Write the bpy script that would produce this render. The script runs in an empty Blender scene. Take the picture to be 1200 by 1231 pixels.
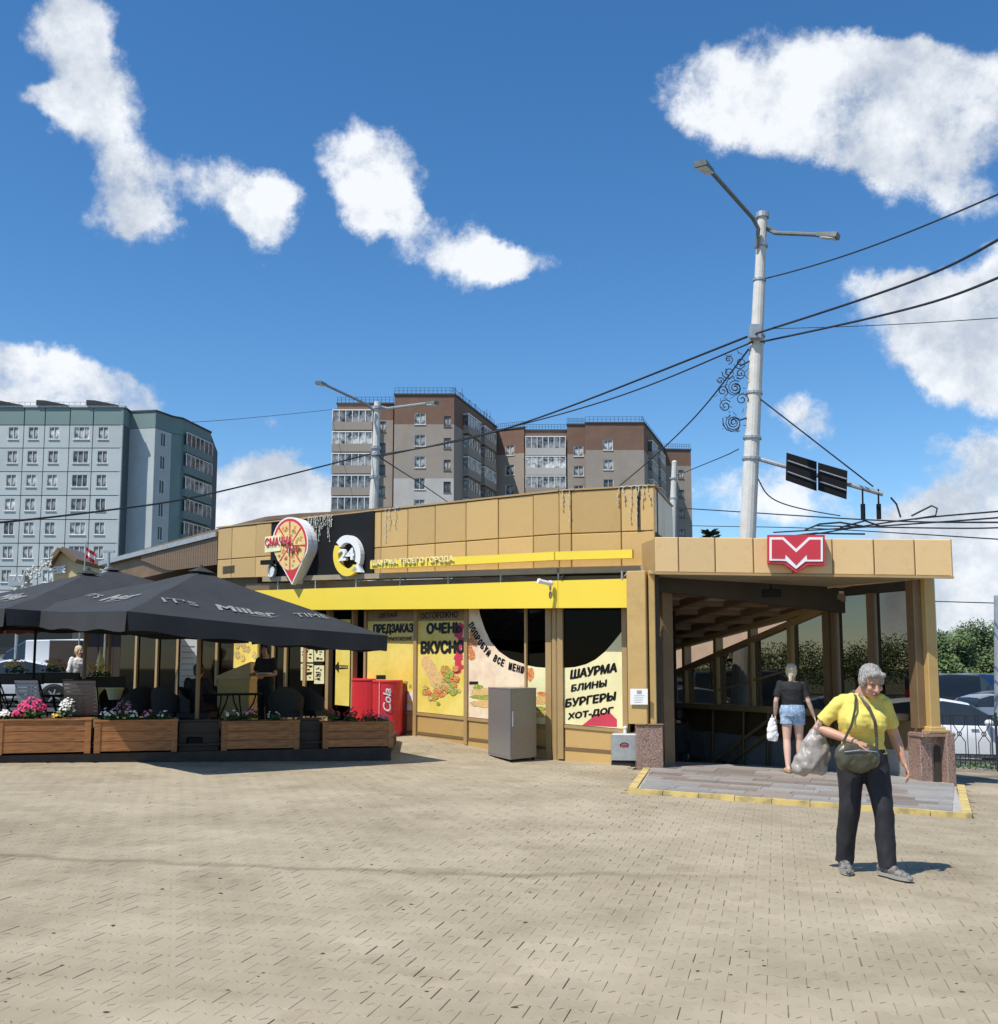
import bpy, bmesh, math, random
from mathutils import Vector, Matrix, noise
random.seed(7)
R = math.radians
scene = bpy.context.scene
col = scene.collection

# ------------------------------------------------------------------ camera
FPX = 1280.0; PPY = 663.0
PITCH = math.atan(140 / 1280)
CAM = Vector((0, 0, 1.62))
cd = bpy.data.cameras.new('camera'); cam = bpy.data.objects.new('camera', cd); col.objects.link(cam)
cam.location = CAM; cam.rotation_euler = (math.pi / 2 + PITCH, 0, 0)
cd.sensor_fit = 'HORIZONTAL'; cd.sensor_width = 36; cd.lens = FPX / 1200 * 36
cd.shift_y = (PPY - 615.5) / 1200
cd.clip_start = 0.1; cd.clip_end = 6000
scene.camera = cam

# ------------------------------------------------------------------ light
SH = Vector((0.46, 0.40))                       # ground shadow of one metre of height
sun_to = Vector((-SH.x, -SH.y, 1)).normalized()
sd = bpy.data.lights.new('sun', 'SUN'); sd.energy = 4.7; sd.angle = R(0.5); sd.color = (1, 0.95, 0.87)
sun = bpy.data.objects.new('sun', sd); col.objects.link(sun)
sun.rotation_euler = (-sun_to).to_track_quat('-Z', 'Y').to_euler()
scene.view_settings.view_transform = 'Standard'; scene.view_settings.look = 'None'
scene.view_settings.exposure = 0.12; scene.view_settings.gamma = 1
try: scene.view_settings.use_curve_mapping = False
except Exception: pass
scene.cycles.max_bounces = 8; scene.cycles.transparent_max_bounces = 16
scene.render.film_transparent = False
try:
    scene.cycles.use_denoising = True
except Exception: pass

def ray(px, py):
    c = (px - 600) / FPX; v = -(py - PPY) / FPX
    return Vector((c, math.cos(PITCH) - v * math.sin(PITCH), math.sin(PITCH) + v * math.cos(PITCH)))
def at(px, py, Y):
    d = ray(px, py); return CAM + d * (Y / d.y)

# world: Nishita sky with procedural clouds that depend on the direction only
W = bpy.data.worlds.new('World'); scene.world = W; W.use_nodes = True
nt = W.node_tree; nt.nodes.clear()
def N(t, **k):
    n = nt.nodes.new(t)
    for a, b in k.items(): setattr(n, a, b)
    return n
def L(a, b): nt.links.new(a, b)
def M_(op, a, b=None, c=None, clamp=False):
    n = N('ShaderNodeMath', operation=op, use_clamp=clamp)
    for i, v in enumerate((a, b, c)):
        if v is None: continue
        if isinstance(v, (int, float)): n.inputs[i].default_value = v
        else: L(v, n.inputs[i])
    return n.outputs[0]
sky = N('ShaderNodeTexSky', sky_type='NISHITA', sun_disc=False)
sky.sun_elevation = math.asin(sun_to.z); sky.sun_rotation = math.atan2(sun_to.x, sun_to.y)
sky.altitude = 200; sky.air_density = 1.0; sky.dust_density = 0.08; sky.ozone_density = 3.5
tc = N('ShaderNodeTexCoord'); sp = N('ShaderNodeSeparateXYZ'); L(tc.outputs['Generated'], sp.inputs[0])
X, Y, Z = sp.outputs
Yc = M_('MAXIMUM', Y, 0.02)
U = M_('DIVIDE', X, Yc); V = M_('DIVIDE', Z, Yc)
def comb(a, b, c=0.0):
    n = N('ShaderNodeCombineXYZ')
    for i, v in enumerate((a, b, c)):
        if isinstance(v, (int, float)): n.inputs[i].default_value = v
        else: L(v, n.inputs[i])
    return n.outputs[0]
dirv = tc.outputs['Generated']
def fbm(vec, scale, detail=9, rough=0.55, off=(0, 0, 0)):
    mp = N('ShaderNodeMapping'); L(vec, mp.inputs[0]); mp.inputs['Location'].default_value = off
    n = N('ShaderNodeTexNoise'); L(mp.outputs[0], n.inputs['Vector'])
    n.inputs['Scale'].default_value = scale; n.inputs['Detail'].default_value = detail; n.inputs['Roughness'].default_value = rough
    return n
wob = fbm(dirv, 6, 8, 0.65)
ws = N('ShaderNodeSeparateXYZ'); L(wob.outputs['Color'], ws.inputs[0])
Uw = M_('ADD', U, M_('MULTIPLY', M_('SUBTRACT', ws.outputs[0], 0.5), 0.11))
Vw = M_('ADD', V, M_('MULTIPLY', M_('SUBTRACT', ws.outputs[1], 0.5), 0.11))
# px centre, half sizes px, rotation deg (ccw on picture), weight
BL = [(72,25,56,56,20,1),(40,122,46,24,0,.8),(110,120,70,74,-25,1.1),(160,225,52,74,-35,1.1),(180,270,34,40,-40,.8),(280,222,66,44,-30,.95),(335,260,48,46,-20,1),
      (450,185,66,42,-20,1),(462,238,40,36,-10,.9),(545,300,60,36,-6,.95),(612,308,60,24,-4,.95),(480,262,34,30,-10,.6),
      (860,110,85,60,-10,1),(960,130,120,62,-8,1.05),(1080,130,130,78,-12,1.1),(1190,110,120,70,0,1.1),(1010,60,110,38,-5,.9),(1090,205,100,42,-20,.9),
      (1150,390,110,60,10,1.05),(1220,340,80,60,20,1),(1190,440,90,50,0,1),(1110,360,60,32,0,.7),
      (80,470,110,46,-6,1.05),(30,462,80,42,0,.9),(160,490,60,30,-10,.8),(310,600,90,52,-8,1),(330,570,44,28,0,.8),(380,610,70,38,0,1),(250,612,60,36,0,.8),
      (970,502,38,24,-20,.66),(1160,545,56,34,-10,.72),(1195,540,40,30,0,.7),(930,605,90,40,0,.75),(1170,600,90,34,5,1),(1190,660,130,50,5,1.1),(1150,700,120,40,0,1.1),
      (1080,640,90,26,0,.8),(1190,745,120,28,0,.8),(320,506,26,18,0,.45),(-120,430,120,80,0,1),(1330,420,140,110,0,1)]
acc = None
for (bx, by, ax, ay, rot, wt) in BL:
    d = ray(bx, by); u0 = d.x / d.y; v0 = d.z / d.y
    a = ax*1.13 / FPX; b = ay*1.13 / FPX; cs = math.cos(R(rot)); sn = math.sin(R(rot))
    du = M_('SUBTRACT', Uw, u0); dv = M_('SUBTRACT', Vw, v0)
    p = M_('ADD', M_('MULTIPLY', du, cs / a), M_('MULTIPLY', dv, sn / a))
    q = M_('ADD', M_('MULTIPLY', du, -sn / b), M_('MULTIPLY', dv, cs / b))
    r2 = M_('ADD', M_('MULTIPLY', p, p), M_('MULTIPLY', q, q))
    g = M_('MAXIMUM', M_('SUBTRACT', 1.0, M_('MULTIPLY', r2, 0.5)), 0.0); g = M_('MULTIPLY', M_('MULTIPLY', g, g), wt*1.85)
    acc = g if acc is None else M_('ADD', acc, g)
front = M_('GREATER_THAN', Y, 0.05)
acc = M_('MULTIPLY', M_('MINIMUM', acc, 1.7), front)
# generic cumulus for directions the picture does not see
gen = fbm(dirv, 3.1, 3, 0.5, (3.1, 1.7, 0.4))
gm = M_('MULTIPLY', M_('MAXIMUM', M_('SUBTRACT', gen.outputs[0], 0.54), 0), 9.0)
outu = M_('MULTIPLY', M_('SUBTRACT', M_('ABSOLUTE', U), 0.60), 8.0, clamp=True)
outv = M_('MULTIPLY', M_('SUBTRACT', V, 0.66), 8.0, clamp=True)
outm = M_('MAXIMUM', M_('MAXIMUM', outu, outv), M_('SUBTRACT', 1.0, front))
acc = M_('MAXIMUM', acc, M_('MULTIPLY', gm, outm))
n1 = fbm(dirv, 11, 11, 0.66); n2 = fbm(dirv, 11, 11, 0.66, (0.022, 0.004, -0.035)); n3 = fbm(dirv, 4.2, 5, 0.55, (5, 2, 1))
dens = M_('ADD', acc, M_('MULTIPLY', M_('SUBTRACT', n1.outputs[0], 0.55), 4.6))
dens = M_('MULTIPLY', dens, M_('GREATER_THAN', acc, 0.001))
mr = N('ShaderNodeMapRange', interpolation_type='SMOOTHSTEP'); L(dens, mr.inputs[0]); mr.inputs[1].default_value = 0.25; mr.inputs[2].default_value = 1.45
cmask = M_('MULTIPLY', mr.outputs[0], 0.97)
lit = M_('ADD', M_('MULTIPLY', M_('SUBTRACT', n1.outputs[0], n2.outputs[0]), 2.4), 0.76)
lit = M_('ADD', lit, M_('MULTIPLY', M_('SUBTRACT', n3.outputs[0], 0.5), 2.0))
lit = M_('MINIMUM', M_('MAXIMUM', lit, 0.34), 1.0)
crc = N('ShaderNodeMixRGB'); L(lit, crc.inputs[0]); crc.inputs[1].default_value = (0.36, 0.43, 0.54, 1); crc.inputs[2].default_value = (0.88, 0.91, 0.95, 1)
# deepen the clear blue a little, as the phone rendered it
hs = N('ShaderNodeHueSaturation'); L(sky.outputs[0], hs.inputs['Color']); hs.inputs['Saturation'].default_value = 1.25; hs.inputs['Value'].default_value = 0.140
thin = fbm(dirv, 2.0, 6, 0.6, (9, 1, 2))
mx = N('ShaderNodeMixRGB'); L(cmask, mx.inputs[0]); L(hs.outputs[0], mx.inputs[1]); L(crc.outputs[0], mx.inputs[2])
bg = N('ShaderNodeBackground'); L(mx.outputs[0], bg.inputs[0]); bg.inputs[1].default_value = 1.0
wo = N('ShaderNodeOutputWorld'); L(bg.outputs[0], wo.inputs[0])
# strength: the sky colour is scaled by 0.105 inside the node tree (the same as strength 0.105)

# ------------------------------------------------------------------ helpers
class MB:
    def __init__(s): s.v = []; s.f = []; s.m = []; s.mi = 0
    def add(s, vs, fs, mi=None):
        b = len(s.v); s.v.extend([Vector(v) for v in vs])
        for f in fs: s.f.append([b + i for i in f]); s.m.append(s.mi if mi is None else mi)
    def hexa(s, p, mi=None):      # 8 points: bottom 4 ccw, top 4 ccw
        s.add(p, [(3,2,1,0),(4,5,6,7),(0,1,5,4),(1,2,6,5),(2,3,7,6),(3,0,4,7)], mi)
    def box(s, c, d, rz=0, mi=None, rx=0, ry=0):
        c = Vector(c); m = Matrix.Rotation(rz,3,'Z') @ Matrix.Rotation(ry,3,'Y') @ Matrix.Rotation(rx,3,'X')
        x, y, z = d[0]/2, d[1]/2, d[2]/2
        s.hexa([c + m @ Vector(q) for q in ((-x,-y,-z),(x,-y,-z),(x,y,-z),(-x,y,-z),(-x,-y,z),(x,-y,z),(x,y,z),(-x,y,z))], mi)
    def bbox(s, c, d, bev=0.01, rz=0, mi=None):     # box with chamfered vertical and top edges
        c = Vector(c); x, y, z = d[0]/2, d[1]/2, d[2]/2; m = Matrix.Rotation(rz,3,'Z'); b = bev
        def ring(i, zz): return [(-x+i+b,-y+i,zz),(x-i-b,-y+i,zz),(x-i,-y+i+b,zz),(x-i,y-i-b,zz),(x-i-b,y-i,zz),(-x+i+b,y-i,zz),(-x+i,y-i-b,zz),(-x+i,-y+i+b,zz)]
        rs = [ring(0,-z), ring(0,z-b), ring(b,z)]
        vs = [c + m @ Vector(q) for r in rs for q in r]
        fs = [tuple(reversed(range(8))), tuple(range(16,24))]
        for k in range(2):
            for i in range(8):
                j = (i+1) % 8; fs.append((k*8+i, k*8+j, k*8+8+j, k*8+8+i))
        s.add(vs, fs, mi)
    def prism(s, pts, z0, z1, mi=None):   # plan polygon ccw; z0/z1 number or function
        n = len(pts); g0 = z0 if callable(z0) else (lambda x, y: z0); g1 = z1 if callable(z1) else (lambda x, y: z1)
        vs = [(p[0], p[1], g0(p[0], p[1])) for p in pts] + [(p[0], p[1], g1(p[0], p[1])) for p in pts]
        fs = [tuple(reversed(range(n))), tuple(range(n, 2*n))] + [(i, (i+1) % n, n + (i+1) % n, n + i) for i in range(n)]
        s.add(vs, fs, mi)
    def tube(s, pts, r, seg=8, mi=None, caps=True):
        pts = [Vector(p) for p in pts]; n = len(pts)
        rr = r if isinstance(r, (list, tuple)) else [r]*n
        b = len(s.v); prev = None; vs = []
        for i, p in enumerate(pts):
            t = (pts[min(i+1,n-1)] - pts[max(i-1,0)])
            t = t.normalized() if t.length > 1e-9 else Vector((0,0,1))
            if prev is None:
                u = t.orthogonal().normalized()
            else:
                u = (prev - t * prev.dot(t)); u = u.normalized() if u.length > 1e-6 else t.orthogonal().normalized()
            prev = u; w = t.cross(u)
            for k in range(seg):
                a = 2*math.pi*k/seg; vs.append(p + (u*math.cos(a) + w*math.sin(a))*rr[i])
        fs = []
        for i in range(n-1):
            for k in range(seg):
                j = (k+1) % seg; fs.append((i*seg+k, i*seg+j, (i+1)*seg+j, (i+1)*seg+k))
        if caps: fs.append(tuple(reversed(range(seg)))); fs.append(tuple(range((n-1)*seg, n*seg)))
        s.add(vs, fs, mi)
    def loft(s, rings, seg=14, mi=None):   # (centre, rx, ry, ux, uy)
        vs = []
        for c, rx, ry, ux, uy in rings:
            c = Vector(c); ux = Vector(ux); uy = Vector(uy)
            for k in range(seg):
                a = 2*math.pi*k/seg; vs.append(c + ux*math.cos(a)*rx + uy*math.sin(a)*ry)
        fs = [(i*seg+k, i*seg+(k+1) % seg, (i+1)*seg+(k+1) % seg, (i+1)*seg+k) for i in range(len(rings)-1) for k in range(seg)]
        fs.append(tuple(reversed(range(seg)))); fs.append(tuple(range((len(rings)-1)*seg, len(rings)*seg)))
        s.add(vs, fs, mi)
    def ell(s, c, r, rot=None, seg=14, rings=9, mi=None):
        c = Vector(c); r = Vector(r) if not isinstance(r, (int, float)) else Vector((r, r, r)); rot = rot or Matrix.Identity(3)
        vs = [c + rot @ Vector((0,0,r.z))]
        for i in range(1, rings):
            t = math.pi*i/rings
            for k in range(seg):
                a = 2*math.pi*k/seg
                vs.append(c + rot @ Vector((r.x*math.sin(t)*math.cos(a), r.y*math.sin(t)*math.sin(a), r.z*math.cos(t))))
        vs.append(c + rot @ Vector((0,0,-r.z)))
        fs = [(0, 1+k, 1+(k+1) % seg) for k in range(seg)]
        for i in range(rings-2):
            for k in range(seg):
                a = 1+i*seg+k; b = 1+i*seg+(k+1) % seg; fs.append((a, a+seg, b+seg, b))
        e = len(vs)-1; o = 1+(rings-2)*seg
        fs += [(o+k, e, o+(k+1) % seg) for k in range(seg)]
        s.add(vs, fs, mi)
    def lathe(s, c, prof, seg=16, mi=None, ax=None):   # prof: (r, z); ax: 3x3
        c = Vector(c); ax = ax or Matrix.Identity(3); vs = []
        for r, z in prof:
            for k in range(seg):
                a = 2*math.pi*k/seg; vs.append(c + ax @ Vector((r*math.cos(a), r*math.sin(a), z)))
        n = len(prof)
        fs = [(i*seg+k, i*seg+(k+1) % seg, (i+1)*seg+(k+1) % seg, (i+1)*seg+k) for i in range(n-1) for k in range(seg)]
        fs.append(tuple(reversed(range(seg)))); fs.append(tuple(range((n-1)*seg, n*seg)))
        s.add(vs, fs, mi)

def Wm(o):
    m = o.matrix_parent_inverse @ o.matrix_basis
    return Wm(o.parent) @ m if o.parent else o.matrix_basis
def link(name, data, parent=None, origin=None):
    o = bpy.data.objects.new(name, data); col.objects.link(o)
    if origin is not None: o.matrix_basis = Matrix.Translation(origin)
    if parent is not None:
        o.parent = parent; o.matrix_parent_inverse = Wm(parent).inverted()
    return o
def tomesh(name, mb, mats, smooth=False, origin=None):
    me = bpy.data.meshes.new(name); vs = mb.v
    if origin is not None: vs = [v - origin for v in vs]
    me.from_pydata([tuple(v) for v in vs], [], mb.f)
    if not isinstance(mats, (list, tuple)): mats = [mats]
    for m in mats: me.materials.append(m)
    me.polygons.foreach_set('material_index', mb.m)
    if smooth: me.polygons.foreach_set('use_smooth', [True]*len(mb.f))
    me.update(); return me
def build(name, mb, mats, parent=None, smooth=False, label=None, cat=None, group=None, kind=None, local=False):
    if not mb.v: return None
    if local: org = None
    else:
        xs = [v.x for v in mb.v]; ys = [v.y for v in mb.v]; zs = [v.z for v in mb.v]
        org = Vector(((min(xs)+max(xs))/2, (min(ys)+max(ys))/2, min(zs)))
    me = tomesh(name, mb, mats, smooth, org)
    o = link(name, me, parent, org)
    tag(o, label, cat, group, kind); return o
def tag(o, label=None, cat=None, group=None, kind=None):
    if label: o['label'] = label
    if cat: o['category'] = cat
    if group: o['group'] = group
    if kind: o['kind'] = kind
    return o
def empty(name, loc, label=None, cat=None, group=None, rz=0):
    o = bpy.data.objects.new(name, None); col.objects.link(o); o.empty_display_size = 0.2
    o.matrix_basis = Matrix.Translation(Vector(loc)) @ Matrix.Rotation(rz, 4, 'Z')
    return tag(o, label, cat, group)
def copy_tree(o, parent=None):
    c = o.copy(); col.objects.link(c)
    if parent is not None: c.parent = parent
    for ch in [x for x in o.children]: copy_tree(ch, c)
    return c
_kids = {}
def dup(o, loc, rz=0, label=None, group=None, scale=1):
    c = copy_tree(o)
    c.matrix_basis = Matrix.Translation(Vector(loc)) @ Matrix.Rotation(rz, 4, 'Z') @ Matrix.Scale(scale, 4)
    if label: c['label'] = label
    if group: c['group'] = group
    return c
def sst(a, b, x):
    t = max(0, min(1, (x-a)/(b-a))); return t*t*(3-2*t)
def inpoly(x, y, P):
    c = False; j = len(P)-1
    for i in range(len(P)):
        if (P[i][1] > y) != (P[j][1] > y) and x < (P[j][0]-P[i][0])*(y-P[i][1])/(P[j][1]-P[i][1]) + P[i][0]: c = not c
        j = i
    return c

# ------------------------------------------------------------------ materials
def mat(name, c, rough=0.6, metal=0.0, var=0.12, scale=3.0, bump=0.0, bscale=60, c2=None, spec=0.5, rnd=0.0, stretch=None, dirt=0.0, dscale=1.2, coord='Object', emit=None, attr=None, sheen=0, detail=6):
    m = bpy.data.materials.new(name); m.use_nodes = True; t = m.node_tree; b = t.nodes['Principled BSDF']
    def n(k, **kw):
        q = t.nodes.new(k)
        for a, v in kw.items(): setattr(q, a, v)
        return q
    tcn = n('ShaderNodeTexCoord'); vec = tcn.outputs[coord if coord != 'World' else 'Object']
    if coord == 'World': vec = n('ShaderNodeNewGeometry').outputs['Position']
    if stretch:
        mp = n('ShaderNodeMapping'); t.links.new(vec, mp.inputs[0]); mp.inputs['Scale'].default_value = stretch; vec = mp.outputs[0]
    nz = n('ShaderNodeTexNoise'); t.links.new(vec, nz.inputs['Vector']); nz.inputs['Scale'].default_value = scale; nz.inputs['Detail'].default_value = detail; nz.inputs['Roughness'].default_value = 0.6
    cr = n('ShaderNodeValToRGB'); t.links.new(nz.outputs[0], cr.inputs[0])
    lo = tuple(x*(1-var) for x in c); hi = tuple(min(1, x*(1+var)) for x in (c2 or c))
    cr.color_ramp.elements[0].position = 0.33; cr.color_ramp.elements[1].position = 0.67
    cr.color_ramp.elements[0].color = (*lo, 1); cr.color_ramp.elements[1].color = (*hi, 1)
    out = cr.outputs[0]
    if dirt:
        dz = n('ShaderNodeTexNoise'); t.links.new(vec if coord == 'World' else tcn.outputs[coord], dz.inputs['Vector']); dz.inputs['Scale'].default_value = dscale; dz.inputs['Detail'].default_value = 8; dz.inputs['Roughness'].default_value = 0.7
        mr_ = n('ShaderNodeMapRange'); t.links.new(dz.outputs[0], mr_.inputs[0]); mr_.inputs[1].default_value = 0.5; mr_.inputs[2].default_value = 0.72; mr_.inputs[4].default_value = dirt
        mm = n('ShaderNodeMixRGB', blend_type='MULTIPLY'); t.links.new(mr_.outputs[0], mm.inputs[0]); t.links.new(out, mm.inputs[1]); mm.inputs[2].default_value = (0.45, 0.40, 0.34, 1); out = mm.outputs[0]
    if rnd or attr:
        if attr: q = n('ShaderNodeAttribute', attribute_name=attr).outputs['Fac']
        else: q = n('ShaderNodeObjectInfo').outputs['Random']
        mr2 = n('ShaderNodeMapRange'); t.links.new(q, mr2.inputs[0]); mr2.inputs[3].default_value = 1-(rnd or .15); mr2.inputs[4].default_value = 1+(rnd or .15)
        vm = n('ShaderNodeVectorMath', operation='SCALE'); t.links.new(out, vm.inputs[0]); t.links.new(mr2.outputs[0], vm.inputs['Scale']); out = vm.outputs[0]
    t.links.new(out, b.inputs['Base Color'])
    b.inputs['Roughness'].default_value = rough; b.inputs['Metallic'].default_value = metal
    b.inputs['Specular IOR Level'].default_value = spec
    if bump:
        bz = n('ShaderNodeTexNoise'); t.links.new(vec, bz.inputs['Vector']); bz.inputs['Scale'].default_value = bscale; bz.inputs['Detail'].default_value = 5
        bp = n('ShaderNodeBump'); bp.inputs['Strength'].default_value = bump; bp.inputs['Distance'].default_value = 0.02; t.links.new(bz.outputs[0], bp.inputs['Height']); t.links.new(bp.outputs[0], b.inputs['Normal'])
    if emit:
        b.inputs['Emission Color'].default_value = (*emit[0], 1); b.inputs['Emission Strength'].default_value = emit[1]
    return m
def glass(name, tint, rough=0.02, base=0.04):
    m = bpy.data.materials.new(name); m.use_nodes = True; t = m.node_tree; t.nodes.clear()
    o = t.nodes.new('ShaderNodeOutputMaterial'); mx_ = t.nodes.new('ShaderNodeMixShader'); tr = t.nodes.new('ShaderNodeBsdfTransparent'); gl = t.nodes.new('ShaderNodeBsdfGlossy'); fr = t.nodes.new('ShaderNodeFresnel')
    fr.inputs[0].default_value = 1.5; geo = t.nodes.new('ShaderNodeNewGeometry'); iv = t.nodes.new('ShaderNodeMath'); iv.operation = 'SUBTRACT'; iv.inputs[0].default_value = 1; t.links.new(geo.outputs['Backfacing'], iv.inputs[1]); mu = t.nodes.new('ShaderNodeMath'); mu.operation = 'MULTIPLY'; tm = t.nodes.new('ShaderNodeMixRGB'); tm.inputs[2].default_value = (*tint, 1); tm.inputs[1].default_value = (1,1,1,1); t.links.new(iv.outputs[0], tm.inputs[0]); t.links.new(tm.outputs[0], tr.inputs[0])
    tr.inputs[0].default_value = (*tint, 1); gl.inputs['Roughness'].default_value = rough
    ad = t.nodes.new('ShaderNodeMath'); ad.operation = 'ADD'; ad.inputs[1].default_value = base
    t.links.new(fr.outputs[0], ad.inputs[0]); t.links.new(ad.outputs[0], mu.inputs[0]); t.links.new(iv.outputs[0], mu.inputs[1]); t.links.new(mu.outputs[0], mx_.inputs[0]); t.links.new(tr.outputs[0], mx_.inputs[1]); t.links.new(gl.outputs[0], mx_.inputs[2]); t.links.new(mx_.outputs[0], o.inputs[0])
    return m
M = {}
M['tan'] = mat('tan_composite', (0.55,0.36,0.135), 0.32, 0, 0.05, 1.5, rnd=0.11, dirt=0.30, dscale=2.8, spec=0.5)
M['tanl'] = mat('pale_tan_composite', (0.68,0.47,0.225), 0.32, 0, 0.04, 1.5, rnd=0.09, dirt=0.28, dscale=2.6)
M['tand'] = mat('tan_frame', (0.40,0.27,0.12), 0.42, 0, 0.08, 3, dirt=0.2)
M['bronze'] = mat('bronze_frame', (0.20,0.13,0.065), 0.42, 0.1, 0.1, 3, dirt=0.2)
M['brownrib'] = mat('brown_ribbed_metal', (0.20,0.13,0.075), 0.5, 0.1, 0.15, 3, dirt=0.3)
M['joint'] = mat('dark_joint', (0.05,0.038,0.025), 0.8)
M['ledge'] = mat('ledge_metal', (0.36,0.30,0.20), 0.45, 0, 0.1, dirt=0.3)
M['yellow'] = mat('yellow_awning', (0.88,0.66,0.06), 0.4, 0, 0.03, 1.2, dirt=0.06)
M['yprint'] = mat('yellow_film', (0.80,0.60,0.09), 0.35, 0, 0.05, 2, c2=(0.86,0.70,0.20))
M['cream'] = mat('cream_film', (0.82,0.76,0.42), 0.35, 0, 0.06, 2, c2=(0.88,0.80,0.45))
M['pinkfilm'] = mat('pink_film', (0.86,0.60,0.45), 0.35, 0, 0.1, 3, c2=(0.88,0.75,0.50))
M['black'] = mat('black_print', (0.016,0.014,0.013), 0.45)
M['blackpanel'] = mat('black_sign_board', (0.008,0.008,0.009), 0.7, spec=.25)
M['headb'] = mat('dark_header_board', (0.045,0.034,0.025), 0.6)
M['whitep'] = mat('white_plastic', (0.82,0.82,0.80), 0.4, 0, 0.03)
M['red'] = mat('red_paint', (0.62,0.03,0.04), 0.4, 0, 0.05)
M['redm'] = mat('metro_red', (0.56,0.035,0.055), 0.42, 0, 0.05)
M['rededge'] = mat('dark_red_edge', (0.20,0.02,0.02), 0.5)
M['tomato'] = mat('tomato_print', (0.72,0.10,0.04), 0.4, 0, 0.5, 40, c2=(0.80,0.30,0.10))
M['meat'] = mat('meat_print', (0.50,0.20,0.06), 0.45, 0, 0.6, 45, c2=(0.85,0.50,0.20))
M['leafp'] = mat('salad_print', (0.13,0.22,0.03), 0.45, 0, 0.6, 50, c2=(0.40,0.45,0.08))
M['bread'] = mat('bread_print', (0.75,0.48,0.20), 0.45, 0, 0.2, 25)
M['pinkr'] = mat('raspberry_print', (0.60,0.05,0.09), 0.4, 0, 0.1)
M['pizza'] = None
M['glassd'] = glass('tinted_glass', (0.17,0.16,0.14), 0.02, 0.0)
M['glassl'] = glass('clear_glass', (0.80,0.78,0.74), 0.02, -0.03)
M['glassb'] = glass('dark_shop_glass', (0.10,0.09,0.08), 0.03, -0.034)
M['glassc'] = glass('car_glass', (0.22,0.25,0.26), 0.01, 0.05)
M['pane'] = mat('window_pane', (0.035,0.045,0.055), 0.12, 0, 0.5, 1.1, c2=(0.42,0.42,0.40), rnd=0.75, spec=0.6, detail=2)
M['concrete'] = mat('concrete_pole', (0.62,0.60,0.55), 0.75, 0, 0.08, 4, bump=0.15, dirt=0.25, dscale=3)
M['steel'] = mat('brushed_steel', (0.27,0.275,0.275), 0.36, 0.5, 0.1, 6, stretch=(1,1,20))
M['armg'] = mat('weathered_grey_green_steel', (0.17,0.185,0.18), 0.55, 0.2, 0.15, 6)
M['galv'] = mat('galvanised_steel', (0.42,0.44,0.45), 0.45, 0.5, 0.12, 8)
M['wire'] = mat('black_cable', (0.02,0.02,0.022), 0.6)
M['iron'] = mat('black_ironwork', (0.02,0.02,0.022), 0.5)
M['granite'] = mat('brown_granite', (0.16,0.085,0.06), 0.3, 0, 0.65, 55, c2=(0.30,0.20,0.16), bump=0.05, dirt=0.2)
M['tile'] = mat('granite_tile', (0.26,0.205,0.165), 0.55, 0, 0.3, 70, c2=(0.30,0.26,0.225), rnd=0.28, dirt=0.45, dscale=1.6)
M['tileg'] = mat('grey_granite_tile', (0.30,0.285,0.26), 0.55, 0, 0.3, 70, c2=(0.32,0.31,0.29), rnd=0.14, dirt=0.35, dscale=1.6)
M['kerby'] = mat('yellow_kerb_paint', (0.46,0.36,0.17), 0.7, 0, 0.3, 5, c2=(0.66,0.50,0.16), dirt=0.6, dscale=5, coord='World')
M['asphalt'] = mat('asphalt', (0.055,0.055,0.055), 0.9, 0, 0.25, 30, bump=0.3, bscale=200, dirt=0.2)
M['kerb'] = mat('concrete_kerb', (0.42,0.40,0.36), 0.85, 0, 0.15, 8, dirt=0.3)
M['earth'] = mat('grassy_ground', (0.07,0.075,0.03), 0.95, 0, 0.4, 8, c2=(0.12,0.11,0.06))
M['wood'] = mat('stained_pine', (0.27,0.10,0.028), 0.55, 0, 0.30, 3.0, stretch=(1.2,1.2,14), c2=(0.36,0.15,0.045), rnd=0.12, bump=0.08, bscale=30)
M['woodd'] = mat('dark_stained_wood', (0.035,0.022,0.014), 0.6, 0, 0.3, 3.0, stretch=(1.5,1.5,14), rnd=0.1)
M['woodl'] = mat('pale_ply', (0.62,0.46,0.24), 0.5, 0, 0.12, 3, stretch=(1,1,8))
M['umb'] = mat('charcoal_canvas', (0.030,0.032,0.034), 0.85, 0, 0.14, 2.5, bump=0.12, bscale=9, dirt=0.0)
M['umbred'] = mat('red_canvas', (0.30,0.045,0.05), 0.8)
M['umbprint'] = mat('faded_white_print', (0.26,0.26,0.25), 0.8, 0, 0.25, 14)
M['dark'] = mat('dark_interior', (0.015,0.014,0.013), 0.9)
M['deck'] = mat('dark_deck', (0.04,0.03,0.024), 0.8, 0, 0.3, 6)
M['slingw'] = mat('pale_sling_fabric', (0.42,0.40,0.37), 0.7, 0, 0.08, 30)
M['slingb'] = mat('taupe_sling_fabric', (0.15,0.125,0.11), 0.7, 0, 0.1, 30)
M['wicker'] = mat('black_wicker', (0.014,0.013,0.013), 0.6, 0, 0.3, 90, bump=0.4, bscale=150)
M['leaf'] = mat('plant_leaf', (0.05,0.10,0.025), 0.55, 0, 0.4, 12)
M['treeleaf'] = mat('tree_leaf', (0.045,0.085,0.022), 0.6, 0, 0.5, 0.9, c2=(0.085,0.13,0.035), rnd=0.15)
M['needle'] = mat('spruce_needles', (0.03,0.05,0.022), 0.7, 0, 0.4, 2)
M['bark'] = mat('tree_bark', (0.09,0.065,0.045), 0.9, 0, 0.3, 9)
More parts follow.
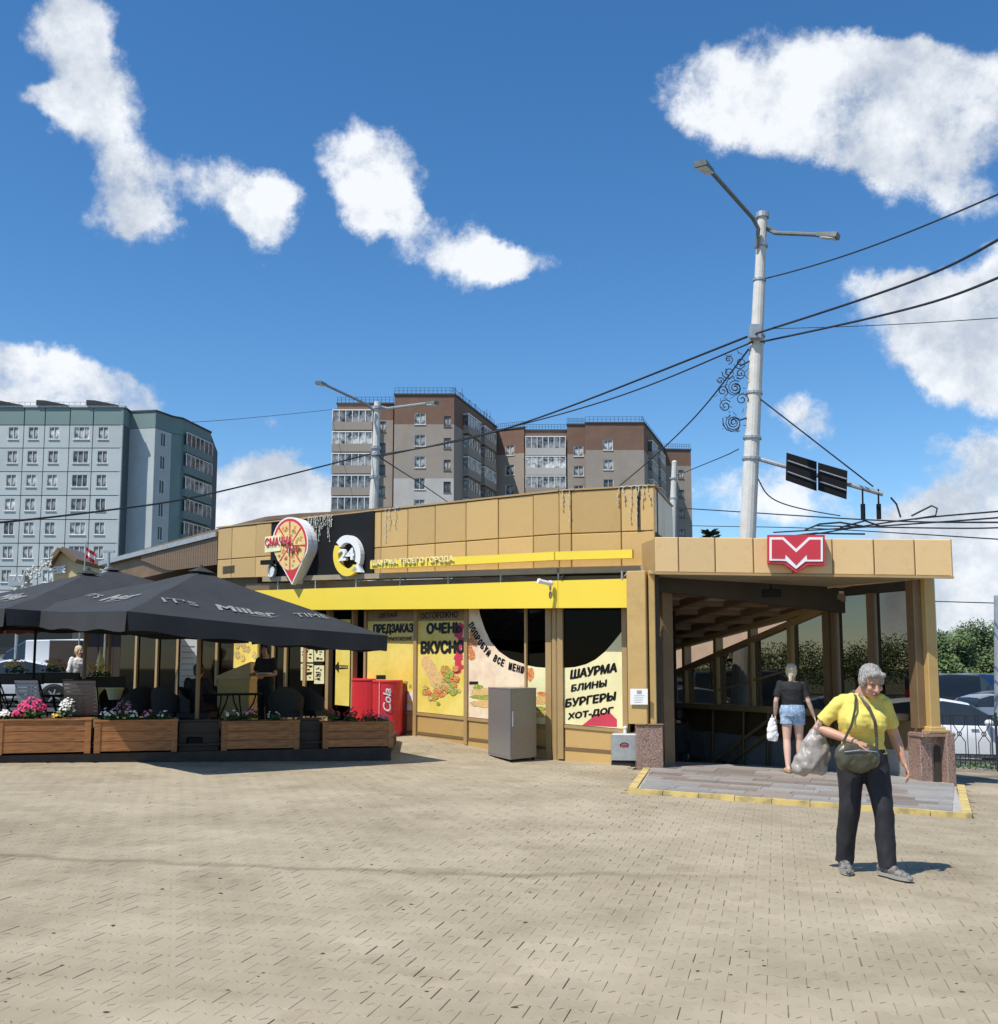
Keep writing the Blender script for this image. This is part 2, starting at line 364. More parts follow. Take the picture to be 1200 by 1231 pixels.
for k, c in (('fpink',(0.62,0.03,0.14)),('fwhite',(0.80,0.78,0.72)),('fred',(0.45,0.02,0.03)),('fyellow',(0.75,0.48,0.06)),('flilac',(0.55,0.25,0.35))):
    M[k] = mat('petal_'+k[1:], c, 0.6, 0, 0.2, 30)
M['carw'] = mat('white_car_paint', (0.74,0.75,0.76), 0.22, 0, 0.02)
M['card'] = mat('dark_car_paint', (0.02,0.024,0.03), 0.2, 0.2, 0.05)
M['carb'] = mat('blue_car_paint', (0.02,0.05,0.13), 0.2, 0.2, 0.05)
M['cars'] = mat('silver_car_paint', (0.40,0.41,0.42), 0.25, 0.5, 0.05)
M['rubber'] = mat('tyre_rubber', (0.02,0.02,0.02), 0.85)
M['alloy'] = mat('alloy_rim', (0.55,0.56,0.57), 0.3, 0.9)
M['lamp'] = mat('lamp_lens', (0.70,0.72,0.72), 0.15)
M['lampr'] = mat('tail_lens', (0.35,0.01,0.01), 0.2)
# people
M['skin'] = mat('skin', (0.50,0.255,0.165), 0.5, 0, 0.08, 9, c2=(0.56,0.31,0.21))
M['skinp'] = mat('pale_skin', (0.62,0.40,0.30), 0.5, 0, 0.06, 9)
M['greyhair'] = mat('grey_hair', (0.17,0.16,0.145), 0.55, 0, 0.5, 16, stretch=(9,9,1.2), c2=(0.36,0.34,0.31), bump=0.5, bscale=40)
M['blondhair'] = mat('blond_hair', (0.50,0.37,0.20), 0.5, 0, 0.4, 16, stretch=(9,9,1.5), c2=(0.74,0.62,0.42), bump=0.4, bscale=40)
M['darkhair'] = mat('dark_hair', (0.02,0.016,0.012), 0.5)
M['tyellow'] = mat('yellow_knit', (0.74,0.60,0.13), 0.8, 0, 0.06, 6, bump=0.25, bscale=120)
M['trousers'] = mat('charcoal_trousers', (0.015,0.015,0.019), 0.75, 0, 0.15, 6, bump=0.1, bscale=30)
M['tblack'] = mat('black_cloth', (0.012,0.012,0.013), 0.8, 0, 0.2, 6)
M['denim'] = mat('faded_denim', (0.20,0.30,0.44), 0.85, 0, 0.25, 22, c2=(0.33,0.44,0.57))
M['bag'] = mat('olive_leather', (0.075,0.07,0.045), 0.35, 0, 0.2, 8, bump=0.15, bscale=20)
M['sack'] = mat('grey_plastic_sack', (0.33,0.295,0.265), 0.4, 0, 0.12, 7, bump=0.6, bscale=13)
M['shoe'] = mat('grey_trainer', (0.075,0.068,0.058), 0.7, 0, 0.5, 28, c2=(0.19,0.18,0.16))
M['sole'] = mat('trainer_sole', (0.30,0.29,0.26), 0.7)
M['eye'] = mat('eye', (0.03,0.02,0.015), 0.2); M['lip'] = mat('lips', (0.34,0.10,0.08), 0.5)

# ------------------------------------------------------------------ text
_tx = {}
def text_raw(body, bold=0.0, extrude=0.0):
    k = (body, bold, extrude)
    if k in _tx: return _tx[k]
    c = bpy.data.curves.new('t', 'FONT'); c.body = body; c.size = 1; c.offset = bold; c.extrude = extrude; c.resolution_u = 3
    o = bpy.data.objects.new('t', c); col.objects.link(o)
    dg = bpy.context.evaluated_depsgraph_get(); me = bpy.data.meshes.new_from_object(o.evaluated_get(dg))
    vs = [v.co.copy() for v in me.vertices]; fs = [tuple(p.vertices) for p in me.polygons]
    bpy.data.objects.remove(o); bpy.data.curves.remove(c); bpy.data.meshes.remove(me)
    _tx[k] = (vs, fs); return _tx[k]
def text_into(mb, body, x0, y0, w, h, fn, bold=0.0, extrude=0.0, mi=None, shear=0.0, rot=0.0):
    vs, fs = text_raw(body, 0.0, extrude)
    if not vs: return
    xs = [v.x for v in vs]; ys = [v.y for v in vs]; mx0, mx1, my0, my1 = min(xs), max(xs), min(ys), max(ys)
    cx, cy = x0+w/2, y0+h/2; cs, sn = math.cos(rot), math.sin(rot); out = []
    e = bold*h*1.5; n = 0
    for (ox, oy) in (((0,0),) if e <= 0 else ((0,0),(-e,0),(e,0),(0,e*.7),(0,-e*.7),(e*.7,e*.5),(-e*.7,-e*.5))):
        out = []
        for v in vs:
            a = ox + (v.x-mx0)/(mx1-mx0)*(w-2*e) - w/2 + e; b = oy + (v.y-my0)/max(1e-6, my1-my0)*(h-2*e) - h/2 + e; a += b*shear
            out.append(fn(cx + a*cs - b*sn, cy + a*sn + b*cs, v.z + n*.00025))
        mb.add(out, fs, mi); n += 1

# ------------------------------------------------------------------ facades: s to the right as seen from outside, n outward
class Fac:
    def __init__(s, pl, pr):
        s.o = Vector((pl[0], pl[1])); d = Vector((pr[0], pr[1])) - s.o; s.len = d.length; s.r = d.normalized(); s.n = Vector((s.r.y, -s.r.x))
    def P(s, a, z, n=0.0): p = s.o + s.r*a + s.n*n; return Vector((p.x, p.y, z))
    def px(s, x, y, n=0.0):
        d = ray(x, y); o = s.o + s.n*n
        # CAM.xy + t d.xy = o + a r
        det = d.x*(-s.r.y) - (-s.r.x)*d.y; bx = o.x - CAM.x; by = o.y - CAM.y
        t = (bx*(-s.r.y) - (-s.r.x)*by) / det
        p = Vector((CAM.x + t*d.x, CAM.y + t*d.y)); return ((p - o).dot(s.r), CAM.z + t*d.z)
    def line(s, x0, y0, x1, y1, n=0.0):
        a0, z0 = s.px(x0, y0, n); a1, z1 = s.px(x1, y1, n)
        return lambda a: z0 + (z1-z0)*(a-a0)/(a1-a0)
    def box(s, mb, a0, a1, z0, z1, n0, n1, mi=None):   # n0 back, n1 front
        f0 = z0 if callable(z0) else (lambda a: z0); f1 = z1 if callable(z1) else (lambda a: z1)
        mb.hexa([s.P(a0,f0(a0),n1), s.P(a1,f0(a1),n1), s.P(a1,f0(a1),n0), s.P(a0,f0(a0),n0),
                 s.P(a0,f1(a0),n1), s.P(a1,f1(a1),n1), s.P(a1,f1(a1),n0), s.P(a0,f1(a0),n0)], mi)
    def poly(s, mb, pts, n, mi=None, th=0.002):        # pts (a,z)
        k = len(pts)
        mb.add([s.P(a, z, n) for a, z in pts] + [s.P(a, z, n-th) for a, z in pts],
               [tuple(range(k)), tuple(reversed(range(k, 2*k)))] + [(i, k+i, k+(i+1) % k, (i+1) % k) for i in range(k)], mi)
    def pxs(s, pts, n=0.0): return [s.px(x, y, n) for x, y in pts]
    def M(s, a, z, n=0.0):
        p = s.P(a, z, n); r = s.r; nn = s.n
        return Matrix(((r.x, -nn.x, 0, p.x), (r.y, -nn.y, 0, p.y), (0, 0, 1, p.z), (0, 0, 0, 1)))
def place(name, me, fac, a, z, n, parent, **k):
    o = bpy.data.objects.new(name, me); col.objects.link(o); o.matrix_basis = fac.M(a, z, n)
    if parent is not None: o.parent = parent; o.matrix_parent_inverse = Wm(parent).inverted()
    return tag(o, **k)
# ------------------------------------------------------------------ ground
def G(x, y):
    a = sst(3, 14, y)
    xx = max(-14, min(16, x))
    z = (-0.036*(xx-2) if xx > 2 else -0.020*(xx-2)) * a
    z += 0.22*sst(17.8, 21.8, y)*sst(1.2, -1.5, x)
    z -= 0.022*max(0, min(12, y-18))*sst(4.5, 7.5, x)
    return z
def gpt(px, py, dz=0.0):          # point of the ground under a pixel
    d = ray(px, py); t = 0.5
    lo, hi = 0.5, 400.0
    for _ in range(60):
        t = (lo+hi)/2; p = CAM + d*t
        if p.z - G(p.x, p.y) - dz > 0: lo = t
        else: hi = t
    return CAM + d*t

C0 = Vector((1.05, 18.5)); AL = C0 + Vector((-0.741, 0.671))*22; FD = Vector((2.62, 17.75))
A = Fac(AL, C0)                     # long shop front, s from left to right, ends at the corner
Fr = Fac(C0, FD)                    # short shop front beside the entrance
sC = A.len
dE = Vector((-0.398, 0.917)); rE = Vector((0.917, 0.398))
PA = Vector((2.42, 17.45)); PB = Vector((6.72, 16.75))      # entrance posts
WB = Vector((6.75, 17.0))                                    # far wall starts here, runs along dE
ENTR = [(2.2,17.2),(6.9,16.6),(7.2,17.2),(3.4,26.2),(-1.2,27.5),(-1.0,24.5)]

def sheet(xs, ys, dz, skip=None, keep=None):
    mb = MB(); nx = len(xs)
    for y in ys:
        for x in xs: mb.v.append(Vector((x, y, G(x, y)+dz)))
    for j in range(len(ys)-1):
        for i in range(nx-1):
            cx = (xs[i]+xs[i+1])/2; cy = (ys[j]+ys[j+1])/2
            if skip and inpoly(cx, cy, skip): continue
            if keep and not inpoly(cx, cy, keep): continue
            mb.f.append([j*nx+i, j*nx+i+1, (j+1)*nx+i+1, (j+1)*nx+i]); mb.m.append(0)
    return mb
def rng(a, b, st): return [a + (b-a)*i/max(1, round((b-a)/st)) for i in range(round((b-a)/st)+1)]
def terr(coords): return sorted(coords)
xs = [-1500,-700,-300,-120,-60,-40,-28,-20] + rng(-14, 16, 0.5) + [20,28,40,60,120,300,700,1500]
ys = [-400,-100,-40,-15,-8,-3] + rng(0, 30, 0.5) + [34,40,50,70,100,160,300,700,1500,3500]
HOLE = [(2.6,19.0),(6.2,17.6),(5.9,18.6),(3.0,25.6),(-0.6,25.6)]
M['mortar'] = mat('sandy_joint_fill', (0.15,0.125,0.085), 0.95, 0, 0.3, 1.3, c2=(0.30,0.25,0.175), bump=0.5, bscale=90, dirt=0.3, dscale=0.8, coord='Object')
gs = build('ground', sheet(xs, ys, -0.16, skip=HOLE), M['earth'], kind='structure')

plaza = empty('plaza', (0, 6, 0)); plaza['kind'] = 'structure'
pmb = sheet(rng(-16, 12, 0.5), rng(0.5, 22.5, 0.5), -0.007, skip=ENTR)
# side skirts
build('joint_sand', pmb, M['mortar'], plaza)
# pavers: interlocking I-shaped blocks
def paver_mat():
    m = mat('sandstone_paver', (0.372,0.308,0.205), 0.9, 0, 0.09, 1.1, c2=(0.405,0.34,0.235), bump=0.35, bscale=140, attr='tone', rnd=0.045, dirt=0.0, detail=10)
    t = m.node_tree; b = t.nodes['Principled BSDF']; src = b.inputs['Base Color'].links[0].from_socket
    g = t.nodes.new('ShaderNodeNewGeometry')
    def nz(sc, det, lo, hi, strg, colr, stretch=None):
        global_vec = g.outputs['Position']
        nonlocal src
        if stretch:
            mp = t.nodes.new('ShaderNodeMapping'); mp.inputs['Scale'].default_value = stretch; t.links.new(global_vec, mp.inputs[0]); global_vec = mp.outputs[0]
        q = t.nodes.new('ShaderNodeTexNoise'); t.links.new(global_vec, q.inputs['Vector']); q.inputs['Scale'].default_value = sc; q.inputs['Detail'].default_value = det; q.inputs['Roughness'].default_value = 0.65
        r = t.nodes.new('ShaderNodeMapRange'); t.links.new(q.outputs[0], r.inputs[0]); r.inputs[1].default_value = lo; r.inputs[2].default_value = hi; r.inputs[4].default_value = strg
        mm = t.nodes.new('ShaderNodeMixRGB'); mm.blend_type = 'MULTIPLY'; t.links.new(r.outputs[0], mm.inputs[0]); t.links.new(src, mm.inputs[1]); mm.inputs[2].default_value = (*colr, 1); src = mm.outputs[0]
    nz(0.35, 8, 0.46, 0.68, 0.8, (0.72,0.70,0.66))
    nz(1.6, 10, 0.54, 0.70, 0.65, (0.70,0.66,0.60))
    nz(9.0, 4, 0.66, 0.74, 0.55, (0.45,0.42,0.38))
    # one faint drag mark across the paving, as in the photograph
    sp_ = t.nodes.new('ShaderNodeSeparateXYZ'); t.links.new(g.outputs['Position'], sp_.inputs[0])
    q = t.nodes.new('ShaderNodeTexNoise'); t.links.new(g.outputs['Position'], q.inputs['Vector']); q.inputs['Scale'].default_value = 1.1; q.inputs['Detail'].default_value = 6
    def mth(op, a, b_=None, cl=False):
        n = t.nodes.new('ShaderNodeMath'); n.operation = op; n.use_clamp = cl
        for i, v in enumerate((a, b_)):
            if v is None: continue
            if isinstance(v, (int, float)): n.inputs[i].default_value = v
            else: t.links.new(v, n.inputs[i])
        return n.outputs[0]
    yy = mth('ADD', sp_.outputs[1], mth('MULTIPLY', q.outputs[0], 0.9))
    yy = mth('SUBTRACT', yy, mth('ADD', mth('MULTIPLY', sp_.outputs[0], -0.09), 9.05))
    band = mth('SUBTRACT', 1.0, mth('DIVIDE', mth('ABSOLUTE', yy), 0.13), True)
    band = mth('MULTIPLY', band, mth('MULTIPLY', mth('SUBTRACT', 3.0, sp_.outputs[0]), 0.35, True))
    mm = t.nodes.new('ShaderNodeMixRGB'); mm.blend_type = 'MULTIPLY'; t.links.new(mth('MULTIPLY', band, 0.7), mm.inputs[0]); t.links.new(src, mm.inputs[1]); mm.inputs[2].default_value = (0.55,0.52,0.48,1); src = mm.outputs[0]
    t.links.new(src, b.inputs['Base Color']); return m
M['paver'] = paver_mat()
sa, sb_ = gpt(755,949,.05), gpt(1169,979,.05)
SA = (sa.x, sa.y); SB = (sb_.x, sb_.y); print('slab', SA, SB)
SLAB = [SA, SB, (6.95,16.2),(2.35,17.35)]
SHOPP = [(-9, 27.5)] + [tuple(A.P(a, 0, -0.38).xy) for a in (0, sC)] + [(FD.x-0.1, FD.y+0.35), (2.4, 18.5), (2.3, 27)]
def pvout():
    th = R(-14.5); e1 = Vector((math.cos(th), math.sin(th))); e2 = Vector((-math.sin(th), math.cos(th)))
    p = 0.2; q = 0.165; a_ = 0.016; g = 0.0004
    org = Vector((0.03, 0.07)); cells = []
    rnd = random.Random(3)
    for j in range(-30, 170):
        off = (p/2 if j % 2 else 0); s_ = 1 if j % 2 == 0 else -1
        for i in range(-95, 110):
            c = org + e1*(i*p+off+p/2) + e2*((j+.5)*q)
            if not (2.6 < c.y < 21.5): continue
            if abs(c.x) > 0.50*c.y + 1.2 or c.x > 8.2: continue
            if c.y > 17.3 and c.x > 2.2: continue
            if inpoly(c.x, c.y, SLAB_IN) or inpoly(c.x, c.y, SHOPP_IN) or inpoly(c.x, c.y, DECK_IN): continue
            cells.append((c.y + abs(c.x)*0.15, c, i, j, off))
    cells.sort(key=lambda t: t[0])
    def piece(c, j, r):
        # trapezoid waist: thick at both ends, narrow in the middle
        gx = g + (r.random()**2*0.0055 if r.random() < .5 else 0); gy = g + (r.random()**2*.003 if r.random() < .3 else 0)
        X = [-p/2+gx, -p/2+0.030, -p/2+0.062, p/2-0.062, p/2-0.030, p/2-gx]
        H = [a_, a_, -a_, -a_, a_, a_]
        top = [(x, q/2+h-gy) for x, h in zip(X, H)]; bot = [(x, -q/2-h+gy) for x, h in zip(X, H)]
        out = bot + top[::-1]; k = len(out)
        tz = r.gauss(0, 0.0005); tx = r.gauss(0, 0.004); ty = r.gauss(0, 0.004); rz = r.gauss(0, 0.006)
        def w(x, y, dz, ins):
            x2 = x*(1-ins/(p/2)); y2 = y*(1-ins/(q/2)); x3 = x2 - y2*rz; y3 = y2 + x2*rz
            P = c + e1*x3 + e2*y3; return Vector((P.x, P.y, G(P.x, P.y) + dz + tz + x2*tx + y2*ty))
        b = 0.0018
        vs = [w(x, y, -0.012, 0) for x, y in out] + [w(x, y, -b, 0) for x, y in out] + [w(x, y, 0, b*1.2) for x, y in out]
        fs = [tuple(range(2*k, 3*k))]
        for a in range(k):
            n = (a+1) % k; fs.append((a, n, k+n, k+a)); fs.append((k+a, k+n, 2*k+n, 2*k+a))
        return vs, fs
    def settone(me, tones):
        at_ = me.attributes.new('tone', 'FLOAT', 'FACE'); at_.data.foreach_set('value', tones)
    r = random.Random(11)
    big = MB(); tones = []
    for n, (_, c, i, j, off) in enumerate(cells):
        vs, fs = piece(c, j, r); tone = r.random()
        if r.random() < 0.04: tone = r.random()*2.6-1.4
        if n < 300:
            mb = MB(); mb.add(vs, fs); o = build('paving_stone', mb, M['paver'], plaza); settone(o.data, [tone]*len(fs))
        else:
            big.add(vs, fs); tones += [tone]*len(fs)
    o = build('paving_stones', big, M['paver'], plaza, kind='stuff'); settone(o.data, tones)
    print('pavers', len(cells))
SLAB_IN = SLAB; SHOPP_IN = SHOPP
DECKP = [(-12.0,15.75),(-7.7,16.35),(-1.80,18.15),(-2.6,20.9),(-6.5,24.5),(-14,30)]
DECK_IN = DECKP
pvout()
# scattered grit, cigarette ends and small dark stains on the paving
mb = MB(); r = random.Random(5)
for k in range(170):
    y = 3.6 + 13*r.random()**1.3; x = (r.random()-.5)*0.98*y
    if inpoly(x, y, SLAB) or inpoly(x, y, DECKP): continue
    s_ = r.uniform(0.005, 0.014); z = G(x, y)+0.002
    an = r.random()*6.28; n = r.randint(5, 8)
    pts = [(x+math.cos(an+6.28*i/n)*s_*r.uniform(.7,1.9), y+math.sin(an+6.28*i/n)*s_*r.uniform(.6,1.2)) for i in range(n)]
    mb.add([(a, b, z) for a, b in pts] + [(x, y, z+s_*0.45)], [(i, (i+1) % n, n) for i in range(n)])
M['grit'] = mat('dark_litter_specks', (0.06,0.045,0.035), 0.9)
build('litter_specks', mb, M['grit'], kind='stuff', label='dark specks of grit and litter strewn over the paving')

# ------------------------------------------------------------------ entrance slab
slab = empty('entrance_platform', (4.1, 15, 0)); slab['kind'] = 'structure'
SZ = 0.075
def sz(x, y): return G(x, y) + SZ - 0.02
mb = MB(); inner = [(SA[0]+.04,SA[1]+.04),(SB[0]-.05,SB[1]+.05),(7.02,16.75),(6.3,17.6),(2.75,18.3),(2.35,17.35)]
mb.prism(inner[:], lambda x, y: G(x, y)-0.14, lambda x, y: sz(x, y)-0.012)
build('slab_bed', mb, M['kerb'], slab)
# yellow kerb round the slab: separate kerb stones
def kerbrun(p0, p1, n, w=0.105):
    p0 = Vector(p0); p1 = Vector(p1); d = (p1-p0)/n; nn = Vector((d.y, -d.x)).normalized()
    for k in range(n):
        a = p0 + d*k + d.normalized()*0.004; b = p0 + d*(k+1) - d.normalized()*0.004
        q = [a, b, b - nn*w, a - nn*w]
        mb = MB(); j = random.uniform(-.004, .004)
        lo = [Vector((v.x, v.y, G(v.x, v.y)-0.1)) for v in q]; hi = [Vector((v.x, v.y, sz(v.x, v.y)+0.006+j)) for v in q]
        mb.hexa(lo+hi); build('kerb_stone', mb, M['kerby'], slab)
kerbrun(SA, SB, 9)
kerbrun(SB, (6.98,16.25), 6)
kerbrun((2.30,17.2), SA, 4)
# tiles
fdir = (Vector(SB)-Vector(SA)).normalized(); bdir = Vector((-fdir.y, fdir.x))
base = Vector(SA); r = random.Random(2)
core = [(SA[0]+.17,SA[1]+.12),(SB[0]-.14,SB[1]+.22),(6.83,16.25),(6.2,17.5),(2.8,18.2),(2.45,17.3)]
for j in range(0, 20):
    x = -1.5 - r.random()*.4
    while x < 7.5:
        wd = r.choice((0.45,0.6,0.6,0.75)); hh = 0.36
        q = [base + fdir*(x+.004) + bdir*(j*hh+.004-1.0), base + fdir*(x+wd-.004) + bdir*(j*hh+.004-1.0), base + fdir*(x+wd-.004) + bdir*((j+1)*hh-.004-1.0), base + fdir*(x+.004) + bdir*((j+1)*hh-.004-1.0)]
        ins = [inpoly(v.x, v.y, core) for v in q]
        x += wd
        if not any(ins): continue
        if not all(ins):   # clip to the core polygon
            bm = bmesh.new(); bm.faces.new([bm.verts.new((v.x, v.y, 0)) for v in q])
            for a in range(len(core)):
                p0 = Vector(core[a]); p1 = Vector(core[(a+1) % len(core)]); nn = Vector((p1.y-p0.y, -(p1.x-p0.x)))
                bmesh.ops.bisect_plane(bm, geom=bm.verts[:]+bm.edges[:]+bm.faces[:], plane_co=(p0.x, p0.y, 0), plane_no=(nn.x, nn.y, 0), clear_outer=True)
            if not bm.faces: bm.free(); continue
            pts = [Vector((v.co.x, v.co.y)) for v in bm.faces[:][0].verts]; bm.free()
            if len(pts) < 3: continue
        else: pts = q
        ar = sum(pts[i].x*pts[(i+1) % len(pts)].y - pts[(i+1) % len(pts)].x*pts[i].y for i in range(len(pts)))
        if ar < 0: pts = pts[::-1]
        if abs(ar) < 0.02: continue
        mb = MB(); j_ = r.uniform(-.0015, .0015); cx = sum(v.x for v in pts)/len(pts)
        mb.prism([(v.x, v.y) for v in pts], lambda a, b: sz(a, b)-0.02, lambda a, b: sz(a, b)+j_)
        edge = min(abs((Vector((pts[0].x, pts[0].y))-Vector(core[k])).length) for k in range(2)) < 0.9 or (cx > 5.4)
        build('floor_tile', mb, M['tileg'] if (edge or r.random() < .22) else M['tile'], slab)
# strip of walk between entrance and road, seen past the right pillar
mb = MB(); mb.prism([(7.25,16.0),(9.6,15.0),(13,19.6),(7.6,22.5)], lambda x, y: G(x, y)-.12, lambda x, y: G(x, y)-0.004)
build('side_pavement', mb, M['kerb'], kind='structure')
# ------------------------------------------------------------------ roads
def roadsheet(poly, name, m, dz, st=1.0):
    x0 = min(p[0] for p in poly); x1 = max(p[0] for p in poly); y0 = min(p[1] for p in poly); y1 = max(p[1] for p in poly)
    bm = bmesh.new(); nx = max(1, int((x1-x0)/st)); ny = max(1, int((y1-y0)/st))
    vv = [[bm.verts.new((x0+(x1-x0)*i/nx, y0+(y1-y0)*j/ny, 0)) for i in range(nx+1)] for j in range(ny+1)]
    for j in range(ny):
        for i in range(nx): bm.faces.new((vv[j][i], vv[j][i+1], vv[j+1][i+1], vv[j+1][i]))
    for a in range(len(poly)):
        p0 = poly[a]; p1 = poly[(a+1) % len(poly)]
        bmesh.ops.bisect_plane(bm, geom=bm.verts[:]+bm.edges[:]+bm.faces[:], plane_co=(p0[0], p0[1], 0), plane_no=(p1[1]-p0[1], -(p1[0]-p0[0]), 0), clear_outer=True)
    mb = MB(); bm.verts.index_update()
    mb.v = [Vector((v.co.x, v.co.y, G(v.co.x, v.co.y)+dz)) for v in bm.verts]; mb.f = [[v.index for v in f.verts] for f in bm.faces]; mb.m = [0]*len(mb.f); bm.free()
    return build(name, mb, m, kind='structure')
roadsheet([(8.2,22.0),(80,10),(120,60),(60,90),(-4,75),(3.5,30)], 'road', M['asphalt'], -0.10, 2.0)
roadsheet([(-60,31),(-12,30),(-14,75),(-90,75)], 'car_park', M['asphalt'], -0.10, 2.0)
# kerb of the road
pts = [(7.9,22.3),(14,21.2),(24,19.4),(40,16.8)]
kb = empty('road_kerb', (10, 22, -.3)); kb['kind'] = 'structure'
for (a, b) in zip(pts[:-1], pts[1:]):
    n = max(2, int(math.dist(a, b)/1.0)); a = Vector(a); b = Vector(b); d = (b-a)/n; nn = Vector((-d.y, d.x)).normalized()*0.15
    for k in range(n):
        p = a+d*k; q = a+d*(k+.99); mb = MB(); qq = [p, q, q+nn, p+nn]
        mb.hexa([Vector((v.x, v.y, G(v.x, v.y)-.2)) for v in qq] + [Vector((v.x, v.y, G(v.x, v.y)+.02)) for v in qq]); build('kerb_stone', mb, M['kerb'], kb)
M['paint'] = mat('road_paint', (0.62,0.62,0.60), 0.8, 0, 0.15, 6)
for k in range(7):
    roadsheet([(10+k*5, 27.5-k*.7), (12.6+k*5, 27.2-k*.7), (12.6+k*5, 27.4-k*.7), (10+k*5, 27.7-k*.7)], 'lane_marking', M['paint'], -0.095, 1.0)

# ------------------------------------------------------------------ shop pavilion
shop = empty('shop_pavilion', (A.P(sC-6, 0, -3).x, A.P(sC-6, 0, -3).y, 0.1), 'low tan-panelled shop pavilion with yellow awning band and poster windows', 'shop building')
zt = A.line(449,615,672,591); zm = A.line(449,659,687,641); zb = A.line(449,690,672,683)
ftl = lambda a: zt(sC) - 0.02*a; fml = lambda a: zm(sC)-.02*a; fbl = lambda a: zb(sC)-.02*a
def panel(fac, a0, a1, z0, z1, parent=shop, m='tan', g=0.007, n=0.0, th=0.03):
    mb = MB()
    f0 = (lambda a: z0(a)+g); f1 = (lambda a: z1(a)-g)
    # slightly chamfered panel
    a0 += g; a1 -= g; b = 0.012
    vs = [fac.P(a0,f0(a0),n-th), fac.P(a1,f0(a1),n-th), fac.P(a1,f1(a1),n-th), fac.P(a0,f1(a0),n-th),
          fac.P(a0,f0(a0),n-b), fac.P(a1,f0(a1),n-b), fac.P(a1,f1(a1),n-b), fac.P(a0,f1(a0),n-b),
          fac.P(a0+b,f0(a0)+b,n), fac.P(a1-b,f0(a1)+b,n), fac.P(a1-b,f1(a1)-b,n), fac.P(a0+b,f1(a0)-b,n)]
    j = random.uniform(-.004, .004); t2 = random.uniform(-.006,.006)
    vs = [v + Vector((fac.n.x, fac.n.y, 0))*(j + (t2 if i % 4 in (1,2) else -t2)*0.6) for i, v in enumerate(vs)]
    mb.add(vs, [(3,2,1,0),(8,9,10,11),(0,1,5,4),(1,2,6,5),(2,3,7,6),(3,0,4,7),(4,5,9,8),(5,6,10,9),(6,7,11,10),(7,4,8,11)])
    return build('fascia_panel', mb, M[m], parent)
xsA = [A.px(x, 640)[0] for x in (262,279,308,326,449,458,490,523,560,599,641,672)]; xsA[-1] = sC
aBlk0, aBlk1 = xsA[3], xsA[4]
for k in range(len(xsA)-1):
    if k == 3: continue
    panel(A, xsA[k], xsA[k+1], zm, zt); panel(A, xsA[k], xsA[k+1], zb, zm)
xsF = [0, Fr.px(687,640)[0], Fr.px(747,640)[0], Fr.len]
for k in range(3):
    panel(Fr, xsF[k], xsF[k+1], fml, ftl); panel(Fr, xsF[k], xsF[k+1], fbl, fml)
# return of the fascia on the right, in shade
RtP = Vector(FD) + Vector((0.62, 1.95)); Rt = Fac(FD, RtP)
for k in range(2):
    panel(Rt, Rt.len*k/2, Rt.len*(k+1)/2, lambda a: fml(Fr.len)-.02, lambda a: ftl(Fr.len)-0.03*a, m='tanl')
# fascia core, coping and roof
mb = MB()
A.box(mb, xsA[0], sC-0.02, lambda a: zb(a)+.02, lambda a: zt(a)-.02, -0.30, -0.035); Fr.box(mb, 0.0, Fr.len-.03, lambda a: fbl(a)+.02, lambda a: ftl(a)-.02, -0.30, -0.035)
Rt.box(mb, 0.03, Rt.len, lambda a: fml(Fr.len), lambda a: ftl(Fr.len)-.03*a-.02, -0.3, -0.035)
build('fascia_core', mb, M['joint'], shop)
mb = MB()
A.box(mb, xsA[0]-.05, sC+.0, lambda a: zt(a)+.004, lambda a: zt(a)+.035, -0.34, 0.02); Fr.box(mb, 0.02, Fr.len+.02, lambda a: ftl(a)+.004, lambda a: ftl(a)+.034, -0.34, 0.022)
Rt.box(mb, 0.03, Rt.len, lambda a: ftl(Fr.len)-.03*a+.004, lambda a: ftl(Fr.len)-.03*a+.034, -.3, .02)
build('coping', mb, M['tand'], shop)
mb = MB()
foot = [A.P(xsA[0],0,-.2), A.P(sC,0,-.2), Fr.P(Fr.len-.1,0,-.2), Rt.P(Rt.len,0,-.2), Vector((1.5,25,0)), Vector((-6.5,32,0))]
mb.prism([(p.x, p.y) for p in foot], 4.05, 4.15)
build('roof_deck', mb, M['galv'], shop)
# ledge under the panels, gap, awning band
mb = MB()
A.box(mb, aBlk0-.2, sC+.0, lambda a: zb(a)-.10, lambda a: zb(a)+.004, -0.30, 0.07); Fr.box(mb, 0.03, Fr.len-.02, lambda a: fbl(a)-.10, lambda a: fbl(a)+.003, -.30, 0.068)
build('ledge', mb, M['ledge'], shop)
yt = A.line(395,707,668,698,.12); yb = A.line(395,733,663,731,.12)
ytF = lambda a: yt(sC)-.01*a; ybF = lambda a: yb(sC)-.02*a
aY0 = A.px(300,700,.12)[0]; aYF = Fr.px(760,715,.12)[0]
mb = MB()
A.box(mb, aY0, sC+.06, yb, yt, 0.02, 0.12); build('awning_band', mb, M['yellow'], shop)
mb = MB(); Fr.box(mb, -.04, aYF, ybF, ytF, 0.02, 0.12); build('awning_band', mb, M['yellow'], shop)
for a in [aY0+1+1.35*k for k in range(8)]:
    mb = MB(); mb.tube([A.P(a, yt(a)-.02, .05), A.P(a, zb(a)-.08, .05)], .018, 6); mb.tube([A.P(a, yt(a)+.0, .05), A.P(a, zb(a)-.11, -.1)], .012, 6); build('awning_bracket', mb, M['galv'], shop)
# dark soffit between band and glazing
mb = MB(); A.box(mb, aY0-.5, sC+.0, lambda a: yb(a)+.05, lambda a: zb(a)-.13, -.62, -.12); Fr.box(mb, .05, Fr.len-.3, lambda a: ybF(a)+.05, lambda a: fbl(a)-.13, -.62, -.12)
build('soffit', mb, M['bronze'], shop)

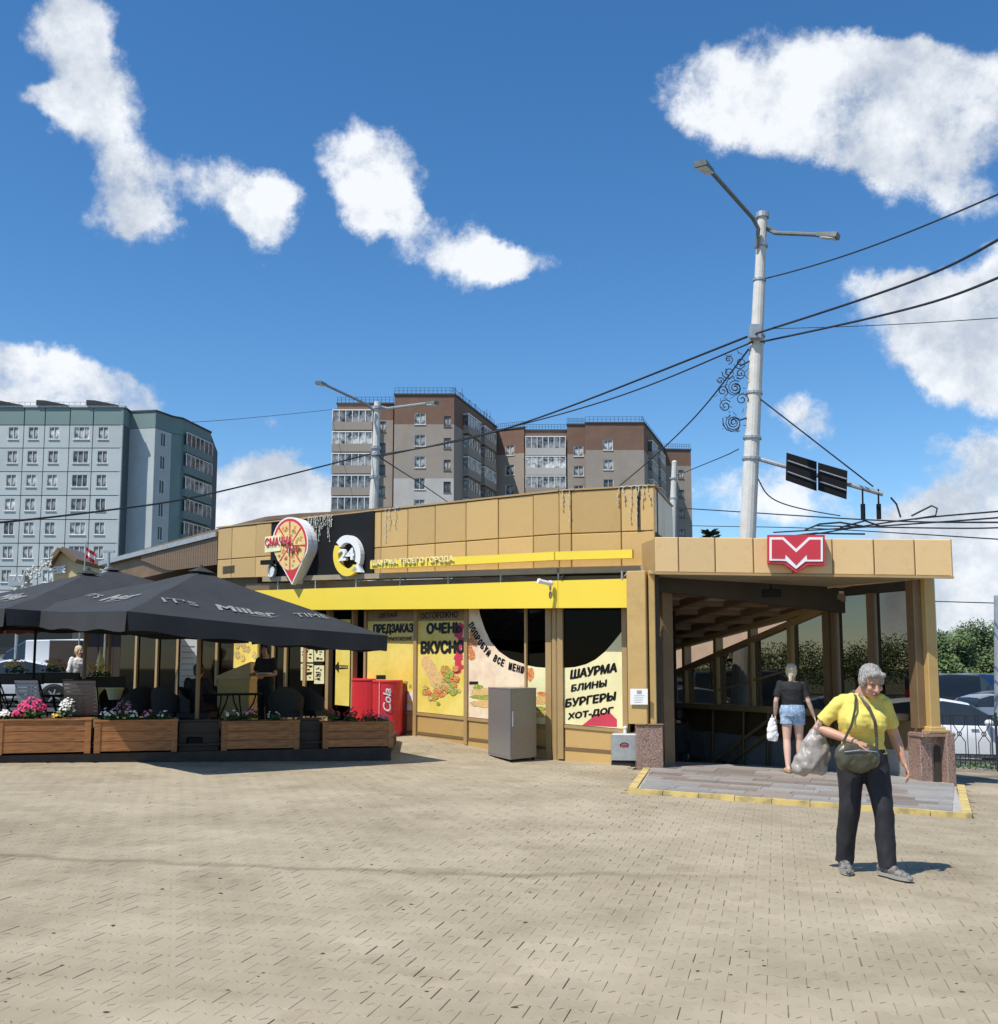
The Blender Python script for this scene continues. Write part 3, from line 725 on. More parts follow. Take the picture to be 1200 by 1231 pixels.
# lower wall: glazing plane
NG = -0.30
gnd = A.line(497,884,665,913,NG); pb = A.line(497,881,665,901,NG); wb = A.line(498,857,662,874,NG); wt_ = lambda a: yb(a)+.06
gndF = lambda a: gnd(sC)-.03; 
CO = A.P(sC,0,NG); # corner of glazing plane
FN = -0.30
pbF = Fr.line(675,900,755,906,FN); wbF = Fr.line(676,872,744,878,FN); gF = Fr.line(672,912,757,918,FN); wtF = lambda a: ybF(a)+.06
def pa(x, y=800): return A.px(x, y, NG)[0]
def pf(x, y=800): return Fr.px(x, y, FN)[0]
mull = [pa(x) for x in (395, 425, 440, 500.5, 561.5, 633.5)]
wide = {0:.10, 1:.06, 2:.06, 3:.09, 4:.085, 5:.045}
cor = pa(667)
def frame_post(fac, a, w, z0, z1, n0, n1, m='tand', name='mullion'):
    mb = MB(); fac.box(mb, a-w/2, a+w/2, z0, z1, n0, n1); return build(name, mb, M[m], shop)
for k, a in enumerate(mull): frame_post(A, a, wide[k], (lambda q: gnd(q)) if k != 5 else wb, wt_, NG-.08, NG+.045)
frame_post(A, cor-.10, .13, gnd, wt_, NG-.1, NG+.06, name='corner_post'); 
cf = pf(673); frame_post(Fr, cf+.03, .10, gF, wtF, FN-.1, FN+.06, name='corner_post')
mb = MB(); mb.tube([Vector((*((A.P(cor-.03,0,NG+.0)+Fr.P(cf-.02,0,FN+.0)).xy/2), gndF(0))), Vector((*((A.P(cor-.03,0,NG+.0)+Fr.P(cf-.02,0,FN+.0)).xy/2), 2.85))], .075, 10); build('corner_post', mb, M['tand'], shop)
frame_post(Fr, pf(752), .09, gF, wtF, FN-.08, FN+.05)
# rails, base panels, plinths and panes
def bay(fac, a0, a1, gz, pz, wz, tz, NN):
    mb = MB(); fac.box(mb, a0, a1, lambda a: wz(a)-.035, lambda a: wz(a)+.02, NN-.05, NN+.03); build('rail', mb, M['tand'], shop)
    mb = MB(); fac.box(mb, a0+.01, a1-.01, lambda a: pz(a)+.035, lambda a: wz(a)-.04, NN-.05, NN+.008); build('base_panel', mb, M['tan'], shop)
    mb = MB(); fac.box(mb, a0, a1, lambda a: pz(a)-.01, lambda a: pz(a)+.03, NN-.05, NN+.03); build('rail', mb, M['bronze'], shop)
    mb = MB(); fac.box(mb, a0, a1, lambda a: gz(a)-.15, lambda a: pz(a)-.012, NN-.05, NN+.015); build('plinth', mb, M['tan'], shop)
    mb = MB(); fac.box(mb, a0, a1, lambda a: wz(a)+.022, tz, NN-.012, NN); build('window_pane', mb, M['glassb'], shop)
ws_ = [pa(x) for x in (440,500.5,561.5,633.5)] + [cor-.16]
for k in range(3): bay(A, ws_[k]+.05, ws_[k+1]-(.05 if k < 2 else .023), gnd, pb, wb, wt_, NG)
bay(A, ws_[3]+.023, ws_[4]-.005, gnd, pb, wb, wt_, NG)
bay(Fr, cf+.085, pf(752)-.05, gF, pbF, wbF, wtF, FN)
# left run of the front under the umbrellas: alternate panes, cream columns
leftx = [395,368,345,330,312,290,262,240,215,190,165,140]
la = [pa(x, 790) for x in leftx]
gl = lambda a: 0.32
for k in range(len(la)-1):
    a1, a0 = la[k], la[k+1]
    mb = MB(); A.box(mb, a0-.05, a0+.05, .3, lambda a: yb(a)+.06, NG-.08, NG+.05); build('mullion', mb, M['tand'], shop)
    mb = MB(); A.box(mb, a0+.05, a1-.05, .32, .72, NG-.05, NG+.008); build('base_panel', mb, M['bronze'], shop)
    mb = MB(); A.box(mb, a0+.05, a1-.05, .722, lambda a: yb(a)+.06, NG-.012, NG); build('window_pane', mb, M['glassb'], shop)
# interior: back wall and floor behind the glass
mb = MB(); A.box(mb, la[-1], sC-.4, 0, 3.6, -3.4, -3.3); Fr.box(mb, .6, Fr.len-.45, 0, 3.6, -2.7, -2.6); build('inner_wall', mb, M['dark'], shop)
# door leaf and sliding pane between arrow strip and pre-order window
mb = MB(); A.box(mb, pa(404), pa(421), wb, lambda a: wt_(a)-.25, NG+.0, NG+.012); build('yellow_film', mb, M['yprint'], shop)

# ---- prints on the glass (real film sheets)
def film(fac, pts, NN, m, n=.006, name='window_film', parent=shop):
    mb = MB(); fac.poly(mb, pts, NN+n); return build(name, mb, M[m], parent)
def rectpts(a0, a1, z0, z1): return [(a0, z0(a0)), (a1, z0(a1)), (a1, z1(a1)), (a0, z1(a0))]
def ftop(fac, NN, x0, y0, x1, y1): return fac.line(x0, y0, x1, y1, NN)
W4 = (ws_[0]+.05, ws_[1]-.05); W3 = (ws_[1]+.05, ws_[2]-.05); W2 = (ws_[2]+.05, ws_[3]-.023); W2b = (ws_[3]+.023, ws_[4]-.005); W1 = (cf+.085, pf(752)-.05)
wlo = lambda a: wb(a)+.03; wloF = lambda a: wbF(a)+.03
yel_top = A.line(441,747,560,746,NG)
film(A, rectpts(*W4, wlo, yel_top), NG, 'yprint'); film(A, rectpts(*W3, wlo, yel_top), NG, 'yprint')
M['topfilm'] = mat('dark_tan_film', (0.28,0.20,0.08), 0.5, 0, 0.2, 6)  # darker tan band across the top of both yellow films
film(A, rectpts(*W4, lambda a: yel_top(a)+.003, lambda a: wt_(a)-.02), NG, 'topfilm'); film(A, rectpts(*W3, lambda a: yel_top(a)+.003, lambda a: wt_(a)-.02), NG, 'topfilm')
arcA = [(577,738),(583,756),(590,771),(600,783),(613,792),(630,799)]; arcB = [(634,800),(645,802),(660,803)]; arcF = [(680,803),(692,802),(705,798.5),(716,793),(727,784),(736,774),(746,759)]
pA = A.pxs(arcA, NG); pB = A.pxs(arcB, NG); pF = Fr.pxs(arcF, FN)
film(A, [(W2[0], wlo(W2[0])), (W2[1], wlo(W2[1])), (W2[1], pA[-1][1])] + pA[::-1][1:] + [(pA[0][0]-.02, wt_(W2[0])-.02), (W2[0], wt_(W2[0])-.02)], NG, 'pinkfilm')
film(A, [(W2b[0], wlo(W2b[0])), (W2b[1], wlo(W2b[1])), (W2b[1], pB[-1][1])] + pB[::-1][1:-1] + [(W2b[0], pB[0][1])], NG, 'cream')
film(Fr, [(W1[0], wloF(W1[0])), (W1[1], wloF(W1[1])), (W1[1], pF[-1][1])] + pF[::-1][1:-1] + [(W1[0], pF[0][1])], FN, 'cream')
def pblob(mb, fac, NN, cx, cy, rx, ry, n, r, mi=0, k=12, jag=.18):   # centre px, radius px
    a, z = fac.px(cx, cy, NN); a2, _ = fac.px(cx+rx, cy, NN); _, z2 = fac.px(cx, cy-ry, NN); ra = a2-a; rz = z2-z
    pts = [(a+ra*math.cos(6.283*i/k)*r.uniform(1-jag, 1+jag), z+rz*math.sin(6.283*i/k)*r.uniform(1-jag, 1+jag)) for i in range(k)]
    fac.poly(mb, pts, NN+n, mi, .0008)
def art(name, fac, NN, items, mats, parent=shop, seed=1):
    mb = MB(); r = random.Random(seed)
    for q, (mi, cx, cy, rx, ry) in enumerate(items): pblob(mb, fac, NN, cx, cy, rx, ry, .008+.0004*q*(.6), r, mi)
    return build(name, mb, [M[k] for k in mats], parent)
rr = random.Random(9)
# stuffed wrap on the third window
it = [(3,531,812,26,22)]
it = []
for k in range(13): t = k/12; it.append((3, 513+t*14, 795+t*26, 6.5+t*2.5, 6.5))
for k in range(46):
    t = rr.random()*6.28; q = rr.random()**.5; it.append((rr.choice((0,0,1,1,2)), 531+math.cos(t)*q*22, 830+math.sin(t)*q*13-(2 if math.cos(t) > 0 else -3), rr.uniform(2,4.2), rr.uniform(2,4)))
for k in range(14): it.append((rr.choice((0,2)), 541+rr.uniform(-8,9), 811+rr.uniform(-9,9), rr.uniform(2,4), rr.uniform(2,4)))
art('food_print', A, NG, it, ['tomato','meat','leafp','bread'], seed=2)
it = [(0, 552+rr.uniform(-4,5), 752+k*5.5+rr.uniform(-1,1), rr.uniform(3,6), rr.uniform(3,6)) for k in range(11)]
art('berry_print', A, NG, it, ['pinkr'], seed=3)
it = [(0,567+rr.uniform(-3,5),762+k*4,3.5,4) for k in range(8)] + [(1,583,832,18,5),(2,580,838,16,3),(3,572,846,6,3),(1,585,846,15,5),(2,575,826,6,3)]
art('food_print', A, NG, it, ['tomato','bread','leafp','meat'], seed=4)
art('food_print', A, NG, [(0,637.5,811,5,8),(1,652,842,9,6),(2,650,852,8,3),(3,652,859,8,4),(0,653,834,8,2.5)], ['tomato','bread','leafp','meat'], seed=5)
mb = MB(); Fr.poly(mb, Fr.pxs([(700,872),(718,858),(733,856),(742,865),(742,874)], FN), FN+.009); build('berry_print', mb, M['pinkr'], shop)
it = [(0,482+rr.uniform(-12,12),830+rr.uniform(-10,20),rr.uniform(1.5,3.5),rr.uniform(1.5,3.5)) for k in range(12)] + [(1,495,838,5,6),(1,492,850,4,4)]
art('food_print', A, NG, it, ['leafp','fwhite'], seed=6)
# lettering on the windows
def fn_fac(fac, NN, n, slope): return lambda x, y, z: fac.P(x, y + slope(x) - slope(0), NN+n+z)
def put_text(name, fac, NN, body, x0, y0, x1, y1, slopeline, bold=.03, m='black', parent=shop, n=.012, shear=0, rot=0, ext=0):
    a0, z0 = fac.px(x0, y1, NN); a1, _ = fac.px(x1, y1, NN); _, z1 = fac.px(x0, y0, NN)
    k = slopeline(1)-slopeline(0); mb = MB()
    text_into(mb, body, a0, z0, a1-a0, z1-z0, lambda x, y, z: fac.P(x, y + k*(x-a0), NN+n+z), bold, ext, shear=shear, rot=rot)
    return build(name, mb, M[m], parent)
flat = lambda a: 0
put_text('lettering', A, NG, 'ДЕЛАЙ', 456,736,478,744, flat, .03)
put_text('lettering', A, NG, 'ПРЕДЗАКАЗ', 449,750,497.5,764, A.line(450,764,498,763,NG), .05)
put_text('lettering', A, NG, 'В ПРИЛОЖЕНИЕ', 462,766,496,771, flat, .03)
put_text('lettering', A, NG, 'ОСТОРОЖНО', 506,736.5,551,744.5, flat, .03)
put_text('lettering', A, NG, 'ОЧЕНЬ', 513,748.5,556,763, flat, .06)
put_text('lettering', A, NG, 'ВКУСНО', 506,770,559.5,787, flat, .06)
def menu_block(fac, NN, x0, y0, x1, y1, rows, cols, seed):   # small framed price bars
    mb = MB(); r = random.Random(seed)
    for j in range(rows):
        for i in range(cols):
            if r.random() < .2: continue
            w = (x1-x0)/cols; h = (y1-y0)/rows; xa = x0+i*w+w*.12; ya = y0+j*h+h*.2
            fac.poly(mb, fac.pxs([(xa,ya+h*.6),(xa+w*.76,ya+h*.6),(xa+w*.76,ya),(xa,ya)], NN), NN+.011, 0, .001)
    build('print_blocks', mb, M['black'], shop)
menu_block(A, NG, 563,818,577,830,2,1,4)
menu_block(A, NG, 451,810,466,818,1,1,3)
kF = Fr.line(690,818,742,800,FN)
for body, x0, y0, x1, y1 in (('ШАУРМА',686,805,743,817),('БЛИНЫ',687,823,730,832),('БУРГЕРЫ',680,840,741,851),('ХОТ-ДОГ',683,857,738,867)):
    a0, z0 = Fr.px(x0, y1, FN); a1, _ = Fr.px(x1, y1, FN); _, z1 = Fr.px(x0, y0, FN); mb = MB(); kk = .15
    text_into(mb, body, a0, z0, a1-a0, z1-z0, lambda x, y, z: Fr.P(x, y+kk*(x-a0), FN+.012), .05, 0, shear=.12); build('lettering', mb, M['black'], shop)
# lettering along the arc
path = [(566,749),(572,762),(579,774),(588,785),(598,793),(611,800),(631,806)]
s_ = 'ПОПРОБУЙ ВСЕ МЕНЮ'; PP = [Vector(A.px(x, y, NG)) for x, y in path]
Ls = [0]
for a, b in zip(PP[:-1], PP[1:]): Ls.append(Ls[-1] + (b-a).length)
mb = MB(); step = Ls[-1]/len(s_)
for i, ch in enumerate(s_):
    if ch == ' ': continue
    d = (i+.5)*step; k = max(j for j in range(len(Ls)-1) if Ls[j] <= d); t = (d-Ls[k])/(Ls[k+1]-Ls[k]); c = PP[k].lerp(PP[k+1], t); dr = PP[k+1]-PP[k]
    text_into(mb, ch, c.x-step*.42, c.y-.075, step*.84, .15, lambda x, y, z: A.P(x, y, NG+.012), .05, 0, rot=math.atan2(dr.y, dr.x))
build('lettering', mb, M['black'], shop)
# arrow print on the strip by the door
mb = MB(); A.poly(mb, A.pxs([(402.5,802),(408,795),(408,799.5),(419,800),(419,804),(408,804.5),(408,809)], NG), NG+.016); build('arrow_print', mb, M['black'], shop)
put_text('lettering', A, NG, 'ВХОД', 409,800.6,418.5,803.4, flat, .02, 'yprint', n=.019)
# menu sheets on the left panes
r = random.Random(4)
for (x0, x1, y0, y1) in ((362,377,775,796),(378,390,776,795),(362,377,798,818),(378,390,800,822)):
    mb = MB(); A.poly(mb, A.pxs([(x0,y1),(x1,y1),(x1,y0),(x0,y0)], NG), NG+.007, 0, .001)
    for q in range(16):
        xx = r.uniform(x0+1, x1-4); yy = r.uniform(y0+1, y1-3); w = r.uniform(1.5,3.5); h = r.uniform(.8,2)
        A.poly(mb, A.pxs([(xx,yy+h),(xx+w,yy+h),(xx+w,yy),(xx,yy)], NG), NG+.009, 1, .001)
    build('menu_sheet', mb, [M['cream'], M['black']], shop)

# left wing: ribbed brown overhang and long roof edge
wing = empty('roof_wing', A.P(A.px(215,660)[0], 0.3, -1), 'brown ribbed metal roof wing with curved end behind the umbrellas', 'roof')
a0, a1 = A.px(120,680)[0], xsA[0]-.02
tp = A.line(128,673,262,639); 
nseg = 34
for k in range(nseg):
    p = a0+2.2+(a1-a0-2.2)*k/nseg; q = a0+2.2+(a1-a0-2.2)*(k+1)/nseg
    lo = lambda a: tp(a) - .16 - .55*sst(a0+1.6, a0+4.0, a) - (.30*(a-a0-4)/(a1-a0) if a > a0+4 else 0)
    mb = MB(); A.box(mb, p+.006, q-.006, lo, lambda a: tp(a)-.05, -.06, -.01); build('ribbed_slat', mb, M['brownrib'], wing)
mb = MB(); A.box(mb, a0, a1, lambda a: tp(a)-.12, lambda a: tp(a), -2.6, .05); build('roof_edge', mb, M['galv'], wing)
mb = MB(); A.box(mb, a0+.4, a1, lambda a: tp(a)-.7, lambda a: tp(a)-.125, -2.4, -.1); build('soffit', mb, M['brownrib'], wing)
mb = MB(); A.box(mb, a0+2, a1, .2, lambda a: tp(a)-.6, -2.6, -1.2); build('wall', mb, M['bronze'], wing)
# curved roof rising behind the sign
mb = MB(); pts = [(130,672),(190,655),(260,636),(320,621),(360,617),(420,614),(470,609)]
q = [A.px(x, y, -1.0) for x, y in pts]
for (u0, v0), (u1, v1) in zip(q[:-1], q[1:]): A.box(mb, u0, u1, lambda a: v0+(v1-v0)*(a-u0)/(u1-u0)-.10, lambda a: v0+(v1-v0)*(a-u0)/(u1-u0), -3.5, -1.0)
build('curved_roof', mb, M['brownrib'], shop)
# vent grille
vg = MB(); va0, va1 = A.px(268,682)[0], A.px(282,682)[0]
for k in range(6):
    z = A.px(275, 681)[1]-.03*k; A.box(vg, va0, va1, z, z+.012, 0.0, .014)
build('vent_slats', vg, M['joint'], shop)

# ------------------------------------------------------------------ metro entrance
ent = empty('metro_entrance', (4.6, 17.3, 0), 'open metro entrance with flat tan canopy, tan posts and brown granite bases', 'metro entrance')
CL = Vector((2.50,17.0)); CR = Vector((6.86,16.0)); K = Fac(CL, CR)
kt = K.line(783,645,1142,648); kb_ = K.line(783,688,1142,693)
kx = [0] + [K.px(x, 665)[0] for x in (816,860,906,953,1001,1051,1100)] + [K.len]
for k in range(len(kx)-1): panel(K, kx[k], kx[k+1], kb_, kt, ent, 'tanl')
KR = Fac(CR, CR+dE*3.2)
for k in range(3): panel(KR, KR.len*k/3, KR.len*(k+1)/3, lambda a: kb_(K.len), lambda a: kt(K.len), ent, 'tanl')
KLf = Fac(FD, CL)     # short return between the shop fascia and the canopy
mb = MB(); zc0, zc1 = kb_(K.len), kt(K.len)
topf = lambda x, y: (kt(0) + (kt(K.len)-kt(0))*(x-CL.x)/(CR.x-CL.x))-.02
botf = lambda x, y: (kb_(0) + (kb_(K.len)-kb_(0))*(x-CL.x)/(CR.x-CL.x))+.02
poly = [K.P(.03,0,-.035), K.P(K.len-.035,0,-.035), Vector((*(CR+dE*3.2 - rE*.04),0)), Vector((*(CL+Vector((-.1,.9))),0))]
mb.prism([(p.x, p.y) for p in poly], botf, topf); build('canopy_core', mb, M['tand'], ent)
# soffit boards on the underside (individual boards)
r = random.Random(3)
sd_ = Vector((-0.25, 1)).normalized()
for k in range(26):
    xk = .06 + (K.len-.12)*k/26; xk1 = .06 + (K.len-.12)*(k+1)/26-.014
    p, q = K.P(xk,0,-.05), K.P(xk1,0,-.05); ln = 0.35 + 2.3*(k/26) + .35
    pp = [(p.x,p.y),(q.x,q.y),(q.x+dE.x*ln,q.y+dE.y*ln),(p.x+dE.x*ln,p.y+dE.y*ln)]
    mb = MB(); mb.prism(pp, lambda x, y: botf(x,y)-.022, lambda x, y: botf(x,y)-.003); build('soffit_board', mb, M['ledge'], ent)
# trim line along canopy bottom
mb = MB(); K.box(mb, 0, K.len, lambda a: kb_(a)-.03, lambda a: kb_(a)+.004, -.06, .012); build('canopy_trim', mb, M['tand'], ent)
PR = R(9)
def post(cx, cy, zb0, zt0, m, w, d, name, rz=PR, bev=.012):
    mb = MB(); mb.bbox((cx, cy, (zb0+zt0)/2), (w, d, zt0-zb0), bev, rz); return build(name, mb, M[m], ent)
# left post: broad tan face beside the shop, slim bright strip, dark return
g0 = G(PA.x, PA.y)
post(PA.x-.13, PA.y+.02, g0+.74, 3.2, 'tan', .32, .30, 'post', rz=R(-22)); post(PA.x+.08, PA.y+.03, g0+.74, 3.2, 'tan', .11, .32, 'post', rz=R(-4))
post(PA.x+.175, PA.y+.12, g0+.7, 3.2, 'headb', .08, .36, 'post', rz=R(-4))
post(PA.x+.02, PA.y+.10, g0-.05, g0+.72, 'granite', .42, .50, 'granite_base', rz=R(-4)); post(PA.x+.02, PA.y+.10, g0+.722, g0+.745, 'bronze', .45, .54, 'base_cap', rz=R(-4))
# right post: canopy shade of its left face is put into the bronze piece
g1 = G(PB.x, PB.y)
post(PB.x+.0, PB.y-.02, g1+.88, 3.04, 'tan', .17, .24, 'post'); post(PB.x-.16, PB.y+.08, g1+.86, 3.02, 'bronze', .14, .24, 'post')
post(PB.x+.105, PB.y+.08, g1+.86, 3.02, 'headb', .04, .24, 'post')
post(PB.x+.02, PB.y-.02, g1+.80, g1+.84, 'tand', .36, .38, 'base_cap'); post(PB.x+.01, PB.y-.02, g1+.84, g1+.89, 'tan', .26, .32, 'base_cap')
# granite base of slabs; flat dark plate paints the shade of an arched recess
post(PB.x-.17, PB.y+.05, g1-.12, g1+.79, 'granite', .20, .36, 'granite_base'); post(PB.x+.02, PB.y+.10, g1-.12, g1+.79, 'granite', .20, .32, 'granite_base')
post(PB.x+.18, PB.y-.03, g1-.12, g1+.79, 'granite', .14, .36, 'granite_base')
mb = MB(); mb.box((PB.x+.045, PB.y-.066, g1+.24), (.10,.02,.62), PR); 
mb.lathe((PB.x+.045, PB.y-.066, g1+.55), [(.05,-.01),(.05,.01)], 14, ax=Matrix.Rotation(PR,3,'Z') @ Matrix.Rotation(R(90),3,'X')); build('niche_shade_plate', mb, M['joint'], ent)
post(PB.x+.0, PB.y+.0, g1+.74, g1+.80, 'granite', .56, .42, 'granite_base')
# far wall along dE from WB : local facade seen from inside (camera side)
FW_L = WB + dE*9.0; FWf = Fac(FW_L, WB)       # s to the right, n towards the camera
def fwpx(x, y, n=0): return FWf.px(x, y, n)
flr = lambda a: 0.0
posts = [(996,.16),(1005,.10),(1050,.13),(952,.12),(904,.10),(862,.10),(824,.10),(790,.10)]
bt = FWf.line(790,819,996,731); ut = FWf.line(792,783,982,731); hd = FWf.px(1050,713)[1]
sTop = lambda a: min(ut(a)-.02, hd)
for x, w in posts:
    a = fwpx(x, 780)[0]; zt1 = hd if x > 985 else ut(a)
    mb = MB(); FWf.box(mb, a-w/2, a+w/2, .25 if x > 985 else .86, zt1, -.12, .06); build('wall_post', mb, M['tand'] if x < 985 else M['bronze'], ent)
aR = FWf.len; a996 = fwpx(996,780)[0]; a790 = fwpx(785,800)[0]
# sloped beams
def slope_beam(f, h, n0, n1, a0, a1, m='tand', name='sloped_beam'):
    mb = MB(); FWf.box(mb, a0, a1, lambda a: f(a)-h, f, n0, n1); build(name, mb, M[m], ent)
slope_beam(lambda a: bt(a)+.05, .10, -.06, .09, a790-1.5, a996); slope_beam(lambda a: ut(a)+.03, .10, -.06, .12, a790-1.5, a996)
# pale panels between the two beams
M['peach'] = mat('peach_painted_board', (0.72,0.52,0.38), 0.7, 0, 0.06, 3, dirt=0.25, dscale=5)
ps = [a790-1.3] + [fwpx(x, 780)[0] for x in (824,862,904,952)] + [a996]
for k in range(len(ps)-1):
    mb = MB(); FWf.box(mb, ps[k]+.06, ps[k+1]-.06, lambda a: bt(a)+.052, lambda a: ut(a)-.072, -.03, -.022); build('upper_pane', mb, M['glassl'], ent)
    mb = MB(); FWf.box(mb, ps[k]+.06, ps[k+1]-.06, .88, lambda a: bt(a)-.052, -.03, -.022); build('window_pane', mb, M['glassd'], ent)
slope_beam(FWf.line(860,830,930,810), .035, -.02, .03, fwpx(862,800)[0], fwpx(950,800)[0])
b2_ = FWf.line(790,819,996,731,-1.25); u2_ = FWf.line(792,783,982,731,-1.25)
oa = [b_ for b_ in [FWf.px(700,800,-1.25)[0], FWf.px(780,800,-1.25)[0], FWf.px(824,800,-1.25)[0], FWf.px(862,790,-1.25)[0], FWf.px(904,780,-1.25)[0], FWf.px(948,760,-1.25)[0], FWf.px(990,735,-1.25)[0]]]
for k in range(len(oa)-1):
    mb = MB(); FWf.box(mb, oa[k]+.01, oa[k+1]-.01, lambda a: b2_(a)+.02, lambda a: u2_(a)+.30, -1.45, -1.25); build('outer_panel', mb, M['peach'], ent)
    mb = MB(); FWf.box(mb, oa[k]+.02, oa[k]+.10, -.3, lambda a: b2_(a)+.0, -1.42, -1.34); build('outer_post', mb, M['bronze'], ent)
# tall panes at the right
for x0, x1 in ((994,1004),(1008,1046),(1054,1100)):
    mb = MB(); FWf.box(mb, fwpx(x0,780)[0]+.02, min(aR-.02, fwpx(x1,780)[0]-.02), .3, hd, -.03, -.02); build('window_pane', mb, M['glassd'], ent)
# ledge / rail at sill height
mb = MB(); FWf.box(mb, a790-1.5, aR-.4, .78, .88, -.12, .30); build('sill_rail', mb, M['tand'], ent)
# wall below the ledge and stair flank, granite cladding in panels
for k in range(8):
    a_ = a790-1.5 + (aR-.2-(a790-1.5))*k/8; b_ = a790-1.5 + (aR-.2-(a790-1.5))*(k+1)/8
    mb = MB(); FWf.box(mb, a_+.005, b_-.005, .30, .775, -.1, .0); build('wall_panel', mb, M['bronze'], ent)
    mb = MB(); FWf.box(mb, a_+.005, b_-.005, -3.2, .295, -.1, .02); build('granite_panel', mb, M['tileg'], ent)
# base board line in front: low dark wall from post to stairs
# near-left stair wall
NLo = PA + Vector((.25,.5)); NL = Fac(NLo + dE*9, NLo)
mb = MB(); NL.box(mb, 0, NL.len, -3.2, 3.0, -.3, -.1); build('stair_wall', mb, M['bronze'], ent)
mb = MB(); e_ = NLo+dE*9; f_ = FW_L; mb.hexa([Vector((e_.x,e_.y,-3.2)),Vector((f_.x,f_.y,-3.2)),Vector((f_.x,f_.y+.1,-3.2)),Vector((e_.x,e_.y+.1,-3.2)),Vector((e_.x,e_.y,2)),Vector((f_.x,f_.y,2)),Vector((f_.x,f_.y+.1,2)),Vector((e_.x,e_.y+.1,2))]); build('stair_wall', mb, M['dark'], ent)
# stairs: start 1.2 m inside
L0 = NLo + dE*.95; R0 = WB + dE*1.35
for k in range(20):
    d0 = .30*k; z = .03 - .15*(k+1) + .15
    p = [L0+dE*d0, R0+dE*d0, R0+dE*(d0+.31), L0+dE*(d0+.31)]; z0 = sz(4,17.3) - .15*k - (.15)
    mb = MB(); mb.hexa([Vector((v.x,v.y,z0-.2)) for v in p] + [Vector((v.x,v.y,z0)) for v in p]); build('stair_step', mb, M['tileg'], ent)
mb = MB(); p = [Vector((2.75,18.2)), Vector((6.3,17.5)), R0+dE*.0, L0+dE*.0]
mb.hexa([Vector((v.x,v.y,-.15)) for v in p] + [Vector((v.x,v.y,G(v.x,v.y)+.05)) for v in p]); build('landing', mb, M['tileg'], ent)
# handrails on the far wall
def hr(za, zb2, n):
    a1_ = fwpx(930,860)[0]; a0_ = a1_ - 5.2
    mb = MB(); mb.tube([FWf.P(a1_+.3, za, n), FWf.P(a1_, za, n), FWf.P(a0_, za - 2.6, n)], .035, 8)
    for q in range(5):
        t = q/4; a = a1_+(a0_-a1_)*t; z = za-2.6*t; mb.tube([FWf.P(a, z, n), FWf.P(a, z-.06, .0)], .015, 6)
    build('handrail', mb, M['tand'], ent)
hr(.62, 0, .14); hr(.38, 0, .14)
# low dark glazed balustrade bars below the ledge
for x in (935, 905, 868, 828):
    a = fwpx(x, 850)[0]; mb = MB(); mb.tube([FWf.P(a, .78, .22), FWf.P(a-.25, -.6, .1)], .03, 6); build('brace', mb, M['bronze'], ent)
# flat ceiling and header beam, then sloped lattice ceiling
hb0 = Vector((PA.x+.1, PA.y+.35)); hb1 = WB + dE*1.75
mb = MB(); zA, zB = 3.10, hd
q = [hb0, hb1, hb1+Vector((.05,.22)), hb0+Vector((.05,.22))]
mb.hexa([Vector((v.x,v.y,(2.92,2.58,2.58,2.92)[i])) for i, v in enumerate(q)] + [Vector((v.x,v.y,(3.2,3.02,3.02,3.2)[i])) for i, v in enumerate(q)]); build('header_beam', mb, M['headb'], ent)
# sloped roof sheet and beams
def ceil_z(d): return ut(FWf.len-d)+.10
M['ceil'] = mat('brown_ceiling_board', (0.52,0.41,0.33), 0.6, 0, 0.2, 3)
Lc = NLo; Rc = WB
def cp(u, d, dz=0.0):    # u 0 left wall .. 1 far wall; d along dE
    a = (Lc+dE*(d-.35)).lerp(Rc+dE*d, u); return Vector((a.x, a.y, ceil_z(d)+dz + (1-u)*.12))
for k in range(9):
    for j in range(5):
        d0 = 1.7+k*.84; d1 = d0+.83; u0 = j/5+.003; u1 = (j+1)/5-.003
        mb = MB(); mb.hexa([cp(u0,d0),cp(u1,d0),cp(u1,d1),cp(u0,d1),cp(u0,d0,.05),cp(u1,d0,.05),cp(u1,d1,.05),cp(u0,d1,.05)]); build('ceiling_panel', mb, M['ceil'], ent)
for j in range(6):
    u = min(.985, max(.015, j/5)); mb = MB(); w = .010
    mb.hexa([cp(u-w,1.7,-.13),cp(u+w,1.7,-.13),cp(u+w,9,-.13),cp(u-w,9,-.13),cp(u-w,1.7,-.002),cp(u+w,1.7,-.002),cp(u+w,9,-.002),cp(u-w,9,-.002)]); build('ceiling_beam', mb, M['brownrib'], ent)
for k in range(10):
    d = 1.72+k*.84; mb = MB(); w = .035
    mb.hexa([cp(.01,d-w,-.10),cp(.99,d-w,-.10),cp(.99,d+w,-.10),cp(.01,d+w,-.10),cp(.01,d-w,-.003),cp(.99,d-w,-.003),cp(.99,d+w,-.003),cp(.01,d+w,-.003)]); build('ceiling_rib', mb, M['brownrib'], ent)
# roof over the stairs
mb = MB(); mb.hexa([cp(-.02,1.2,.10),cp(1.03,1.2,.10),cp(1.03,9.2,.10),cp(-.02,9.2,.10),cp(-.02,1.2,.22),cp(1.03,1.2,.22),cp(1.03,9.2,.22),cp(-.02,9.2,.22)]); build('stair_roof', mb, M['galv'], ent)
# beam over the right-hand glazing, wall strip up to the canopy
mb = MB(); FWf.box(mb, a996-1.2, aR-.02, hd, lambda a: 3.1, -.12, .04); build('header_beam', mb, M['headb'], ent)
# small dark box (loudspeaker) under the header
mb = MB(); mb.bbox((4.55, 17.75, 2.86), (.30,.12,.13), .01, R(-8)); mb.tube([(4.55,17.78,2.92),(4.55,17.8,3.0)], .012); build('loudspeaker', mb, M['blackpanel'], ent)

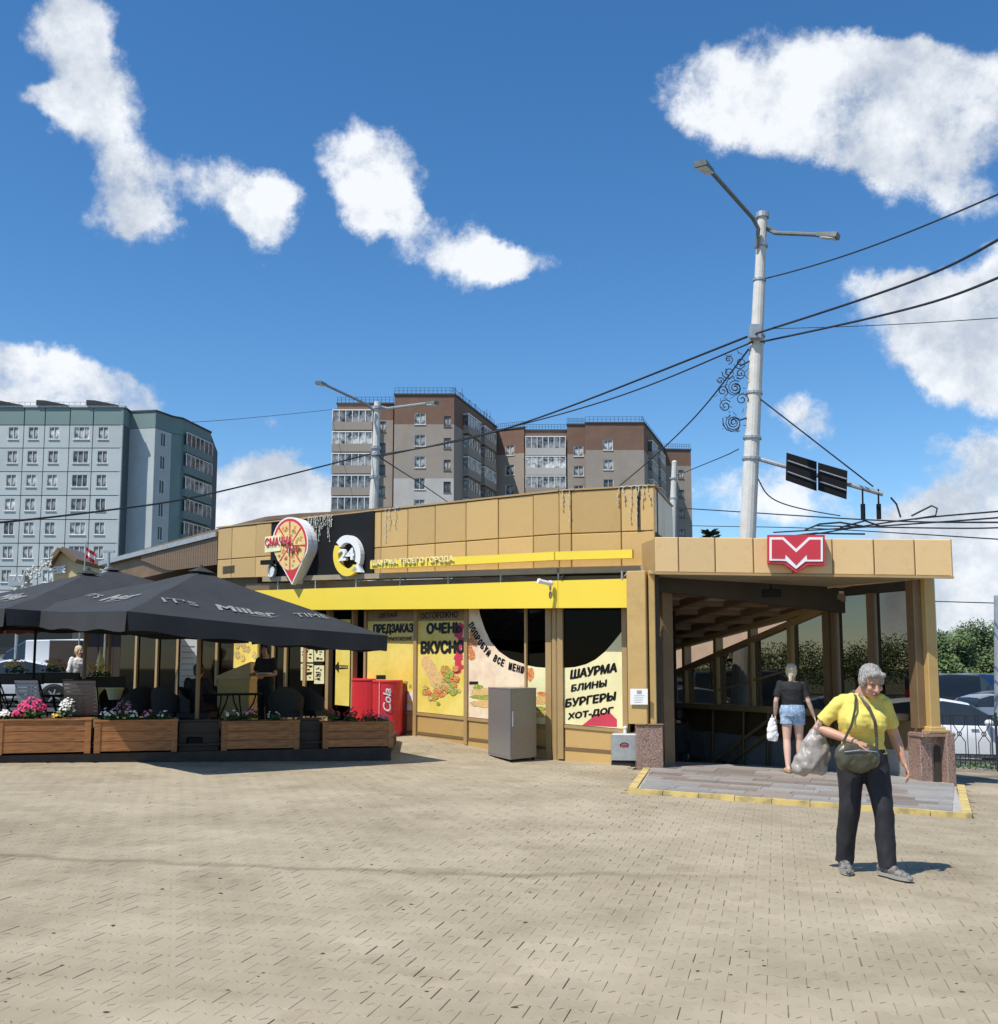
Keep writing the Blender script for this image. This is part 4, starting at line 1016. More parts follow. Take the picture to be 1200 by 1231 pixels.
# ------------------------------------------------------------------ signs
# metro sign
ms = empty('metro_sign', K.P(K.px(957,665)[0], kb_(2.5)-.02, .05), 'red M emblem box sign with pale outline on the canopy edge', 'sign')
def kz(y): return K.px(957, y, .14)[1]
def kp(x, y): return K.px(x, y, .14)
outer = [(922.5,644),(944,644),(957,655),(969,644),(992,644),(992,680),(972,681),(957,689),(941,678.5),(922.5,677)]
outer = [(922.5,644),(947,644),(957,652.5),(967,644),(991.5,644),(991.5,680),(970,680),(956,689),(942,678.5),(922.5,677)]
# flat-topped outline of the box
boxo = [(922.5,643.5),(991.5,643.5),(991.5,679),(971,679.5),(957,688.5),(942,678),(922.5,677.5)]
def scaled(pts, k, c=(957,664)): return [(c[0]+(x-c[0])*k, c[1]+(y-c[1])*k) for x, y in pts]
mb = MB(); K.poly(mb, [kp(x, y) for x, y in boxo][::-1], .20, 0, .19); build('sign_box', mb, M['redm'], ms)
mo = [(925,646.5),(942,646.5),(957,660.5),(972,646.5),(989,646.5),(989,675.5),(974,675.5),(968,675.5),(957,684.5),(945,675),(938,674.5),(925,674.5)]
mb = MB(); K.poly(mb, [kp(x, y) for x, y in mo][::-1], .216, 0, .014); build('emblem', mb, M['whitep'], ms)
mi_ = [(927.8,649.4),(940.8,649.4),(957,664.6),(973.2,649.4),(986.2,649.4),(986.2,672.8),(970,672.8),(969.6,667),(957,680),(944.2,667),(943.6,672.2),(927.8,672)]
mb = MB(); K.poly(mb, [kp(x, y) for x, y in mi_][::-1], .222, 0, .005); build('emblem', mb, M['redm'], ms)
# black board with the two emblems
bz0 = A.line(326,697,449,690,.03); bz1 = A.line(326,631,449,614,.03)
bb = empty('sign_board', A.P((aBlk0+aBlk1)/2, bz0(aBlk0), .02), 'long black board on the tan fascia carrying the shop emblems', 'sign board')
mb = MB(); A.box(mb, A.px(326,660,.03)[0], A.px(449,660,.03)[0], bz0, bz1, -.03, .03); build('board', mb, M['blackpanel'], bb)
pz_ = empty('pin_sign', A.P(A.px(352,660)[0], A.px(352,704)[1], .2), 'map-pin shaped sign with pizza slices and red Cyrillic lettering', 'sign')
cx, cyy = 349, 657; NPN = .30
def pin(k):
    pts = []
    for i in range(25):
        t = math.pi*(-.10) + (math.pi*1.2)*i/24; pts.append((cx + 21.5*k*math.cos(t), cyy - 4 - 31.5*k*math.sin(t)))
    pts.append((cx+2, cyy+46*k)); return pts
mb = MB(); A.poly(mb, A.pxs(pin(1.0), .30), .30, 0, .10); A.poly(mb, A.pxs(pin(.97), .30), .20, 0, .17); build('sign_box', mb, M['whitep'], pz_)
mb = MB(); A.poly(mb, A.pxs(pin(.94), .30), .304, 0, .004); build('pin_face', mb, M['red'], pz_)
# pizza disc: crust and separate slices with toppings
M['cheese'] = mat('cheese_print', (0.82,0.46,0.13), 0.45, 0, 0.3, 60, c2=(0.90,0.66,0.30)); 
pc = (cx, 656)
for k in range(8):
    t0 = 2*math.pi*k/8+.05; t1 = 2*math.pi*(k+1)/8-.05
    pts = [(pc[0]+1.2*math.cos((t0+t1)/2), pc[1]-1.2*math.sin((t0+t1)/2))] + [(pc[0]+18.5*math.cos(t0+(t1-t0)*i/4), pc[1]-29.5*math.sin(t0+(t1-t0)*i/4)) for i in range(5)]
    mb = MB(); A.poly(mb, A.pxs(pts, .30), .310, 0, .005)
    for q in range(5):
        tt = t0+(t1-t0)*rr.uniform(.2,.8); qq = rr.uniform(.35,.85); pblob(mb, A, .30, pc[0]+18.5*qq*math.cos(tt), pc[1]-29.5*qq*math.sin(tt), 1.6, 1.9, .0125, rr, rr.choice((1,1,2)), 7)
    build('pizza_slice', mb, [M['cheese'], M['tomato'], M['leafp']], pz_)
mb = MB(); A.box(mb, A.px(318,655,.34)[0], A.px(337,655,.34)[0], A.px(328,663,.34)[1], A.px(328,644,.34)[1], .28, .33); build('name_plate', mb, M['cream'], pz_)
def bigtext(body, x0, y0, x1, y1, sl): 
    a0, z0 = A.px(x0, y1, .35); a1, _ = A.px(x1, y1, .35); _, z1 = A.px(x0, y0, .35)
    for mi, bo, nn in ((0,.07,.338),(1,.02,.352)):
        mb = MB(); text_into(mb, body, a0, z0, a1-a0, z1-z0, lambda x, y, z: A.P(x, y+sl*(x-a0), nn+z), bo, .008); build('lettering', mb, M['whitep' if mi == 0 else 'red'], pz_)
bigtext('СМАЧНА', 319,647,351,657, -.02); bigtext('ТУТ', 343,657,359,665, -.02)
# round-the-clock emblem
ck = empty('clock_emblem', A.P(A.px(417,670)[0], A.px(417,692)[1], .1), 'round yellow and white ring emblem with the number 24', 'sign')
def ring(t0, t1, r0, r1, m, n0, n1):
    c = (417, 668); mb = MB(); S = 16
    for i in range(S):
        a_, b_ = t0+(t1-t0)*i/S, t0+(t1-t0)*(i+1)/S
        q = [(c[0]+rx*math.cos(t), c[1]-rx*1.5*math.sin(t)) for rx, t in ((r0,a_),(r1,a_),(r1,b_),(r0,b_))]
        A.poly(mb, A.pxs(q, n1), n1, 0, n1-n0)
    build('ring', mb, M[m], ck)
ring(R(-25), R(140), 10.5, 16.5, 'whitep', .05, .16); ring(R(150), R(318), 10.5, 16.5, 'yellow', .05, .16)
mb = MB(); A.poly(mb, A.pxs([(422,693-6),(434,690-2),(430,676)], .16), .16, 0, .1); build('ring_tip', mb, M['whitep'], ck)
a0, z0 = A.px(407,675,.15); a1, _ = A.px(426,675,.15); _, z1 = A.px(407,660,.15)
mb = MB(); text_into(mb, '24', a0, z0, a1-a0, z1-z0, lambda x, y, z: A.P(x, y, .13+z), .04, .03); build('lettering', mb, M['whitep'], ck)
# thin yellow sign strip
st_ = empty('sign_strip', A.P(sC-2, zb(sC), .3), 'thin yellow strip sign with raised pale lettering above the awning', 'sign')
z0l = A.line(445,684,560,678,.30); z1l = A.line(445,675,560,667.5,.30)
z0l = A.line(445,684,672,673,.30); z1l = A.line(445,674.5,672,663,.30)
mb = MB(); A.box(mb, A.px(445,680,.3)[0], sC+.13, z0l, z1l, .20, .30); build('strip', mb, M['yellow'], st_)
mb = MB(); Fr.box(mb, -.10, Fr.px(760,668,.3)[0], lambda a: z0l(sC)-.02*a, lambda a: z1l(sC)-.02*a, .20, .30); build('strip', mb, M['yellow'], st_)
a0, z0 = A.px(447,681,.31); a1, _ = A.px(546,676,.31); sl = (z0l(a1)-z0l(a0))/(a1-a0)
mb = MB(); text_into(mb, 'ШАУРМА ТВОЕГО ГОРОДА', a0, z0, a1-a0, .13, lambda x, y, z: A.P(x, y+sl*(x-a0), .325+z), .02, .012); M['creamy'] = mat('cream_letters', (0.90,0.80,0.40), .4); build('lettering', mb, M['creamy'], st_)
# icicle light strings along the fascia edges
def icicles(fac, x0, x1, yf, nn, dens, seed, label):
    r = random.Random(seed); mb = MB(); a = fac.px(x0, yf(x0), nn)[0]; a1 = fac.px(x1, yf(x1), nn)[0]; ztop = lambda q: (zt(q) if fac is A else ftl(q))
    mb.tube([fac.P(a+(a1-a)*i/8, ztop(a+(a1-a)*i/8)+.03-.02*(i % 2), nn) for i in range(9)], .006, 5)
    while a < a1:
        ln = r.uniform(.15,.62); z = ztop(a)+.01; pts = [fac.P(a, z, nn)]; w = a
        for k in range(5): w += r.uniform(-.025,.025); pts.append(fac.P(w, z-ln*(k+1)/5, nn+r.uniform(0,.03)))
        mb.tube(pts, .005, 4, caps=False)
        for p in pts[1:]: mb.box(p, (.018,.018,.03))
        a += r.uniform(.04, .16)*dens
    M.setdefault('bulbs', mat('light_string', (0.62,0.60,0.52), .5))
    o = build('light_string', mb, M['bulbs'], label=label, cat='light string', group=None)
icicles(A, 371,400, lambda x: 620, .05, .6, 1, 'dense icicle light string hanging over the black sign board')
icicles(A, 463,480, lambda x: 612, .03, 2.2, 2, 'short icicle light string on the tan fascia right of the black board')
icicles(Fr, 676,690, lambda x: 590, .03, 1.4, 3, 'icicle light string hanging at the bend of the tan fascia')
icicles(Fr, 745,781, lambda x: 590, .03, 1.0, 4, 'icicle light string at the right-hand end of the tan fascia')
# cctv cameras
cc = empty('security_camera', Fr.P(-.05, ytF(0), .2), 'white security camera fixed on the yellow awning corner', 'camera')
pc_ = A.P(sC-.02, A.px(656,702,.2)[1], .22)
mb = MB(); mb.ell(pc_, (.055,.055,.055)); build('mount', mb, M['whitep'], cc)
mb = MB(); ax = Matrix.Rotation(R(25),3,'Z') @ Matrix.Rotation(R(-80),3,'Y'); mb.lathe(pc_+Vector((-.03,-.05,-.0)), [(.032,-.02),(.038,0),(.038,.16),(.045,.17),(.045,.21)], 12, ax=ax); build('camera_body', mb, M['whitep'], cc, smooth=False)
mb = MB(); mb.tube([pc_, pc_+Vector((0,.0,-.12))], .018); mb.ell(pc_+Vector((-.0,-.01,-.20)), (.03,.03,.07)); build('lower_camera', mb, M['ledge'], cc)
c2 = empty('security_camera', A.P(A.px(322,690,.2)[0], A.px(322,695)[1], .2), 'dark security camera sticking out left of the pizza pin sign', 'camera')
p2 = A.P(A.px(322,676,.3)[0], A.px(322,676,.3)[1], .3)
mb = MB(); mb.bbox(p2, (.34,.10,.10), .01, R(-20)); mb.tube([p2, p2+Vector((.15,.1,-.1))], .02); build('camera_body', mb, M['blackpanel'], c2)
r3 = empty('ring_lamp', A.P(A.px(326,690,.1)[0], A.px(326,700)[1], .1), 'small round lamp with white rim at the lower left of the black board', 'lamp')
ac, zc = A.px(326.5,686,.1); mb = MB()
mb.tube([A.P(ac+.13*math.cos(t/12*6.283), zc+.16*math.sin(t/12*6.283), .1) for t in range(13)], .022, 6, caps=False); build('rim', mb, M['galv'], r3)
mb = MB(); A.poly(mb, [(ac+.12*math.cos(t/12*6.283), zc+.15*math.sin(t/12*6.283)) for t in range(12)], .08, 0, .04); build('lens', mb, M['lamp'], r3)
# notice on the left post
mb = MB(); nf = Fac(Vector((PA.x-.30,PA.y-.10)), Vector((PA.x-.0,PA.y-.23)))
q0, q1 = nf.px(758,850,0)[0], nf.px(779,850,0)[0]
nb = MB(); nf.poly(nb, [nf.px(758,847), nf.px(779,847), nf.px(779,828), nf.px(758,828)], .012, 0, .006); o = build('notice', nb, M['whitep'], label='white paper notice taped to the tan entrance post', cat='notice')
mb = MB()
for k in range(4): nf.poly(mb, [nf.px(763,836+k*2.6+.8), nf.px(775-k,836+k*2.6+.8), nf.px(775-k,836+k*2.6), nf.px(763,836+k*2.6)], .0135, 0, .001)
nf.poly(mb, [nf.px(766,834.5), nf.px(772,834.5), nf.px(772,830), nf.px(766,830)], .0135, 0, .001)
build('printed_lines', mb, M['galv'], o)
# ------------------------------------------------------------------ small street things by the shop
p = gpt(587, 908); p2 = gpt(614, 917); p3 = gpt(645, 914)
cab = empty('cabinet', ((p.x+p3.x)/2, (p.y+p3.y)/2+.25, G(p2.x, p2.y)), 'tall brushed steel cabinet standing on the paving before the poster windows', 'cabinet')
h_ = at(614, 829, p2.y).z - G(p2.x, p2.y)
f = [Vector(p.xy), Vector(p2.xy), Vector(p3.xy)]; f.append(f[0]+f[2]-f[1])
mb = MB(); g_ = G(p2.x, p2.y); mb.hexa([Vector((v.x,v.y,g_+.05)) for v in f] + [Vector((v.x,v.y,g_+h_)) for v in f]); o = build('body', mb, M['steel'], cab)
cf0 = sum(f, Vector((0,0)))/4
mb = MB(); q = [cf0+(v-cf0)*1.012 for v in f]; mb.hexa([Vector((v.x,v.y,g_+h_+.001)) for v in q] + [Vector((v.x,v.y,g_+h_+.02)) for v in q]); build('top', mb, M['steel'], cab)
for (u, v, nm) in ((f[0], f[1], 'side_panel'), (f[1], f[2], 'door')):
    ff = Fac(u, v); mb = MB(); ff.box(mb, .02, ff.len-.02, g_+.09, g_+h_-.02, 0, .006); build(nm, mb, M['steel'], cab)
ff = Fac(f[1], f[2]); mb = MB(); ff.box(mb, .03, .045, g_+.6, g_+.85, .006, .03); build('handle', mb, M['galv'], cab)
for v in q: mb = MB(); mb.tube([Vector((*(cf0+(v-cf0)*.85), g_-.01)), Vector((*(cf0+(v-cf0)*.85), g_+.06))], .03); build('foot', mb, M['blackpanel'], cab)
# grey bin / barrier box with round mark
p = gpt(754, 921); g_ = G(p.x, p.y)
bn = empty('sign_block', (p.x, p.y+.15, g_), 'small grey box with a round red mark by the left entrance post', 'box')
w_ = 34/FPX*p.y*.95
mb = MB(); mb.bbox((p.x, p.y+.2, g_+.09+.22), (w_, .34, .44), .02, R(-12)); build('body', mb, M['galv'], bn)
mb = MB(); mb.bbox((p.x+.03, p.y+.2, g_+.045), (w_+.06, .30, .08), .01, R(-12)); build('base', mb, M['rubber'], bn)
rm = Matrix.Rotation(R(-12),3,'Z')
def fr(x, z, d=0.0): return Vector((p.x, p.y+.2, g_+.31)) + rm @ Vector((x, -.172-d, z))
mb = MB(); mb.tube([fr(.075*math.cos(R(a)), .02+.05*math.sin(R(a)), .004) for a in range(20,181,20)], .007, 5); build('mark', mb, M['blackpanel'], bn)
mb = MB(); text_into(mb, 'СМАК', -.07, -.02, .14, .05, lambda x, y, z: fr(x, y+.015, .004), .06); build('mark_lettering', mb, M['redm'], bn)
mb = MB(); mb.tube([Vector((p.x,p.y+.2,g_+.52)), Vector((p.x,p.y+.2,g_+.60))], .03, 8); mb.ell((p.x,p.y+.2,g_+.62),(.035,.035,.03)); build('knob', mb, M['whitep'], bn)
mb = MB(); mb.tube([Vector((p.x+.22,p.y+.3,g_)), Vector((p.x+.26,p.y+.3,g_+.3)), Vector((p.x+.22,p.y+.3,g_+.5)), Vector((p.x+.16,p.y+.3,g_+.55))], .022, 8); build('hose', mb, M['rubber'], bn)

# ------------------------------------------------------------------ terrace
PL0 = Vector((-7.75, 16.25)); PL1 = Vector((-1.80, 18.05)); T = Fac(PL0 - (PL1-PL0)*0.6, PL1)     # front line of the planters
Ts = lambda x, y=890: T.px(x, y, 0)[0]
dz0 = .42                                             # terrace floor height
deck = empty('terrace_deck', (-5.5, 19, .1), 'dark raised wooden terrace floor under the charcoal umbrellas', 'terrace')
nT = 40
dk = [T.P(0,0,-.06), T.P(T.len-.05,0,-.06), T.P(T.len+.55,0,-2.2), Vector((-3.9,22.2,0)), Vector((-6.8,24.8,0)), Vector((-15,24.5,0))]
dd = [(q.x, q.y) for q in dk]
# boards
k = 0; y = 13.0
core_ = dd
for k in range(62):
    q = [T.P(-3, 0, -.06-k*.16), T.P(T.len+3, 0, -.06-k*.16), T.P(T.len+3, 0, -.06-k*.16-.152), T.P(-3, 0, -.06-k*.16-.152)]
    bm = bmesh.new(); bm.faces.new([bm.verts.new((v.x, v.y, 0)) for v in q])
    for a in range(len(core_)):
        c0 = core_[a]; c1 = core_[(a+1) % len(core_)]
        bmesh.ops.bisect_plane(bm, geom=bm.verts[:]+bm.edges[:]+bm.faces[:], plane_co=(c0[0], c0[1], 0), plane_no=(c1[1]-c0[1], -(c1[0]-c0[0]), 0), clear_outer=True)
    if not bm.faces: bm.free(); continue
    pts = [(v.co.x, v.co.y) for v in bm.faces[:][0].verts]; bm.free()
    ar = sum(pts[i][0]*pts[(i+1) % len(pts)][1] - pts[(i+1) % len(pts)][0]*pts[i][1] for i in range(len(pts)))
    if ar < 0: pts = pts[::-1]
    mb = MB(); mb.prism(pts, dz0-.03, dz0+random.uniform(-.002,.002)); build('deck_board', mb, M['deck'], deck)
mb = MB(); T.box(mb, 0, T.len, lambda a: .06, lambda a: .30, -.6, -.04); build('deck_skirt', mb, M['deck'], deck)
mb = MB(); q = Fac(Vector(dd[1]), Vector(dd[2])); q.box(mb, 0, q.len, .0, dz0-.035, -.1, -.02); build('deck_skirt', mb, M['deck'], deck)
# planters
ptop = T.line(5,864,470,868); pbot = T.line(5,906,470,897)
def planter(x0, x1, label):
    a0, a1 = Ts(x0), Ts(x1); z0 = pbot((a0+a1)/2); z1 = ptop((a0+a1)/2); d = .42
    e = empty('wooden_planter', T.P((a0+a1)/2, z0, -.2), label, 'planter', 'wooden flower planters along the terrace edge')
    h = (z1-z0-.025)/3
    for k in range(3):
        mb = MB(); 
        for (n0, n1) in ((-.025, 0),): T.box(mb, a0+.02, a1-.02, z0+k*h+.003, z0+(k+1)*h-.003, n0, n1)
        build('plank', mb, M['wood'], e)
        mb = MB(); T.box(mb, a0+.02, a1-.02, z0+k*h+.003, z0+(k+1)*h-.003, -d, -d+.025); build('plank', mb, M['wood'], e)
    for a in (a0, a1-.09):
        for n in (0, -d+.02): mb = MB(); T.box(mb, a, a+.09, z0-.02, z1-.026, n-.035 if n == 0 else n-.03, n+.012 if n == 0 else n); build('post', mb, M['wood'], e)
        for k in range(3): mb = MB(); T.box(mb, a+.01 if a == a0 else a+.055, a+.035 if a == a0 else a+.08, z0+k*h+.003, z0+(k+1)*h-.003, -d+.03, -.04); build('plank', mb, M['wood'], e)
    mb = MB(); T.box(mb, a0-.01, a1+.01, z1-.024, z1, -.075, .02); build('rim', mb, M['wood'], e)
    mb = MB(); T.box(mb, a0-.01, a1+.01, z1-.024, z1, -d-.02, -d+.06); build('rim', mb, M['wood'], e)
    mb = MB(); T.box(mb, a0+.1, a1-.1, z0, z1-.05, -d+.03, -.03); build('soil', mb, M['dark'], e)
    return a0, a1, z1
planter(-112, -8, 'wooden planter at the far left edge of the terrace')
PLs = [(-5,109,'pine planter with bright pink geranium and white flowers'), (113,213,'second pine planter from the left with small pink and white flowers'), (266,360,'shaded pine planter left of the dark gap by the wicker sofa'), (388,473,'right-hand pine planter with dark red flowers by the red cooler')]
for q in PLs: planter(*q)
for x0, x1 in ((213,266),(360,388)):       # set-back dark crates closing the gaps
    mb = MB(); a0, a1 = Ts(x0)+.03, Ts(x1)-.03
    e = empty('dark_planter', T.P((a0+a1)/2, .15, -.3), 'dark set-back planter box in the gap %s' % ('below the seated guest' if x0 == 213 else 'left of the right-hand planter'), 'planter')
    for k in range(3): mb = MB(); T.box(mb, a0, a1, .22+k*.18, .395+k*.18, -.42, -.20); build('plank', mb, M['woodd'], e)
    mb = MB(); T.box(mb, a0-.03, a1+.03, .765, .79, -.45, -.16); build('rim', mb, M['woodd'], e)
# flowers
def flower(loc, r0, petals, n, label, seed, leaves=70, hgt=1.0, group='flowering plants in the terrace planters'):
    r = random.Random(seed); e = empty('flowering_plant', loc, label, 'flowers', group); c = Vector(loc) + Vector((0,0,r0*.75*hgt))
    mb = MB()
    for k in range(leaves):
        d = Vector((r.gauss(0,1), r.gauss(0,1), r.gauss(0,.6))).normalized()*r0*r.uniform(.3,1.0); d.z = abs(d.z)*.9*hgt - r0*.45
        p_ = c+d; s = r.uniform(.018,.045); u = Vector((r.gauss(0,1),r.gauss(0,1),r.gauss(0,.5))).normalized(); w = u.orthogonal().normalized()
        mb.add([p_-u*s, p_+w*s*.7, p_+u*s, p_-w*s*.7], [(0,1,2,3)])
    for k in range(5): mb.tube([Vector(loc), c+Vector((r.uniform(-.5,.5)*r0, r.uniform(-.5,.5)*r0, 0))], .006, 4)
    build('foliage', mb, M['leaf'], e, kind='stuff')
    mb = MB()
    for k in range(n):
        d = Vector((r.gauss(0,1), r.gauss(0,1)-.6, abs(r.gauss(0,.8)))).normalized()*r0*r.uniform(.75,1.05); d.z = d.z*hgt
        p_ = c+d; nn = (d + Vector((0,-.3*r0,.5*r0))).normalized(); u = nn.orthogonal().normalized(); w = nn.cross(u); s = r.uniform(.018,.032)
        for q in range(5):
            t = 6.283*q/5; a_ = p_ + (u*math.cos(t)+w*math.sin(t))*s; b_ = u*math.cos(t+.6)+w*math.sin(t+.6); c_ = u*math.cos(t-.6)+w*math.sin(t-.6)
            mb.add([p_-nn*.006, p_+c_*s*.75, a_+nn*.006, p_+b_*s*.75], [(0,1,2,3)])
    build('blossoms', mb, M[petals], e, kind='stuff'); return e
def fl(x, pet, rad, n, label, seed, y=864, **k):
    a = Ts(x, y); flower(tuple(T.P(a, ptop(a)-.03, -.2)), rad, pet, n, label, seed, **k)
fl(37,'fpink',.21,120,'bright pink geranium in the left planter in front of the pale chair',1,leaves=110)
fl(20,'fpink',.10,26,'small loose pink flowers left of the bright geranium',2)
fl(78,'fwhite',.13,46,'white flowers beside the taupe sling chair in the left planter',3, hgt=1.6)
fl(66,'fyellow',.08,16,'low pale yellow flowers between geranium and white flowers',4)
fl(3,'fwhite',.09,22,'small white flowers at the left picture edge',5)
fl(30,'fyellow',.08,14,'creamy flowers low in front of the pink geranium',6)
fl(130,'fwhite',.12,16,'leafy plant with sparse white flowers right of the taupe chair',7)
fl(148,'flilac',.15,30,'lilac pink flowers in the second planter',8, hgt=1.25)
fl(158,'fwhite',.11,12,'greenish white flowers in the middle of the second planter',9)
fl(180,'flilac',.12,12,'dark leafy plant with few lilac flowers',10); fl(198,'fwhite',.11,7,'dark low plant at the right end of the second planter',11)
fl(280,'fwhite',.13,8,'dark leafy plant at the left end of the shaded planter',12); fl(302,'flilac',.15,14,'dark plant with lilac flowers in the shaded planter',13, hgt=1.2); fl(330,'fwhite',.12,8,'dark low plant under the waiter in the shaded planter',14)
fl(402,'fred',.14,18,'dark red flowers at the left of the right-hand planter',15,hgt=1.3); fl(425,'fred',.15,22,'dark red flowers in the middle of the right-hand planter',16); fl(446,'fred',.14,20,'dark red flowers in front of the red cooler',17); fl(463,'flilac',.10,14,'small lilac flowers at the right end of the right-hand planter',18)

# umbrellas
def umbrella(ctr, ang, h, zc, za, tilt, label, name='patio_umbrella', texts=(), m='umb', val=.26, pole=True, group='large square umbrellas over the terrace'):
    e = empty(name, (ctr[0], ctr[1], dz0), label, 'umbrella', group)
    ca, sa = math.cos(ang), math.sin(ang)
    def zz(x, y):
        r_ = max(abs(x), abs(y))/h; mn = min(abs(x), abs(y))/max(1e-6, max(abs(x), abs(y)))
        z = za + (zc-za)*(r_**0.93) - .09*r_*(1-mn)*math.sin(min(1, r_)*math.pi*.9)
        z += .06*noise.noise(Vector((x*1.3, y*1.3, ctr[0])))*min(1, r_*1.5)*(1-min(1, r_)**6)
        return z + tilt[0]*x + tilt[1]*y
    def Wp(x, y, z): return Vector((ctr[0]+x*ca-y*sa, ctr[1]+x*sa+y*ca, z))
    n = 12
    for s in range(4):
        R4 = Matrix.Rotation(s*math.pi/2, 2)
        mb = MB(); grid = []
        for i in range(n+1):
            r_ = h*(0.03+0.97*i/n)
            for j in range(n+1):
                t = -1+2*j/n; v = R4 @ Vector((r_*t, -r_)); k_ = (.012*math.sin(j*2.1+s)*math.sin(i*.9)) * (i/n)*(1-(i/n)**4)
                grid.append(Wp(v.x, v.y, zz(v.x, v.y)+k_))
        mb.add(grid, [(i*(n+1)+j, i*(n+1)+j+1, (i+1)*(n+1)+j+1, (i+1)*(n+1)+j) for i in range(n) for j in range(n)])
        build('canopy_panel', mb, M[m], e, smooth=True)
        mb = MB(); g2 = []
        for j in range(2*n+1):
            t = -1+j/n; v = R4 @ Vector((h*t*.998, -h)); w = R4 @ Vector((h*t*.985, -h*1.004 - .012*math.sin(j*1.3)))
            zt2 = zz(v.x, v.y); g2 += [Wp(v.x, v.y, zt2+.004), Wp(w.x, w.y, zt2-val+.02*math.sin(j*.9+s))]
        mb.add(g2, [(2*j, 2*j+1, 2*j+3, 2*j+2) for j in range(2*n)])
        build('valance', mb, M[m], e, smooth=True)
    mb = MB(); 
    for s in range(4):
        sx, sy = ((1,1),(-1,1),(-1,-1),(1,-1))[s]; pts = [Wp(sx*h*t, sy*h*t, zz(sx*h*t, sy*h*t)-.055) for t in (.02,.15,.3,.45,.6,.75,.9,.98)]
        mb = MB(); mb.tube(pts, .018, 6); build('rib', mb, M['bronze'], e)
        mb = MB(); mb.tube([Wp(0,0,za-.75), Wp(sx*h*.45, sy*h*.45, zz(sx*h*.45, sy*h*.45)-.04)], .014, 6); build('strut', mb, M['bronze'], e)
    mb = MB(); mb.tube([Wp(0,0,dz0), Wp(0,0,za+.02)], .035, 10); build('pole', mb, M['bronze'], e)
    mb = MB(); mb.lathe(Wp(0,0,za-.04), [(.10,0),(.12,.03),(.05,.07),(.03,.12),(.012,.14)], 10); build('finial', mb, M[m], e)
    mb = MB(); c4 = [(-.13,-.13),(.13,-.13),(.13,.13),(-.13,.13)]      # vent cap
    mb.add([Wp(0,0,za+.07)] + [Wp(x*1.25,y*1.25,zz(x*1.25,y*1.25)+.05) for x, y in c4], [(0,1,2),(0,2,3),(0,3,4),(0,4,1)]); build('vent_cap', mb, M[m], e)
    mb = MB(); mb.bbox((ctr[0],ctr[1],dz0+.05), (.46,.46,.10), .02, ang); build('base', mb, M['blackpanel'], e)
    for (side, body, cx_, cy_, w, hh, sh, rot) in texts:
        R4 = Matrix.Rotation(side*math.pi/2, 2)
        def fn(x, y, z):
            v = R4 @ Vector((x, y)); return Wp(v.x, v.y, zz(v.x, v.y)+.020)
        mb = MB(); text_into(mb, body, cx_-w/2, cy_-hh/2, w, hh, fn, .01 if body != 'Miller' else .03, 0, shear=sh, rot=rot); build('lettering', mb, M['umbprint'], e)
        if body == 'Miller': mb = MB(); mb.add([fn(cx_-w*.45,cy_-hh*.75,0), fn(cx_+w*.3,cy_-hh*.62,0), fn(cx_+w*.55,cy_-hh*.25,0), fn(cx_+w*.3,cy_-hh*.70,0)], [(0,1,2,3)]); build('flourish', mb, M['umbprint'], e)
    return e
h4 = 2.2; an = R(42.8)
C1 = Vector((-4.92, 14.0)); ctr1 = C1 + Vector((math.cos(an)-math.sin(an), math.sin(an)+math.cos(an)))*h4
# heights: near corner 2.33 top edge, right corner 2.10, left corner 2.55
umbrella(ctr1+Vector((-.12,.42)), an, h4, 2.36, 3.22, (-.055, .045), 'charcoal square umbrella with script lettering on its front slope', texts=[(0,"IT'S",-1.15,-1.62,.55,.16,.1,0),(0,'Miller',-.02,-1.55,1.0,.30,.25,0),(0,'TIME',1.10,-1.62,.60,.16,.1,0),(3,"IT'S",-.9,-1.40,.45,.14,.1,0),(3,'Miller',.1,-1.35,1.1,.32,.25,0)])
umbrella((-7.55, 19.5), R(44), 2.2, 2.55, 3.36, (-.02, .03), 'charcoal umbrella in the second row cut by the left picture edge', texts=[(3,'Miller',.1,-1.35,1.1,.3,.25,0),(0,"Miller",.0,-1.35,1.1,.3,.25,0)])
umbrella((-8.6, 23.6), R(44), 2.2, 3.0, 3.80, (0, .0), 'charcoal umbrella peak showing behind the front two')
umbrella((-13.2, 24.5), R(40), 2.4, 2.75, 3.95, (0, 0), 'faded red umbrella at the left picture edge', m='umbred')
